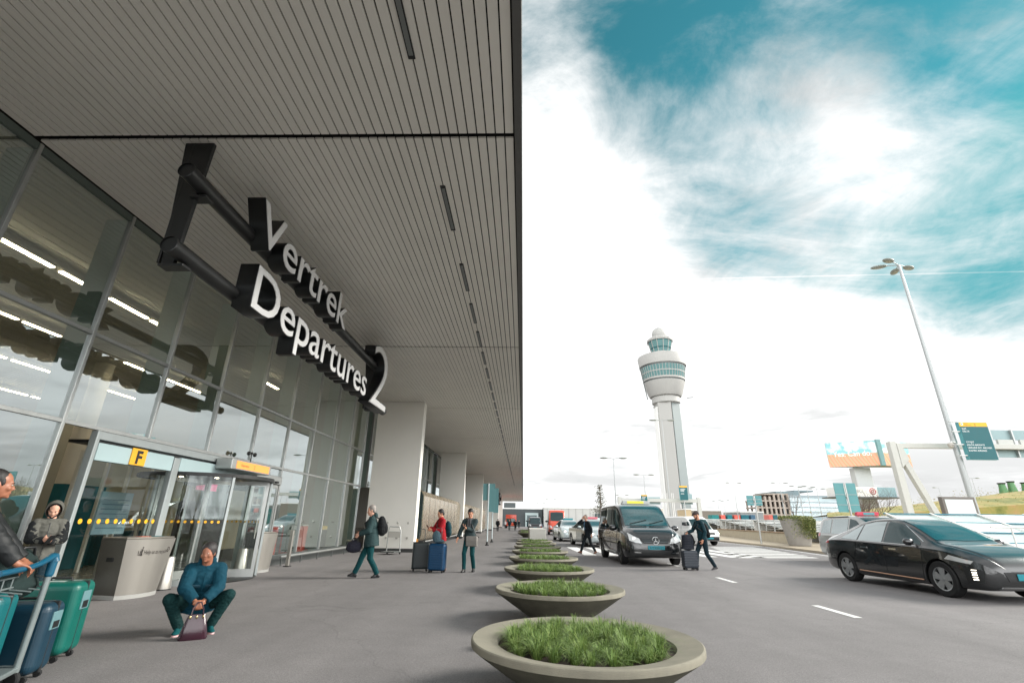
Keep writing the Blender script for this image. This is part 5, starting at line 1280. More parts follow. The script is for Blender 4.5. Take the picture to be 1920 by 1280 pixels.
gm0 = grass_mesh(78, 150, .0024, 1); gm1 = grass_mesh(74, 90, .0030, 2); gm2 = grass_mesh(56, 44, .005, 5)
for k, p in enumerate(planters):
    g = link('grass_bed', gm0 if k == 0 else gm1 if k < 3 else gm2); g.location = p.location; g.rotation_euler.z = k*.9
    tag(g, 'tufted green grass growing in the nearest bowl planter' if k == 0 else 'tufted green grass in the %s bowl planter' % ORD[k] if k < 8 else 'tufted grass in the %s planter beyond the concrete block' % ['first', 'second', 'third'][k-8], 'grass', None, 'stuff')
blk = thing('concrete_block', 'plain pale concrete block standing behind the row of planters', 'concrete block', (1.1, 38.6, 0))
mb = MB(); mb.box((-.62, 0, 0), (.62, 7.5, .92)); mb.build('block', M('pale_concrete', (196, 194, 186), .8, var=.06), blk, bevel=.02)
t = thing('wooden_plinth', 'low timber block on the ground between the first two planters', 'block', (-.12, 6.55, 0), R(8))
mb = MB(); mb.box((-.3, -.12, 0), (.3, .12, .14)); mb.build('block', concrete, t, bevel=.01)

# ------------------------------------------------------------------ luggage
def suitcase(name, label, loc, rz, w_, d_, h_, mat, ribs=0, hard=True, z=0., vertical=True, handle=0., wheels=True, sticker=False, latch=True):
    t = thing(name, label, 'suitcase', (loc[0], loc[1], z), rz)
    b0 = .055 if wheels else 0
    mb = MB(); mb.box((-w_/2, -d_/2, b0), (w_/2, d_/2, b0+h_)); mb.build('shell', mat, t, bevel=min(.075, d_*.28), seg=6)
    mb = MB()
    mb.box((-w_/2-.003, -.012, b0-.003), (w_/2+.003, .012, b0+h_+.003)); mb.build('seam', plastic_black, t, bevel=.03)
    if ribs:
        mb = MB()
        for k in range(ribs):
            zc = b0+h_*(.08+.84*k/(ribs-1))
            mb.box((-w_/2+.035, -d_/2-.008, zc-h_*.018), (w_/2-.035, d_/2+.008, zc+h_*.018))
        mb.build('ribs', mat, t, bevel=.006)
    if wheels:
        for x in (-1, 1):
            for y in (-1, 1):
                mb = MB(); mb.lathe([(.0, -.018), (.028, -.018), (.028, .018), (0, .018)], 14, X=Matrix.Rotation(R(90), 4, 'X'), o=(x*(w_/2-.06), y*(d_/2-.05), .028)); mb.build('wheel', rubber, t)
    if handle:
        mb = MB(); mb.tube([(-.085, .02, b0+h_-.02), (-.085, .02, b0+h_+handle-.02), (-.06, .02, b0+h_+handle), (.06, .02, b0+h_+handle), (.085, .02, b0+h_+handle-.02), (.085, .02, b0+h_-.02)], .010, 8); mb.build('pull_handle', alu_dark, t)
    mb = MB(); mb.tube([(-.10, 0, b0+h_-.005), (-.09, 0, b0+h_+.028), (.09, 0, b0+h_+.028), (.10, 0, b0+h_-.005)], .012, 8); mb.build('carry_handle', plastic_black, t)
    if latch:
        mb = MB(); mb.box((w_/2-.005, -.075, b0+h_*.60), (w_/2+.012, .075, b0+h_*.86)); lt = mb.build('latch_panel', M('latch_grey', (96, 130, 134), .4), t, bevel=.006)
        mb = MB(); mb.box((w_/2+.008, -.05, b0+h_*.62), (w_/2+.0135, .05, b0+h_*.72)); mb.build('side_handle', plastic_black, lt)
    if sticker:
        mb = MB(); mb.box((-.10, -.10, b0+h_+.0005), (.07, -.02, b0+h_+.002)); mb.box((.09, .02, b0+h_+.0005), (.17, .06, b0+h_+.002)); mb.build('sticker', M('sticker', (176, 190, 186), .6), t)
    return t
green_c = M('case_green', (0, 90, 80), .38, var=.06, bump=.12, bscale=240); navy_c = M('case_navy', (10, 46, 62), .42, var=.06, bump=.12, bscale=240); teal_c = M('case_teal', (0, 90, 94), .4, var=.05, bump=.1, bscale=240)
HZ = heading(.42, .90)
suitcase('suitcase', 'bright green hard suitcase with stickers, farthest on the trolley', (-5.0, 5.62), R(16), .54, .38, .68, green_c, z=0, sticker=True, handle=0)
suitcase('suitcase', 'navy blue hard suitcase standing between the green case and trolley', (-4.64, 4.94), R(18), .50, .32, .58, navy_c, z=0.0)
tc_ = suitcase('suitcase', 'teal hard suitcase with pink strokes lying nearest on the trolley', (-4.66, 4.40), R(18), .60, .30, .60, teal_c, z=.17, latch=False, wheels=False)
mb = MB()
for k, x in enumerate((-.02, .03, .08)): mb.bar((x, -.157, .30), (x+.02, -.157, .39), .010, .004, up=(0, 1, 0))
mb.build('pink_strokes', M('pink_print', (206, 108, 130), .5), tc_)
# trolley
tr = thing('luggage_trolley', 'grey airport luggage trolley with blue push handle in the foreground', 'luggage trolley', (0, 0, 0))
P1 = V((-4.38, 4.77, 1.04)); P2 = V((-4.02, 3.95, .97)); hd2 = V((.92, .40, 0)).normalized(); bar_d = (P2-P1).normalized()
hblue = M('handle_blue', (0, 78, 104), .4)
mb = MB(); mb.tube([P1+hd2*.02-V((0, 0, .05)), P1, P1+bar_d*.05+V((0, 0, .005)), P1+bar_d*.25-V((0, 0, .025)), (P1+P2)/2-V((0, 0, .03)), P2], [.030, .034, .031, .024, .022, .024], 14); mb.build('push_handle', hblue, tr)
mb = MB(); mb.cap(P1-V((0, 0, .15)), P1-V((0, 0, .02)), .034, .036, n=14); mb.build('handle_grip', hblue, tr)
post = M('trolley_post', (132, 142, 142), .4, metal=.5, var=.08)
for P_ in (P1, P2):
    f_ = P_-bar_d*.0
    mb = MB(); mb.tube([V((P_.x, P_.y, P_.z-.14)), V((P_.x-.01, P_.y-.0, .5)), V((P_.x-.02, P_.y, .12))], .026, 12); mb.build('upright', post, tr)
for k, P_ in enumerate((P1, P2)):
    for f_ in (-.02, ):
        c = V((P_.x-.03, P_.y, .065)); mb = MB(); mb.lathe([(0, -.022), (.055, -.022), (.065, -.012), (.065, .012), (.055, .022), (0, .022)], 24, X=Matrix.Rotation(R(90), 4, 'X'), o=c); mb.build('wheel', rubber, tr)
bk = -hd2
mb = MB()
for z_ in (.86, .78): mb.tube([P1+V((0, 0, z_-1.04)), P1-hd2*.16-bar_d*.06+V((0, 0, z_-1.04+.02)), P2-hd2*.16-bar_d*.02+V((0, 0, z_-.97+.02)), P2+V((0, 0, z_-.97))], .008, 8)
for k in range(6):
    q = P1+(P2-P1)*(.08+.84*k/5)-hd2*.16; q.z = .88; mb.tube([q, V((q.x, q.y, .79)), V((q.x+hd2.x*.15, q.y+hd2.y*.15, .77))], .006, 6)
mb.build('basket', post, tr)
mb = MB(); A_ = [P1-bar_d*.05, P2+bar_d*.05, P2+bar_d*.05-V((.75, .0, 0)), P1-bar_d*.05-V((.75, .0, 0))]
mb.prism([V((p.x, p.y, .12)) for p in A_], (0, 0, .04)); mb.build('platform', post, tr, bevel=.01)
# carry bag on the trolley basket
cb = thing('carry_bag', 'dark green canvas bag resting on the trolley behind its handle', 'bag', (-4.62, 4.62, .80))
mb = MB(); mb.ell((0, 0, .12), (.17, .22, .20)); mb.ell((0.02, .02, .0), (.18, .23, .12)); fuse(mb, 'bag', cloth('canvas_green', (38, 56, 54)), .012, cb, 3, wr=.02, ws=9)
mb = MB(); mb.tube([(.10, -.10, .20), (.12, -.05, .32), (.12, .05, .32), (.10, .10, .20)], .012, 8); mb.build('handle', plastic_black, cb)

# two cases beside the man in red
suitcase('suitcase', 'black soft suitcase with pulled out handle, left of the blue one', (-3.05, 15.45), R(12), .50, .30, .74, M('case_black', (30, 38, 40), .6, var=.1, bump=.2), ribs=0, handle=.36)
suitcase('suitcase', 'ribbed blue hard suitcase standing in front of the man in red', (-2.50, 15.15), R(-8), .50, .30, .72, M('case_blue', (4, 56, 90), .35), ribs=11, handle=.42, latch=False)
t = thing('travel_pillow', 'small grey bag hanging over the handle of the blue suitcase', 'bag', (-2.56, 15.13, .86))
mb = MB(); mb.ell((0, 0, .10), (.13, .07, .17)); mb.ell((.1, .03, -.02), (.14, .06, .05)); fuse(mb, 'bag', cloth('grey_bag', (86, 112, 122)), .012, t, 2, wr=.012)
t = thing('luggage_tag', 'orange luggage tag on the handle of the black suitcase', 'tag', (-3.18, 15.36, .86))
mb = MB(); mb.box((-.03, -.005, -.06), (.03, .005, .02)); mb.build('card', M('tag_orange', (226, 150, 60), .5), t, bevel=.004); mb = MB(); mb.tube([(0, 0, .02), (.02, .03, .05), (.09, .06, .06)], .004, 6); mb.build('loop', plastic_black, t)
# tall ribbed case of the bearded man
tl = thing('suitcase', 'tall ribbed charcoal suitcase under the hand of the bearded man', 'suitcase', (5.52, 17.38, 0), R(4))
cm = M('case_charcoal', (52, 58, 66), .45, var=.06)
mb = MB(); mb.box((-.24, -.15, .06), (.24, .15, .60)); mb.build('shell', cm, tl, bevel=.06, seg=5)
mb = MB()
for k in range(6): mb.box((-.238, -.157, .13+k*.075), (.238, .157, .165+k*.075))
mb.build('ribs', cm, tl, bevel=.008)
ub = thing('duffel_bag', 'tall padded charcoal bag stacked on the ribbed suitcase', 'bag', (5.50, 17.38, .605), R(4))
mb = MB()
for k in range(9): mb.ell((-.01+.006*k-.0006*k*k, 0, .04+k*.05), (.235-.006*k, .15, .042))
fuse(mb, 'bag', cloth('quilted', (44, 48, 58), .6), .012, ub, 2)
mb = MB(); mb.tube([(-.06, 0, .48), (-.05, 0, .54), (.07, 0, .54), (.08, 0, .48)], .012, 8); mb.build('handle', plastic_black, ub)
for x in (-1, 1):
    for y in (-1, 1):
        mb = MB(); mb.lathe([(0, -.02), (.035, -.02), (.035, .02), (0, .02)], 14, X=Matrix.Rotation(R(90), 4, 'X'), o=(x*.18, y*.10, .035)); mb.build('wheel', rubber, tl)
# parked empty trolley by the pier
t = thing('luggage_trolley', 'empty silver luggage trolley parked against the widest pier', 'luggage trolley', (-5.75, 22.8, 0), R(-12))
mb = MB(); mb.tube([(-.32, 0, .10), (-.30, -.02, .95), (-.24, -.05, 1.12), (.24, -.05, 1.12), (.30, -.02, .95), (.32, 0, .10)], .022, 10); mb.build('frame', alu, t)
mb = MB(); mb.box((-.29, -.03, .68), (.29, -.0, .92)); mb.build('advert_panel', M('panel_white', (206, 204, 196), .5), t, bevel=.01)
mb = MB(); mb.box((-.33, -.55, .08), (.33, .12, .12)); mb.build('platform', alu_dark, t, bevel=.01)
mb = MB(); mb.tube([(-.26, -.03, .95), (-.26, -.22, .92), (.26, -.22, .92), (.26, -.03, .95)], .009, 8); mb.build('basket', alu, t)
for x in (-.3, .3): 
    mb = MB(); mb.lathe([(0, -.02), (.05, -.02), (.05, .02), (0, .02)], 14, X=Matrix.Rotation(R(90), 4, 'Y'), o=(x, .06, .05)); mb.build('wheel', rubber, t)
# green marker tag on the first pier's side
# walkway sign poles
for i, (x, y, h_, lab) in enumerate(((-2.25, 32.1, 3.72, 'nearer slim post with teal sign panels on the walkway'), (-2.26, 37.1, 3.76, 'farther slim post with teal sign panels on the walkway'))):
    t = thing('sign_post', lab, 'sign post', (x, y, 0), 0, 'teal sign posts on the walkway')
    mb = MB(); mb.tube([(0, 0, 0.05), (0, 0, h_)], .045, 12); mb.build('pole', M('pole_white', (190, 202, 204), .4), t)
    mb = MB(); mb.lathe([(.12, 0), (.12, .04), (.06, .10), (.05, .22)], 16); mb.build('foot', plastic_black, t)
    tp_ = M('sign_back', (92, 140, 142), .5)
    if i == 0: mb = MB(); mb.box((-.36, .05, h_-1.05), (-.05, .08, h_-.02)); mb.build('sign_panel', tp_, t)
    mb = MB(); mb.box((.05, .05, h_-1.75), (.42, .08, h_-.02)); mb.build('sign_panel', tp_, t)
# ------------------------------------------------------------------ road markings
def mark(name, pts, label, group):
    mb = MB(); mb.add([(x, y, .004) for x, y in pts], [tuple(range(len(pts)))]); o = mb.build(name, road_paint); tag(o, kind='structure'); return o
for k in range(-2, 9):
    y0 = 9.05+k*4.85
    if y0 < 3 or 22 < y0 < 38: continue
    mark('road_marking', [(5.46, y0), (5.60, y0), (5.60, y0+1.25), (5.46, y0+1.25)], '', '')
for k in range(8):
    x0 = 2.65+k*1.12
    mark('zebra_stripe', [(x0+.2, 24.3), (x0+.80, 24.35), (x0+.62, 31.6), (x0+.0, 31.5)], '', '')
for k in range(9):
    y0 = 24.0+k*1.35
    mark('zebra_stripe', [(9.9+k*.34, y0), (14.0+k*.25, y0+.9), (14.0+k*.25, y0+1.5), (9.9+k*.34, y0+.62)], '', '')
mark('edge_line', [(14.6, 21.0), (14.75, 21.0), (17.0, 36.5), (16.85, 36.5)], '', '')
mark('edge_line', [(16.85, 36.7), (17.0, 36.7), (17.2, 60), (17.05, 60)], '', '')
pave_m = M('paving_sand', (164, 152, 132), .85, var=.12, vscale=2, bump=.2)
mb = MB(); mb.prism([(15.2, 18, 0), (60, 18, 0), (90, 150, 0), (19.5, 150, 0), (17.4, 38, 0)], (0, 0, .12)); o = mb.build('pavement', pave_m); o['kind'] = 'structure'

# ------------------------------------------------------------------ parapet with railing
def pt(px, py): v = ray(px, py); t_ = -H/v.z; return V((v.x*t_, v.y*t_, 0))
W0, W1 = V((20.4, 37.2, .12)), V((26.5, 70, .12))
wall_m = M('parapet_stone', (184, 175, 154), .85, var=.10, vscale=2, bump=.2)
t = thing('parapet_wall', 'long low cream parapet wall with brown coping and steel railing', 'parapet wall', (0, 0, 0))
mb = MB(); mb.bar(W0+V((0, 0, .35)), W1+V((0, 0, .35)), .35, .70); mb.build('wall', wall_m, t)
mb = MB(); mb.bar(W0+V((0, 0, .76)), W1+V((0, 0, .76)), .46, .09); mb.build('coping', M('coping', (150, 128, 104), .8, var=.1), t)
for k in range(14):
    p = W0+(W1-W0)*(k/13.); mb = MB(); mb.bar(p+V((0, 0, .8)), p+V((.1, 0, 1.75)), .06, .06); mb.build('baluster', alu, t)
for z_ in (1.0, 1.18, 1.36, 1.54, 1.75):
    mb = MB(); mb.tube([W0+V((.08*z_/1.7, 0, z_)), W1+V((.08*z_/1.7, 0, z_))], .022 if z_ < 1.7 else .035, 6); mb.build('rail', alu, t)

# ------------------------------------------------------------------ ribbed white skylights beyond the parapet
def skylight(label, x0, x1, y0, y1, zl, zr, n, rot=0.):
    t = thing('skylight', label, 'skylight', (x0, y0, 0), rot, 'white ribbed skylights beyond the parapet')
    L_ = x1-x0; W_ = y1-y0
    sl_ = (zr-zl)/W_
    mb = MB(); mb.prism([(0, 0, 0), (L_, 0, 0), (L_, 0, zl), (0, 0, zl)], (0, .12, 0)); mb.prism([(0, W_-.1, 0), (L_, W_-.1, 0), (L_, W_-.1, zr-.03), (0, W_-.1, zr-.03)], (0, .1, 0)); mb.build('curb', white_paint, t)
    g = MB(); g.prism([(.02, .125, zl-.02), (L_-.02, .125, zl-.02), (L_-.02, W_-.11, zr-.05), (.02, W_-.11, zr-.05)], (0, 0, .02)); g.build('glazing', glassmat('sky_glass', (1, 1, 1), .08, under=(.34, .42, .42)) if 'sky_glass' not in MATS else MATS['sky_glass'], t)
    for k in range(n):
        f_ = k/(n-1); y = .12+(W_-.24)*f_; z = zl+(zr-zl)*f_+.015
        mb = MB(); mb.box((-.1, y-W_*.042, z-.03), (L_+.1, y+W_*.042, z+.05)); mb.build('rib', white_paint, t)
for i, (x0, x1, y0, y1, zl, zr) in enumerate(((24, 40, 40.5, 47, .72, 1.66), (26, 46, 49.5, 58, .8, 1.92), (28, 56, 61, 73, .9, 2.1), (31, 70, 77, 92, .9, 2.3))):
    skylight(['nearest white ribbed skylight right of the round pot', 'second white ribbed skylight beyond the parapet', 'third white ribbed skylight beyond the parapet', 'farthest white ribbed skylight before the grassy roof'][i], x0, x1, y0, y1, zl, zr, 8)
# big sloping glass roof at the right edge
gr = thing('glass_roof', 'sloping glass roof with blue bars at the right edge behind the taxi', 'glass roof', (15.6, 17.2, 0), R(-6))
LX, LY, z0_, z1_ = 15, 6.0, .16, 1.95
mb = MB(); mb.prism([(0, 0, 0), (LX, 0, 0), (LX, 0, z0_), (0, 0, z0_)], (0, .15, 0)); mb.prism([(0, LY, .1), (LX, LY, .1), (LX, LY, z1_-.05), (0, LY, z1_-.05)], (0, .15, 0)); mb.prism([(0, .15, .0), (0, LY, .0), (0, LY, z1_-.05), (0, .15, z0_-.02)], (.12, 0, 0)); mb.build('curb', white_paint, gr)
mb = MB(); mb.prism([(.13, .16, z0_), (LX, .16, z0_), (LX, LY-.01, z1_), (.13, LY-.01, z1_)], (0, 0, -.03)); mb.build('glazing', glassmat('roof_glass', (1, 1, 1), .06, under=(.60, .68, .66)), gr)
bar_b = M('bar_blue', (58, 120, 136), .4)
for k in range(6):
    f_ = k/5; mb = MB(); mb.bar((0, .16+(LY-.2)*f_, z0_+(z1_-z0_)*f_+.03), (LX, .16+(LY-.2)*f_, z0_+(z1_-z0_)*f_+.03), .08, .05); mb.build('glazing_bar', bar_b, gr)
for k in range(9):
    x = .1+k*(LX-.2)/8; mb = MB(); mb.bar((x, .1, z0_+.06), (x, LY, z1_+.06), .07, .05); mb.build('rafter', white_paint, gr)
pn = M('white_blind', (222, 226, 222), .6)
for (i, j) in ((1, 1), (2, 2), (3, 1), (4, 3), (2, 4), (5, 2), (6, 4), (1, 3)):
    x = .1+i*(LX-.2)/8; f0, f1 = j/5, (j+1)/5
    mb = MB(); mb.prism([(x+.06, .16+(LY-.2)*f0+.06, z0_+(z1_-z0_)*f0+.012), (x+1.78, .16+(LY-.2)*f0+.06, z0_+(z1_-z0_)*f0+.012), (x+1.78, .16+(LY-.2)*f1-.06, z0_+(z1_-z0_)*f1+.012), (x+.06, .16+(LY-.2)*f1-.06, z0_+(z1_-z0_)*f1+.012)], (0, 0, .006)); mb.build('blind_panel', pn, gr)
mb = MB(); mb.tube([(-.4, -.35, 1.45), (LX, -.35, 1.45)], .03, 8)
for k in range(6): mb.tube([(.2+k*2.6, -.35, .12), (.2+k*2.6, -.35, 1.45)], .025, 8)
rl = mb.build('hand_rail', white_paint, gr)

# ------------------------------------------------------------------ grassy roof
def crest(px): return 962-(px-1560)*.094 if px < 1720 else 946.9-(px-1720)*.108
mb = MB(); rows = []
NX = 60
for i in range(NX+1):
    px = 1552+(2300-1552)*i/NX; col = []
    for Y, f_ in ((56, 0.), (56.4, .42), (60, .62), (66, .80), (76, .95), (92, 1.03), (130, 1.0)):
        top = at(px, crest(px) if px < 2100 else crest(2100), 84); base = at(px, 972 if px < 1700 else 968, 56)
        x_ = at(px, 970, Y).x if Y < 100 else at(px, 970, 100).x*1.2
        z_ = 1.75+(max(.05, top.z-1.75))*f_+.08*mnoise.noise(V((x_*.2, Y*.2, 0)))*(f_ > .5)
        col.append((x_, Y, z_))
    rows.append(col)
m_ = len(rows[0]); vs = [p for r_ in rows for p in r_]
mb.add(vs, [(i*m_+j, (i+1)*m_+j, (i+1)*m_+j+1, i*m_+j+1) for i in range(NX) for j in range(m_-1)], 0, True)
o = mb.build('grass_hill', turf); o['kind'] = 'structure'
# tufts so that the crest is not a clean line
rg = random.Random(9); mb = MB()
for _ in range(4200):
    i = rg.randrange(NX); j = rg.choice((1, 2, 3, 3, 4, 4)); a, b = V(rows[i][j]), V(rows[i+1][j+1]); u, v_ = rg.random(), rg.random()
    p = V((a.x+(b.x-a.x)*u, a.y+(b.y-a.y)*v_, 0)); q0, q1 = V(rows[i][j]), V(rows[i][j+1]); p.z = q0.z+(q1.z-q0.z)*v_
    s_ = rg.uniform(.03, .10)
    for k in range(3):
        an_ = rg.uniform(0, 6.3); d = V((math.cos(an_), math.sin(an_), 0))
        mb.add([p-d*s_*.5, p+d*s_*.5, p+V((0, 0, s_*rg.uniform(.6, 1.3)))+d*rg.uniform(-.1, .1)], [(0, 1, 2)], 0)
o = mb.build('roof_turf', turf); tag(o, 'dry tussocky grass covering the sloping roof', 'grass', None, 'stuff')
t = thing('roof_edge', 'long white roof edge band below the grassy roof', 'roof edge', (0, 0, 0))
mb = MB(); a = at(1640, 970, 55); b = at(2300, 968, 55)
mb.prism([(a.x-6, 55, .12), (b.x, 55, .12), (b.x, 55, 1.95), (a.x-6, 55, 1.78)], (0, 1.2, 0)); mb.build('band', M('edge_cream', (205, 198, 188), .7, var=.06), t)
mb = MB(); rg = random.Random(4); x = a.x-6
while x < b.x:
    w_ = rg.uniform(.2, .55); mb.box((x, 54.8, 1.76+(x-a.x+6)/(b.x-a.x+6)*.17), (x+w_, 56.2, 1.86+rg.uniform(0, .1)+(x-a.x+6)/(b.x-a.x+6)*.17)); x += w_+rg.uniform(.02, .1)
mb.build('edge_stones', M('edge_stone', (226, 222, 214), .8, var=.1), t)
for i in range(4):
    p = at(1830+i*62, 933-(i*5), 70); p.z -= .4
    tt = thing('roof_vent', '%s small white vent from the left on the grassy roof' % ORDS[i], 'vent', (p.x, p.y, p.z), 0, 'small vents on the grassy roof')
    mb = MB(); mb.lathe([(.16, -.3), (.16, .28), (.24, .28), (.24, .36), (0, .42)], 14); mb.build('vent', white_paint, tt)
# three green chimneys behind the hill
chg = M('chimney_green', (84, 134, 88), .5, var=.3, vscale=1.2, streak=True)
for i, (px, py) in enumerate(((1890, 927), (1907, 924), (1932, 922))):
    p = at(px, py, 100); q = at((1881, 1900, 1917)[i], (905, 902, 904)[i], 100)
    t = thing('green_chimney', ['left', 'middle', 'right'][i]+' green tapered chimney of the three behind the grassy roof', 'chimney', (p.x-.6, 100, p.z-1.5), 0, 'green chimneys behind the roof')
    hh = q.z-p.z+1.5
    mb = MB(); mb.lathe([(.95, 0), (.80, hh*.35), (.55, hh*.8), (.50, hh*.95)], 18); mb.build('stack', chg, t)
    mb = MB(); mb.lathe([(.62, hh*.94), (.66, hh), (.45, hh), (.45, hh*.95)], 18); mb.build('rim', dark_steel, t)

# ------------------------------------------------------------------ lamp posts
lampg = M('lamp_grey', (166, 170, 170), .4, metal=.3, var=.04); lamph = M('lamp_head', (140, 146, 140), .4, var=.1)
def mast(label, x, y, h_, heads, r=.13, sz=1., group=None, plate=None):
    t = thing('street_lamp', label, 'street lamp', (x, y, 0), 0, group)
    mb = MB(); mb.tube([(0, 0, 0), (0, 0, h_*.45), (0, 0, h_)], [r, r*.8, r*.42], 14); mb.build('pole', lampg, t)
    for a in heads:
        d = V((math.cos(R(a)), math.sin(R(a)), 0)); mb = MB()
        mb.tube([V((0, 0, h_-.05)), d*.45*sz+V((0, 0, h_+.04)), d*.75*sz+V((0, 0, h_+.04))], .035*sz, 8); mb.build('arm', lampg, t)
        Xr = Matrix.Rotation(R(a), 3, 'Z'); mb = MB(); mb.ell(d*1.18*sz+V((0, 0, h_+.05)), (.52*sz, .27*sz, .10*sz), X=Xr, n=20); hd = mb.build('lamp_head', lamph, t)
        mb = MB(); mb.ell(d*1.18*sz+V((0, 0, h_+.0)), (.36*sz, .19*sz, .065*sz), X=Xr, n=16); mb.build('lens', M('lamp_lens_off', (160, 160, 150), .2), hd)
    if plate:
        mb = MB(); mb.box((-.16, -.16, 0), (.16, .16, .03)); mb.build('base_plate', dark_steel, t)
    return t
mast('very tall pale street lamp with four oval heads, leaning over the gantry sign', 30.8, 35, 21.6, (25, 65, 160, 205), .215, 1.15)
# camera arm on the pole
t = thing('surveillance_camera', 'white dome camera on a short arm fixed to the tall lamp', 'camera', (30.75, 34.9, 0))
p = at(1783, 835, 34.7); mb = MB(); mb.tube([(-.05, -.1, p.z-.0+.25), (p.x-30.75+.15, -.2, p.z+.28), (p.x-30.75, -.2, p.z+.15)], .045, 8); mb.build('arm', white_paint, t)
mb = MB(); mb.ell((p.x-30.75, -.2, p.z-.02), (.17, .17, .17)); mb.lathe([(.19, p.z+.02), (.19, p.z+.14), (.08, p.z+.2)], 18, o=(p.x-30.75, -.2, 0)); mb.build('dome', M('dome_grey', (176, 172, 164), .3), t)
for i, (px, ptop, pbot, Y, hd, sz) in enumerate(((1150, 859, 975, 60, (0, 180), 1.), (1207, 890, 975, 95, (0, 180), 1.2), (1375, 905, 975, 110, (0, 180), 1.1), (1166, 928, 972, 130, (0, 180), 1.1), (1033, 936, 960, 175, (0, 180), 1.2), (1014, 943, 960, 175, (0, 180), 1.0), (1074, 942, 960, 175, (0, 180), 1.0),
       (1461, 905, 975, 150, (0, 180), 1.6), (1346, 939, 970, 170, (0, 180), 1.2), (1357, 937, 970, 170, (0, 180), 1.2), (1496, 911, 968, 150, (0, 180), 1.6), (1512, 913, 968, 150, (0, 180), 1.6), (1531, 916, 968, 150, (0, 180), 1.6), (1688, 917, 962, 120, (0,), .9), (1760, 914, 962, 120, (180,), .9), (1822, 896, 960, 120, (0, 180), 1.1), (1277, 955, 972, 240, (0, 180), 1.2))):
    tp_ = at(px, ptop, Y)
    mast(['slim lamp post nearest the van taxi, standing above its roof sign', 'slim lamp post left of the control tower', 'slim lamp post right of the control tower', 'short lamp post beside the small teal sign', 'middle lamp post above the far low hall', 'left lamp post above the far low hall', 'right lamp post above the far low hall',
          'lone lamp post left of the glass office block', 'left of two close lamp posts beside the round pot sign', 'right of two close lamp posts beside the round pot sign', 'left of three lamp posts before the office block', 'middle of three lamp posts before the office block', 'right of three lamp posts before the office block', 'single arm lamp post left of the leaning gantry leg', 'single arm lamp post right of the leaning gantry leg', 'lamp post behind the tall lamp, above the grassy roof', 'tiny far lamp post under the gantry sign'][i],
         tp_.x, Y, tp_.z, hd, .10*sz, sz, 'lamp posts in the distance')
# lamp in front of the tower
p = at(1254, 788, 120); mast('slim double headed lamp post standing in front of the control tower', at(1268, 965, 120).x-1.2, 120, p.z, (0, 180), .16, 1.9, 'lamp posts in the distance')

# ------------------------------------------------------------------ gantries with signs
gm = M('gantry_white', (190, 191, 185), .5, var=.04)
back_m = M('sign_back_grey', (140, 162, 164), .45, metal=.2, var=.05)
def teal_board(label, o3, w_, h_, rz, lines, head=True, yellow=True):
    t = thing('direction_sign', label, 'sign', o3, rz)
    mb = MB(); mb.box((0, 0, 0), (w_, .28, h_)); mb.build('case', M('sign_case', (80, 150, 156), .4), t, bevel=.01)
    hy = h_*.12
    mb = MB(); mb.box((.02, -.012, .02), (w_-.02, -.001, h_-hy-.005)); pn_ = mb.build('panel', teal_sign, t)
    mb = MB(); mb.box((.02, -.012, h_-hy+.002), (w_-.02, -.001, h_-.02)); yp = mb.build('header', amber_sign, t)
    for s_, x, z, sz in lines: text(s_, sz, FACE_CAM((x, -.0135, z)), pn_, text_white, .001)
    return t, yp
gy = 36.5
t = thing('road_gantry', 'white A shaped road gantry carrying backs of road signs', 'gantry', (0, 0, 0))
A_ = at(1668, 828, gy); Bv = at(1676, 972, gy); Bd = at(1752, 972, gy)
mb = MB(); mb.bar((A_.x+.05, gy, 0), (A_.x+.05, gy, A_.z), .46, .45, up=(0, 1, 0)); mb.build('column', gm, t, bevel=.03)
mb = MB(); mb.bar((A_.x+.55, gy+.02, A_.z-1.0), (Bd.x+1.0, gy+.02, 0.), .38, .38, up=(0, 1, 0)); mb.prism([(A_.x+.30, gy-.24, A_.z-.1), (A_.x+.62, gy-.24, A_.z-.15), (A_.x+.95, gy-.24, A_.z-1.3), (A_.x+.30, gy-.24, A_.z-1.9)], (0, .5, 0)); mb.build('brace', gm, t, bevel=.02)
b1 = at(1962, 826, gy); mb = MB(); mb.bar((A_.x+.3, gy+.01, A_.z-.28), (b1.x+8, gy+.01, A_.z-.28), .36, .34, up=(0, 1, 0)); mb.build('beam', gm, t, bevel=.02)
s0 = at(1850, 806, gy+.5); s1 = at(1990, 858, gy+.5); zt_, zb_ = s0.z, at(1870, 857, gy+.5).z
for k in range(8):
    x = s0.x+k*1.62
    for (za, zb2) in ((zb_, (zb_+zt_)/2-.28), ((zb_+zt_)/2+.28, zt_)):
        mb = MB(); mb.box((x, gy+.5, za), (x+1.58, gy+.56, zb2)); mb.build('sign_back', back_m, t)
    mb = MB(); mb.box((x-.05, gy+.30, zb_), (x+.05, gy+.49, zt_)); mb.build('bracket', alu, t)
    mb = MB(); mb.box((x+.3, gy+.22, (zb_+zt_)/2-.26), (x+1.4, gy+.40, (zb_+zt_)/2+.26)); mb.build('joint_box', gm, t)
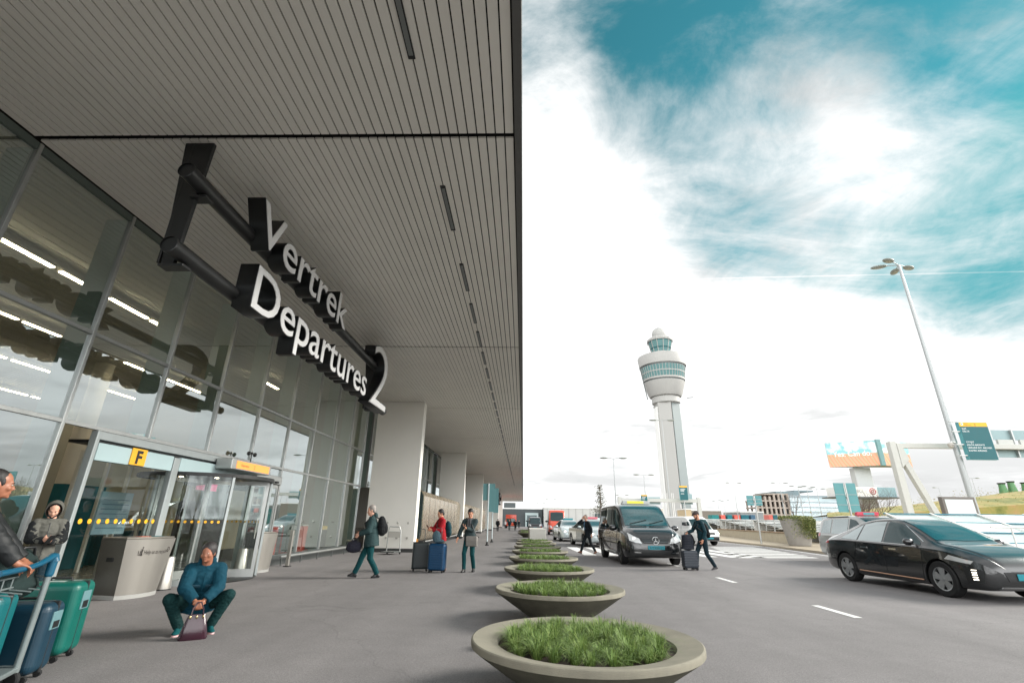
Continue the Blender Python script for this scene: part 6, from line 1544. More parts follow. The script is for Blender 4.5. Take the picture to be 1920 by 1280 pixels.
# big teal airline board on the tall lamp
o1 = at(1800, 791, 34.2); o2 = at(1862, 862, 34.2); sw_ = 1.95
hh = at(1793, 790, 34.2).z-at(1812, 860, 34.2).z
brd, yp = teal_board('large teal airline direction board with yellow header on the tall lamp', (at(1796, 790, 34.2).x, 34.2, o1.z-hh), sw_, hh, 0, [
    ('KLM', .10, hh*.80, .155), ('DELTA', .10, hh*.73, .155), ('CITYJET', .10, hh*.44, .155), ('KENYA AIRWAYS', .10, hh*.365, .155), ('UKRAINE INT. AIRLINES', .10, hh*.29, .155), ('XIAMEN AIRLINES', .10, hh*.215, .155)])
text('Vertrek', .085, FACE_CAM((.36, -.0135, hh*.955)), yp, text_dark, .001); text('Departures', .10, FACE_CAM((.36, -.0135, hh*.905)), yp, text_dark, .001); text('2', .25, FACE_CAM((1.02, -.0135, hh*.90)), yp, text_dark, .001)
mb = MB(); mb.lathe([(.085, 0), (.085, .004), (0, .004)], 20, X=Matrix.Rotation(R(90), 4, 'X'), o=(.20, -.0125, hh*.945)); ar = mb.build('arrow_disc', text_white, yp)
mb = MB(); mb.bar((.25, -.019, hh*.945), (.15, -.019, hh*.945), .018, .004, up=(0, 1, 0)); mb.bar((.15, -.019, hh*.945), (.19, -.019, hh*.945+.04), .016, .004, up=(0, 1, 0)); mb.bar((.15, -.019, hh*.945), (.19, -.019, hh*.945-.04), .016, .004, up=(0, 1, 0)); mb.build('arrow', text_dark, ar)
mb = MB()
for z_ in (.25, 1.0, 1.9, 2.6): mb.box((-.55, .05, z_), (.0, .18, z_+.07))
mb.build('clamp', alu, brd)
# far gantry with two teal boards
fy = 78
t = thing('road_gantry', 'thin far gantry beam between the teal boards below the tower', 'gantry', (0, 0, 0))
a = at(1165, 938, fy); b = at(1306, 937, fy); z_ = (a.z+b.z)/2
mb = MB(); mb.bar((a.x, fy, z_), (b.x, fy, z_), .5, .5, up=(0, 1, 0)); mb.build('beam', gm, t)
for x in (a.x-.28, b.x+.28): mb = MB(); mb.bar((x, fy, 0), (x, fy, z_+.45), .52, .52, up=(0, 1, 0)); mb.build('column', gm, t)
for pa, pb in (((1216, 931), (1240, 945)), ((1276, 925), (1301, 945))):
    p, q = at(*pa, fy), at(*pb, fy)
    mb = MB(); mb.box((p.x, fy+.4, q.z), (q.x, fy+.5, p.z)); sb_ = mb.build('sign_back', back_m, t)
for i, (pa, pb, lab, wd) in enumerate((((1202, 927), (1215, 947), 'small teal and yellow board left of the control tower', 1), ((1273, 910), (1291, 937), 'teal and yellow board hanging in front of the tower foot', 1), ((1158.5, 937), (1165, 950), 'tiny teal and yellow board above the van taxi roof', 0))):
    yy = fy-1.5 if i < 2 else fy+30
    p, q = at(*pa, yy), at(*pb, yy); w_, h_ = q.x-p.x, p.z-q.z
    tb, yp2 = teal_board(lab, (p.x, yy, q.z), w_, h_, 0, [])
    pn_ = [c for c in tb.children if c.name.startswith('panel')][0]
    for k, l_ in enumerate((.62, .5, .45, .0, .42) if wd else (.6, .4)):
        if l_:
            mb = MB(); mb.box((w_*.12, -.016, h_*(.76-.085*k)), (w_*(.12+l_), -.013, h_*(.79-.085*k))); mb.build('text_line', text_white, pn_)
    mb = MB(); mb.bar((w_*.5, .18, h_*.8), (w_*.5, .18, -q.z), .12, .12, up=(0, 1, 0)); mb.build('pole', alu, tb)

# ------------------------------------------------------------------ teal plate road signs (seen from behind), empty advert frame, pot
def plate_sign(label, x, y, w_, zt_, zb_, rz):
    t = thing('road_sign', label, 'road sign', (x, y, .12), rz)
    mb = MB(); mb.tube([(0, 0, 0), (0, 0, zt_)], .06, 10); mb.build('pole', alu, t)
    for s_ in (-1, 1):
        mb = MB(); mb.box((min(s_*.07, s_*w_/2), .06, zb_), (max(s_*.07, s_*w_/2), .10, zt_)); mb.build('plate', M('plate_back_teal', (84, 142, 146), .45, var=.05), t)
    mb = MB()
    for k in (.25, .6): mb.bar((-w_/2, .05, zb_+(zt_-zb_)*k), (w_/2, .05, zb_+(zt_-zb_)*k), .05, .02)
    mb.build('bracket', alu, t)
plate_sign('small two part teal road sign back left of the round pot', 17.95, 39.2, 1.15, 3.45, 2.72, 0)
plate_sign('larger two part teal road sign back in front of the bare tree', 23.3, 36.4, 1.55, 4.25, 2.25, 0)
t = thing('advert_frame', 'empty white advert board in a dark frame leaning by the tall lamp', 'advert frame', (20.55, 25.0, .0))
mb = MB(); mb.box((0, 0, .95), (1.58, .24, 2.85)); mb.build('case', M('frame_brown', (110, 104, 98), .5), t, bevel=.015)
mb = MB(); mb.box((.12, -.012, 1.06), (1.46, -.001, 2.73)); mb.build('poster_panel', M('poster_pale', (206, 214, 212), .3), t)
for x in (.1, 1.38): mb = MB(); mb.box((x, .06, .1), (x+.07, .14, .95)); mb.build('leg', dark_steel, t)
pot = thing('plant_pot', 'tall tapered grey concrete pot with trailing ivy at the roadside', 'plant pot', (19.2, 36.2, .12))
potm = M('pot_grey', (150, 146, 140), .85, var=.08, vscale=3, bump=.2)
mb = MB(); mb.lathe([(0, 0), (.66, 0), (.70, .04), (1.02, 1.72), (1.02, 1.76), (.94, 1.76), (.92, 1.6), (0, 1.6)], 40); mb.build('pot', potm, pot)
leafm = bpy.data.materials.new('ivy_leaf'); leafm.use_nodes = True; nt = leafm.node_tree; b_ = nt.nodes['Principled BSDF']; b_.inputs['Roughness'].default_value = .5
oi = nt.nodes.new('ShaderNodeNewGeometry'); rp = nt.nodes.new('ShaderNodeValToRGB'); rp.color_ramp.elements[0].color = (.06, .10, .03, 1); rp.color_ramp.elements[1].color = (.42, .40, .16, 1); k_ = rp.color_ramp.elements.new(.6); k_.color = (.19, .23, .07, 1)
nt.links.new(oi.outputs['Random Per Island'], rp.inputs['Fac']); nt.links.new(rp.outputs['Color'], b_.inputs['Base Color'])
rg = random.Random(21)
def leaf(mb, p, s_, mi=0):
    X = Matrix.Rotation(rg.uniform(0, 6.3), 3, 'Z') @ Matrix.Rotation(rg.uniform(-1.1, 1.1), 3, 'X') @ Matrix.Rotation(rg.uniform(-.8, .8), 3, 'Y')
    mb.add([p+X @ V(q) for q in ((0, -s_*.5, 0), (s_*.36, 0, s_*.1), (0, s_*.6, 0), (-s_*.36, 0, s_*.1))], [(0, 1, 2, 3)], mi)
mb = MB()
for _ in range(3400):
    a = rg.uniform(0, 6.3); r = 1.08*math.sqrt(rg.random()); leaf(mb, V((r*math.cos(a), r*math.sin(a), 1.74+rg.uniform(-.12, .22)*(1.2-r*.4))), rg.uniform(.06, .11))
for _ in range(3600):
    a = rg.gauss(-.95, .55); dz = abs(rg.gauss(0, .62))
    if dz > 1.25: continue
    leaf(mb, V(((1.08-dz*.12+rg.uniform(-.05, .16))*math.cos(a), (1.08-dz*.12+rg.uniform(-.05, .16))*math.sin(a), 1.75-dz)), rg.uniform(.06, .11))
mb.build('ivy', leafm, pot)
bark = M('bark_grey', (104, 92, 84), .9, var=.2, bump=.3)
def bare_tree(label, loc, h_, spread, seed, depth=5, r0=.05, ntr=3):
    rr = random.Random(seed); t = thing('bare_tree', label, 'tree', loc); tr_, tw_ = MB(), MB()
    def grow(p, d, ln, r, k):
        q = p; pts = [p]
        for i in range(3):
            d = (d+V((rr.uniform(-.16, .16), rr.uniform(-.16, .16), rr.uniform(-.02, .12)))).normalized(); q = q+d*ln/3; pts.append(q)
        (tr_ if k < 2 else tw_).tube(pts, [r, r*.9, r*.8, r*.68], 7 if k < 2 else 4, cap=False)
        if k >= depth: return
        for i in range(rr.choice((2, 3, 3))):
            a = rr.uniform(0, 6.3); s_ = rr.uniform(.3, .75)*spread
            nd = (d+V((math.cos(a)*s_, math.sin(a)*s_, rr.uniform(-.05, .25)))).normalized()
            grow(q if i else pts[2], nd, ln*rr.uniform(.6, .85), r*.6, k+1)
    for i in range(ntr):
        a = 6.3*i/ntr+rr.uniform(-.4, .4); grow(V((0, 0, 0)), V((math.cos(a)*.3*spread, math.sin(a)*.3*spread, 1)).normalized(), h_*.3, r0, 0)
    tr_.build('trunk', bark, t); tw_.build('branches', bark, t); return t
bare_tree('small bare shrub rising from the ivy in the round pot', (19.2, 36.2, 1.75), 2.3, .8, 5, 4, .022, 5)
bare_tree('bare branching tree behind the larger teal road sign', (27.0, 40.5, .12), 4.4, 1.2, 8, 6, .06, 4)
bare_tree('faint reddish bare bush in front of the office block', (38.5, 75, .12), 3.4, 1.2, 12, 5, .05, 6)
# poplar with sparse small leaves
def sparse_tree(label, x, y, h_, w_, n, seed):
    rr = random.Random(seed); t = thing('poplar_tree', label, 'tree', (x, y, 0)); mb = MB(); mb.tube([(0, 0, 0), (.1, 0, h_*.5), (0, 0, h_*.98)], [.28, .16, .03], 8)
    lf = MB()
    for k in range(110):
        f_ = rr.uniform(.12, .99); z = h_*f_; a = rr.uniform(0, 6.3); rad = w_*(1-f_)**.65*rr.uniform(.45, 1.05)+.12
        tip = V((math.cos(a)*rad, math.sin(a)*rad, z+rad*.55)); mb.tube([V((0, 0, z)), tip], [.03, .01], 4, cap=False)
        for _ in range(n):
            u = rr.uniform(.25, 1.); c = V((0, 0, z)).lerp(tip, u)+V((rr.gauss(0, .22), rr.gauss(0, .22), rr.gauss(0, .2)))
            s_ = rr.uniform(.12, .26); X = Matrix.Rotation(rr.uniform(0, 6.3), 3, 'Z') @ Matrix.Rotation(rr.uniform(-1.2, 1.2), 3, 'X')
            lf.add([c+X @ V(q) for q in ((0, -s_*.5, 0), (s_*.4, 0, 0), (0, s_*.6, 0), (-s_*.4, 0, 0))], [(0, 1, 2, 3)])
    mb.build('trunk', bark, t); lf.build('crown', M('leaf_dull', (92, 92, 66), .8, var=.25, vscale=1.5), t); return t
p = at(1127, 970, 95); q = at(1121, 910, 95)
sparse_tree('tall narrow sparse poplar in front of the far low hall', p.x, 95, q.z, 2.3, 11, 3)

# ------------------------------------------------------------------ control tower
ty = 235.
tx = at(1262, 800, ty).x+1.2; tb = at(1275, 968, ty).x
tw = thing('control_tower', 'tall white airport control tower with glazed round head and dome', 'control tower', (tb-1.0, ty, 0))
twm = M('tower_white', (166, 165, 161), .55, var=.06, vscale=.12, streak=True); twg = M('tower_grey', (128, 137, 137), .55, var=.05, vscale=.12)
K_ = lambda py, px=1240: at(px, py, ty).z
zS = K_(757); 
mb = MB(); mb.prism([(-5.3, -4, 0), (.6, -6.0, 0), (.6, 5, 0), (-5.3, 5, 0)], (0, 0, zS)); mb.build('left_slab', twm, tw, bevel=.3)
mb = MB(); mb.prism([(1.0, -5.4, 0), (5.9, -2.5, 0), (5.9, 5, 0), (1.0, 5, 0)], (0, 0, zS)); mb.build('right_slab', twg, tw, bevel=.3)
mb = MB(); mb.box((.605, -4.5, 0), (.995, 4, zS)); mb.box((-5.75, -3, 0), (-5.32, 3, zS-2)); mb.build('groove', M('tower_rib', (236, 236, 232), .5), tw)
zz_ = lambda py: K_(py)
mb = MB(); mb.lathe([(5.0, zS-.6), (6.8, zS+.1), (6.8, zz_(746)), (6.0, zz_(745.5)), (7.6, zz_(745)), (8.3, zz_(741)), (10.1, zz_(719)), (9.8, zz_(718.5))], 64); mb.build('lower_ring', twm, tw)
mb = MB(); mb.lathe([(9.8, zz_(719)), (9.9, zz_(716.5)), (10.3, zz_(716.4))], 64); mb.build('lower_band', alu_dark, tw)
mb = MB(); mb.lathe([(10.3, zz_(716.3)), (10.4, zz_(713)), (10.0, zz_(713))], 64); mb.build('sill_ring', twm, tw)
tower_glass = glassmat('tower_glass', (1, 1, 1), .16, under=(.13, .24, .24))
mb = MB(); mb.lathe([(10.05, zz_(713)), (11.0, zz_(692.5))], 44, smooth=False); mb.build('window_band', tower_glass, tw)
for k in range(44):
    a = 2*math.pi*k/44
    if math.sin(a) < .25:
        mb = MB(); mb.bar((10.1*math.cos(a), 10.1*math.sin(a), zz_(713)), (11.06*math.cos(a), 11.06*math.sin(a), zz_(692.5)), .2, .2); mb.build('window_mullion', twm, tw)
mb = MB(); mb.lathe([(10.5, zz_(703.5)), (10.62, zz_(703.5)), (10.66, zz_(702)), (10.56, zz_(702))], 44); mb.build('window_rail', twm, tw)
mb = MB(); mb.lathe([(11.0, zz_(692.5)), (11.1, zz_(690)), (11.5, zz_(689.8))], 64); mb.build('upper_band', alu_dark, tw)
mb = MB(); mb.lathe([(11.55, zz_(689.7)), (12.2, zz_(673)), (12.0, zz_(671.5)), (9.0, zz_(669)), (5.4, zz_(666))], 64); mb.build('upper_ring', twm, tw)
mb = MB(); mb.lathe([(5.6, zz_(668)), (4.9, zz_(665)), (4.7, zz_(662))], 12, smooth=False); mb.build('cab_base', twm, tw)
mb = MB(); mb.lathe([(4.6, zz_(662)), (6.1, zz_(642))], 12, smooth=False); mb.build('cab_glass', tower_glass, tw)
for k in range(12):
    a = 2*math.pi*k/12
    mb = MB(); mb.bar((4.65*math.cos(a), 4.65*math.sin(a), zz_(662)), (6.15*math.cos(a), 6.15*math.sin(a), zz_(642)), .28, .28); mb.build('cab_mullion', twm, tw)
mb = MB(); mb.lathe([(5.2, zz_(656)), (5.3, zz_(654.5)), (5.5, zz_(654.4))], 12, smooth=False); mb.build('cab_shelf', teal_sign, tw)
mb = MB(); mb.lathe([(6.6, zz_(642)), (6.8, zz_(639)), (5.2, zz_(634.5)), (3.4, zz_(633))], 12, smooth=False); mb.build('cab_roof', twm, tw)
zd0, zd1 = zz_(634), zz_(615); rr_ = 3.75
mb = MB(); mb.ell((0, 0, zd1-rr_), (rr_, rr_, rr_*1.0), n=30); mb.lathe([(3.35, zd0-.3), (3.5, zd1-rr_-1.2)], 28); mb.build('radome', M('radome', (166, 166, 162), .5, var=.06, vscale=.6), tw)
mb = MB(); mb.tube([(-12.4, -3, zz_(692)), (-9.8, -3, zz_(752))], .25, 6); mb.tube([(-9.8, -2, zz_(674)), (-6.2, -2, zz_(663))], .18, 6); mb.tube([(-7.2, -2, zz_(650)), (-5.8, -2, zz_(643))], .18, 6); mb.tube([(10, -2, zz_(747)), (13, -2, zz_(746))], .2, 6); mb.build('antenna', alu_dark, tw)
for k in range(5):
    p = at(1241+k*9 if k < 3 else 1262+(k-3)*12, 925, 200); t = thing('flag_pole', '%s slim white flag pole in the cluster at the tower foot' % ORDS[k], 'flag pole', (p.x, 200, 0), 0, 'flag poles at the tower foot')
    mb = MB(); mb.tube([(0, 0, 0), (0, 0, p.z)], [.16, .08], 8); mb.ell((0, 0, p.z), (.16, .16, .16), n=8); mb.build('pole', white_paint, t)

# ------------------------------------------------------------------ far buildings
def hall_block(name, label, x0, x1, y, d, h_, mat, band=None, ribs=0, cat='building', win=None):
    t = thing(name, label, cat, (x0, y, 0)); W_ = x1-x0
    mb = MB(); mb.box((0, 0, 0), (W_, d, h_)); mb.build('wall', mat, t)
    mb = MB(); mb.box((-.2, -.2, h_+.002), (W_+.2, d+.2, h_+.35)); mb.build('roof', band or white_paint, t)
    if ribs:
        for k in range(ribs):
            x = W_*(k+.5)/ribs; mb = MB(); mb.box((x-.06, -.08, .2), (x+.06, -.003, h_-.05)); mb.build('panel_rib', M('panel_line', (150, 150, 146), .6), t)
    if win:
        for (a, b, c, e) in win: mb = MB(); mb.box((a, -.05, c), (b, -.003, e)); mb.build('window', car_glass, t)
    return t
yb = 165
xa = at(945, 970, yb).x; xb = at(1017, 970, yb).x; hA = at(985, 954, yb).z
ga = hall_block('arrival_hall', 'dark grey low hall closing the view at the end of the canopy', xa-2, xb, yb, 20, hA, M('hall_dark', (66, 72, 74), .6), ribs=0)
mb = MB(); px0 = at(985, 970, yb).x-xa+2
mb.box((px0, -1.2, 0), (px0+4.2, -.003, 4.2)); mb.build('porch', M('porch', (170, 186, 186), .4), ga); mb = MB(); mb.box((px0+.5, -1.25, 0), (px0+3.7, -1.203, 3.5)); mb.build('door', car_glass, ga)
xc = at(1135, 970, yb-5).x
hall_block('low_hall', 'pale grey panelled low hall behind the orange van and the poplar', xb+.3, xc+12, yb-5, 30, at(1070, 953, yb-5).z, M('hall_pale', (186, 186, 182), .6, var=.04, vscale=.2), ribs=14, win=[(16, 26, 1.5, 4.2)])
t_ = at(948, 943, 160); tt = hall_block('stair_block', 'small dark block above the hall at the far canopy end', at(945, 940, 168).x, at(966, 940, 168).x, 168, 10, at(955, 942, 168).z, M('hall_dark', (66, 72, 74), .6))
tk = thing('parked_truck', 'orange red truck parked at the far end of the walkway', 'truck', (at(948, 985, 120).x, 120, 0))
mb = MB(); mb.box((0, 0, .5), (2.5, 6, 3.0)); mb.build('box_body', orange_paint, tk, bevel=.05); mb = MB(); mb.box((.1, -1.5, .5), (2.4, -.05, 2.3)); mb.build('cab', orange_paint, tk, bevel=.15); mb = MB(); mb.box((.25, -1.54, 1.3), (2.25, -1.505, 2.1)); mb.build('windscreen', car_glass, tk)
for x in (.15, 2.35):
    for y in (-.8, 4.5): mb = MB(); mb.lathe([(0, -.15), (.5, -.15), (.5, .15), (0, .15)], 18, X=Matrix.Rotation(R(90), 4, 'Y'), o=(x, y, .5)); mb.build('wheel', rubber, tk)
cn = thing('traffic_cone', 'small orange and white traffic cone beside the orange van', 'traffic cone', (2.35, 66, 0))
mb = MB(); mb.box((-.25, -.25, 0), (.25, .25, .05)); mb.build('base', plastic_black, cn); mb = MB(); mb.lathe([(.2, .05), (.05, .95), (0, .96)], 16); mb.build('cone', M('cone_orange', (220, 80, 40), .5), cn); mb = MB(); mb.lathe([(.148, .32), (.106, .6)], 16); mb.build('stripe', white_paint, cn)
# brown hall right of the tower and terminal pieces
p0, p1 = at(1296, 957, 160), at(1352, 957, 160); hall_block('brown_shed', 'flat brown shed right of the control tower foot', p0.x, p1.x, 160, 14, p0.z, M('shed_brown', (124, 118, 108), .7))
p0, p1 = at(1284, 955, 158), at(1296, 957, 158); hall_block('tan_block', 'small tan block touching the control tower foot', p0.x, p1.x, 158, 8, p0.z, M('shed_tan', (190, 170, 136), .7))
p0, p1 = at(1212, 953, 190), at(1242, 953, 190); hall_block('cream_hall', 'cream hall between the van roof and the control tower foot', p0.x, p1.x, 190, 14, p0.z, M('shed_cream', (206, 194, 168), .7), ribs=4)
p0, p1 = at(1388, 960, 165), at(1430, 960, 165); hall_block('grey_shed', 'long grey open shed left of the office block', p0.x, p1.x, 165, 14, p0.z, M('shed_grey', (140, 144, 144), .7))
# coloured containers on the horizon
for i, (px, w_, c) in enumerate(((1335, 14, (20, 120, 122)), (1352, 9, (206, 96, 84)), (1364, 10, (0, 110, 120)), (1377, 12, (206, 96, 84)), (1390, 15, (18, 96, 110)), (1408, 9, (60, 96, 122)), (1442, 8, (206, 110, 100)), (1450, 9, (40, 100, 110)))):
    p = at(px, 968, 110); q = at(px+w_, 968, 110); t = thing('shipping_container', ['teal', 'coral', 'deep teal', 'second coral', 'long dark teal', 'blue grey', 'pale coral', 'small dark teal'][i]+' container in the line on the horizon'+['', '', '', '', '', '', ' near the round pot', ' near the round pot'][i], 'container', (p.x, 110, 0), 0, 'coloured containers on the horizon')
    mb = MB(); mb.box((0, 0, .3), (q.x-p.x-.1, 2.4, p.z+.35)); mb.build('box', M('container_%d%d' % (c[0], c[1]), c, .6), t, bevel=.04); mb = MB(); mb.box((.1, .1, 0), (q.x-p.x-.2, 2.3, .3)); mb.build('base', dark_steel, t)
# office block: glazed part and open steel frame part
oy = 210
of = thing('office_block', 'stepped glass office block with blue grey bands behind the grassy roof', 'office building', (0, 0, 0))
x0, x1 = at(1478, 940, oy).x, at(1572, 940, oy).x; zt_ = at(1520, 928, oy).z
om = M('office_pale', (146, 160, 164), .45, var=.04, vscale=.1); ob = glassmat('office_glass', (1, 1, 1), .2, under=(.18, .26, .28))
mb = MB(); mb.box((x0, oy, 0), (x1, oy+30, zt_)); mb.build('wall', om, of)
for k in range(5):
    z = 3+(zt_-4.5)*k/4.6; mb = MB(); mb.box((x0-.02, oy-.1, z), (x1-.2, oy-.003, z+1.5)); mb.build('window_band', ob, of)
xt0, xt1 = at(1468, 920, oy).x, at(1514, 920, oy).x; mb = MB(); mb.box((xt0, oy+6, zt_+.01), (xt1, oy+26, at(1490, 921, oy+6).z)); mb.build('roof_storey', M('office_grey', (112, 128, 132), .5), of)
mb = MB(); mb.box((xt0+9, oy+8, at(1490, 921, oy+6).z+.01), (xt0+17, oy+18, at(1490, 918.5, oy+8).z)); mb.build('plant_room', M('office_grey', (112, 128, 132), .5), of)
fr = thing('building_frame', 'open skeleton of beams and columns left of the office block', 'building', (0, 0, 0))
fx0, fx1 = at(1420, 950, oy).x, x0-.1; fm = M('frame_beige', (168, 156, 144), .7, var=.1)
hs_ = [at(1432, 937, oy).z, at(1440, 930, oy).z, at(1455, 927, oy).z]
for k in range(8):
    x = fx0+(fx1-fx0)*k/7; h_ = hs_[0] if k < 2 else hs_[1] if k < 4 else hs_[2]*1.04
    mb = MB(); mb.box((x-.35, oy-.4, 0), (x+.35, oy+.3, h_)); mb.build('column', fm, fr); mb = MB(); mb.box((x-.3, oy+9, 0), (x+.3, oy+9.6, h_)); mb.build('column', fm, fr)
for k in range(5):
    z = hs_[0]*(k+1)/4.2; xs = fx0 if z < hs_[0]*1.02 else fx0+(fx1-fx0)*.3
    if z > hs_[2]*1.05: continue
    mb = MB(); mb.box((xs-.4, oy-.3, z), (fx1, oy+10, z+.5)); mb.build('floor_slab', fm, fr)
mb = MB(); mb.box((fx0+(fx1-fx0)*.45, oy+10, 0), (fx1, oy+14, hs_[2]*1.05)); mb.build('core', M('core_grey', (164, 158, 150), .7, var=.1, vscale=.3), fr)

# ------------------------------------------------------------------ billboards on the leaning white masts
by = 100
bb = thing('billboard', 'tall triangular billboard of tulip fields reading Yes. Can do.', 'billboard', (0, 0, 0))
a = at(1561, 838, by); b = at(1630, 822, by); c = at(1661, 829, by+6); za = a.z; zb_ = at(1571, 873, by).z
A2, B2, C2 = V((a.x+.4, by+3, 0)), V((b.x+.2, by-1.5, 0)), V((c.x+.5, by+1.2, 0))
zt_ = (a.z+b.z)/2+.35; hb_ = zt_-zb_
def flower_mat():
    m = bpy.data.materials.new('flower_poster'); m.use_nodes = True; nt = m.node_tree; L = nt.links.new; bs = nt.nodes['Principled BSDF']; bs.inputs['Roughness'].default_value = .5
    tc = nt.nodes.new('ShaderNodeTexCoord'); sp = nt.nodes.new('ShaderNodeSeparateXYZ'); L(tc.outputs['Object'], sp.inputs[0])
    n = nt.nodes.new('ShaderNodeTexNoise'); n.inputs['Scale'].default_value = .55; n.inputs['Detail'].default_value = 4; L(tc.outputs['Object'], n.inputs['Vector'])
    r1 = nt.nodes.new('ShaderNodeValToRGB'); e = r1.color_ramp.elements; e[0].position = .44; e[0].color = (.25, .55, .60, 1); e[1].position = .55; e[1].color = (.85, .88, .88, 1); L(n.outputs['Fac'], r1.inputs['Fac'])
    wv = nt.nodes.new('ShaderNodeTexWave'); wv.inputs['Scale'].default_value = .28; wv.inputs['Distortion'].default_value = 2.; mp = nt.nodes.new('ShaderNodeMapping'); mp.inputs['Rotation'].default_value = (0, R(24), R(20)); L(tc.outputs['Object'], mp.inputs['Vector']); L(mp.outputs[0], wv.inputs['Vector'])
    r2 = nt.nodes.new('ShaderNodeValToRGB'); e = r2.color_ramp.elements; e[0].position = .0; e[0].color = (.50, .44, .26, 1); e[1].position = .35; e[1].color = (.74, .26, .15, 1); k = e.new(.8) if False else r2.color_ramp.elements.new(.8); k.color = (.78, .38, .24, 1); L(wv.outputs['Fac'], r2.inputs['Fac'])
    mr = nt.nodes.new('ShaderNodeMapRange'); mr.inputs['From Min'].default_value = hb_*.50; mr.inputs['From Max'].default_value = hb_*.53; L(sp.outputs['Z'], mr.inputs['Value'])
    mx = nt.nodes.new('ShaderNodeMix'); mx.data_type = 'RGBA'; L(mr.outputs[0], mx.inputs[0]); L(r2.outputs['Color'], mx.inputs[6]); L(r1.outputs['Color'], mx.inputs[7]); L(mx.outputs[2], bs.inputs['Base Color']); return m
fl = flower_mat(); bb.location = (0, 0, zb_)
mb = MB(); mb.prism([A2, B2, C2], (0, 0, hb_)); mb.build('box', M('billboard_grey', (150, 152, 148), .6), bb)
def face_panel(P, Q, name, words):
    d = (Q-P).normalized(); n = V((d.y, -d.x, 0)); L_ = (Q-P).length
    X = basis(d, (0, 0, 1), n, P+n*.06)
    mb = MB(); mb.prism([P+n*.03+d*.05+V((0, 0, .05)), Q+n*.03-d*.05+V((0, 0, .05)), Q+n*.03-d*.05+V((0, 0, hb_-.05)), P+n*.03+d*.05+V((0, 0, hb_-.05))], n*.04); o = mb.build(name, fl, bb)
    if words:
        text('Yes. Can do.', hb_*.30, basis(d, (0, 0, 1), n, P+n*.085+d*L_*.12+V((0, 0, hb_*.42))), o, text_white, .01, .012, width=L_*.74)
        text('a word of thanks from the fields' if False else 'CREA', hb_*.12, basis(d, (0, 0, 1), n, P+n*.085+d*L_*.06+V((0, 0, hb_*.72))), o, M('print_teal', (150, 190, 196), .5), .01) if False else None
face_panel(A2, B2, 'poster', True); face_panel(B2, C2, 'poster', False)
mb = MB(); mb.bar(B2+V((.1, -.15, 0)), B2+V((.1, -.15, hb_+.1)), .8, .5, up=(0, 1, 0)); mb.build('corner_post', M('corner_teal', (110, 150, 152), .5), bb)
mst = M('mast_white', (186, 188, 187), .5, var=.03)
xm = (b.x+a.x)/2+2.5; mb = MB(); mb.bar((xm, by+3, -zb_), (xm, by+3, -.02), 3.0, 1.6, up=(0, 1, 0), w1=3.4); mb.build('mast', mst, bb, bevel=.1)
lw = thing('billboard', 'low white billboard with red round logo behind the bare tree', 'billboard', (0, 0, 0))
a = at(1592, 918, by-3); b = at(1644, 914, by-3); zl0, zl1 = at(1645, 931, by-3).z, at(1643, 918, by-3).z+.5
mb = MB(); mb.box((a.x-2, by-3, zl0), (b.x, by+1, zl1)); mb.build('white_box', white_paint, lw, bevel=.05)
e1 = at(1684, 930, by-3).x; mb = MB(); mb.box((b.x+.02, by-2.8, zl0), (e1, by+1, zl1)); mb.build('blue_box', M('bill_blue', (132, 162, 170), .5), lw, bevel=.05)
text('CBRE'[:3]+'.', .01, FACE_CAM((a.x, by-3.02, zl0)), lw, text_white) if False else None
text('CBG', (zl1-zl0)*.48, FACE_CAM((b.x-4.6, by-3.02, zl0+(zl1-zl0)*.42)), lw, M('bill_grey', (110, 112, 116), .5), .01, -.004)
mb = MB(); cxx, czz, rr2 = b.x-.95, zl0+(zl1-zl0)*.58, (zl1-zl0)*.30
mb.tube([(cxx+rr2*math.cos(q), by-3.04, czz+rr2*math.sin(q)) for q in [2*math.pi*k/24 for k in range(25)]], .07, 6); mb.tube([(cxx+rr2*.45*math.cos(q), by-3.04, czz+rr2*.45*math.sin(q)) for q in [2*math.pi*k/16 for k in range(17)]], .06, 6); mb.build('round_logo', M('logo_red', (176, 60, 70), .5), lw)
mb = MB(); mb.box((a.x-3, by-3.3, zl0-.25), (e1+.3, by+1.2, zl0-.02)); mb.build('walkway', alu_dark, lw)
# ------------------------------------------------------------------ light: veiled sun behind thin cloud, and the sky
SUN_AZ, SUN_EL = R(78), R(28)
sd = V((math.sin(SUN_AZ)*math.cos(SUN_EL), math.cos(SUN_AZ)*math.cos(SUN_EL), math.sin(SUN_EL)))
sl = bpy.data.lights.new('sun', 'SUN'); sl.energy = 1.8; sl.angle = R(21); sl.color = (1., .95, .88)
so = bpy.data.objects.new('sun', sl); COL.objects.link(so); so.location = (60, 0, 60)
so.rotation_euler = (-sd).to_track_quat('-Z', 'Y').to_euler()

w = bpy.data.worlds.new('World'); scene.world = w; w.use_nodes = True
nt = w.node_tree; nt.nodes.clear(); L = nt.links.new
out = nt.nodes.new('ShaderNodeOutputWorld'); bg = nt.nodes.new('ShaderNodeBackground'); bg.inputs['Strength'].default_value = .055
sky = nt.nodes.new('ShaderNodeTexSky'); sky.sky_type = 'NISHITA'; sky.sun_disc = False
sky.sun_elevation = SUN_EL; sky.sun_rotation = SUN_AZ; sky.air_density = 1.0; sky.dust_density = .1; sky.ozone_density = 1.0
tc = nt.nodes.new('ShaderNodeTexCoord'); D = tc.outputs['Generated']
def vmath(op, a, b=None):
    k = nt.nodes.new('ShaderNodeVectorMath'); k.operation = op
    for i, q in enumerate((a, b)):
        if q is None: continue
        if isinstance(q, (tuple, list, V)): k.inputs[i].default_value = tuple(q)
        else: L(q, k.inputs[i])
    return k
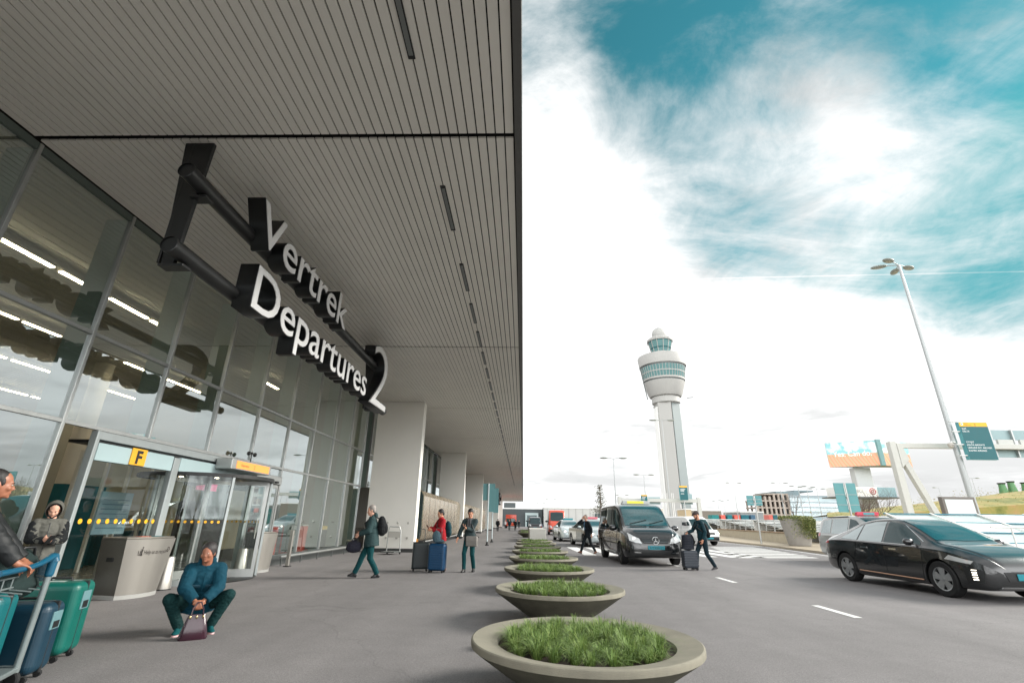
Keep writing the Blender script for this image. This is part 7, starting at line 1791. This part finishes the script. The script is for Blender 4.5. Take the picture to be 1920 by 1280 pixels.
def fmath(op, a, b=None, c=None, clamp=False):
    k = nt.nodes.new('ShaderNodeMath'); k.operation = op; k.use_clamp = clamp
    for i, q in enumerate((a, b, c)):
        if q is None: continue
        if isinstance(q, (int, float)): k.inputs[i].default_value = q
        else: L(q, k.inputs[i])
    return k.outputs[0]
def smap(src, a, b, c=0., d=1.):
    k = nt.nodes.new('ShaderNodeMapRange'); k.interpolation_type = 'SMOOTHSTEP'
    for n_, q in zip(('From Min', 'From Max', 'To Min', 'To Max'), (a, b, c, d)): k.inputs[n_].default_value = q
    L(src, k.inputs['Value']); return k.outputs['Result']
sep = nt.nodes.new('ShaderNodeSeparateXYZ'); L(D, sep.inputs[0])
zz = fmath('ADD', fmath('MAXIMUM', sep.outputs['Z'], 0.0), .16)
comb = nt.nodes.new('ShaderNodeCombineXYZ')
L(fmath('DIVIDE', sep.outputs['X'], zz), comb.inputs[0]); L(fmath('DIVIDE', sep.outputs['Y'], zz), comb.inputs[1])
PL = comb.outputs[0]
def wnoise(scale, det, rough, dist, sc=(1, 1, 1), off=(0, 0, 0), rot=0.):
    mp = nt.nodes.new('ShaderNodeMapping'); mp.inputs['Scale'].default_value = sc; mp.inputs['Location'].default_value = off
    mp.inputs['Rotation'].default_value = (0, 0, rot)
    L(PL, mp.inputs['Vector'])
    n = nt.nodes.new('ShaderNodeTexNoise'); n.inputs['Scale'].default_value = scale; n.inputs['Detail'].default_value = det
    n.inputs['Roughness'].default_value = rough; n.inputs['Distortion'].default_value = dist; L(mp.outputs[0], n.inputs['Vector'])
    return n.outputs['Fac']
def blob(px, py, r0, r1, amt):
    d = ray(px, py).normalized()
    dt = vmath('DOT_PRODUCT', D, d).outputs['Value']
    return smap(dt, math.cos(R(r0)), math.cos(R(r1)), 0., amt)
n1 = wnoise(1.25, 10, .62, .6, off=(3.1, 1.7, 0))
n2 = wnoise(2.0, 11, .64, .9, sc=(.62, 1.35, 1), off=(.6, 4.2, 0), rot=R(32))
n3 = wnoise(4.2, 10, .66, .5, off=(7.7, 2.2, 0))
cov = fmath('ADD', fmath('MULTIPLY', n1, 1.7), fmath('ADD', fmath('MULTIPLY', n2, 1.7), fmath('MULTIPLY', n3, 1.3)))
cov = fmath('ADD', cov, -2.35+.57)
bias = None
for b_ in ((940, 600, 25, 7, .62), (1180, 660, 15, 3, .40), (1500, 800, 19, 4, .55), (1850, 760, 14, 3, .4), (1100, 420, 9, 3, .22), (1760, 200, 11, 3, .28), (1480, 240, 10, 2, .12), (1600, 350, 7, 2, .14),
           (1560, -20, 17, 3, -.50), (1900, 60, 12, 3, -.15), (1860, 430, 13, 3, -.42), (1440, 420, 10, 2, -.28), (1300, 470, 5, 1, -.15), (1350, 280, 9, 2, -.14), (1260, 30, 10, 2, -.30), (1230, 170, 8, 1, -.30),
           (1080, 40, 11, 2, -.30), (1040, 200, 5, 1, .16), (-300, 700, 75, 30, .5)):
    q = blob(*b_); bias = q if bias is None else fmath('ADD', bias, q)
bias = fmath('ADD', bias, smap(sep.outputs['Y'], .25, -.45, 0., .38))
bd = V((math.sin(R(74))*math.cos(R(42)), math.cos(R(74))*math.cos(R(42)), math.sin(R(42))))
bias = fmath('ADD', bias, smap(vmath('DOT_PRODUCT', D, bd).outputs['Value'], math.cos(R(27)), math.cos(R(8)), 0., -.6))
cn_ = ray(1290, 523).cross(ray(1920, 509)).normalized()
ctr = fmath('ABSOLUTE', vmath('DOT_PRODUCT', D, cn_).outputs['Value'])
trail = fmath('MULTIPLY', smap(ctr, .0013, .0005), smap(sep.outputs['X'], .28, .42, 0., .26))
bias = fmath('ADD', bias, trail)
low = smap(sep.outputs['Z'], .30, .02, 0., .5)
cov = fmath('ADD', fmath('ADD', cov, bias), low)
mask = smap(cov, -.32, .98)
# grey undersides low over the horizon
g1 = wnoise(1.1, 8, .6, .4, sc=(.5, .7, 1), off=(1.3, 9.1, 0))
lowg = fmath('MULTIPLY', smap(sep.outputs['Z'], .22, .08), smap(g1, .42, .62))
dense = smap(cov, .35, 1.35, 5.9, 7.5)
back = fmath('MULTIPLY', smap(sep.outputs['Y'], .05, -.7, 0., 18.), smap(sep.outputs['Z'], .75, .3))  # extra brightness added to the unseen sky behind the camera, as fill light
dense = fmath('MULTIPLY', dense, smap(n1, .50, .70, 1.04, .70))      # darker bellies inside the cloud mass
dense = fmath('ADD', dense, back)
cl = nt.nodes.new('ShaderNodeMix'); cl.data_type = 'FLOAT'
L(fmath('MULTIPLY', lowg, .85), cl.inputs[0]); L(dense, cl.inputs[2]); cl.inputs[3].default_value = 4.6
ccol = nt.nodes.new('ShaderNodeVectorMath'); ccol.operation = 'SCALE'; ccol.inputs[0].default_value = (.99, 1.0, 1.0); L(cl.outputs[0], ccol.inputs['Scale'])
tint = nt.nodes.new('ShaderNodeVectorMath'); tint.operation = 'MULTIPLY'; L(sky.outputs['Color'], tint.inputs[0]); tint.inputs[1].default_value = (.27, .90, .66)
mx = nt.nodes.new('ShaderNodeMix'); mx.data_type = 'RGBA'
capn = nt.nodes.new('ShaderNodeVectorMath'); capn.operation = 'MINIMUM'; L(tint.outputs['Vector'], capn.inputs[0]); capn.inputs[1].default_value = (.9, 2.9, 3.25)
L(mask, mx.inputs[0]); L(capn.outputs['Vector'], mx.inputs[6]); L(ccol.outputs['Vector'], mx.inputs[7])
L(mx.outputs[2], bg.inputs['Color']); L(bg.outputs[0], out.inputs['Surface'])
vs_ = scene.view_settings; vs_.view_transform = 'Standard'; vs_.look = 'None'; vs_.exposure = 1.65; vs_.gamma = 1.; vs_.use_curve_mapping = False
scene.cycles.max_bounces = 10; scene.cycles.transparent_max_bounces = 24; scene.cycles.caustics_reflective = False; scene.cycles.caustics_refractive = False
scene.cycles.use_denoising = True
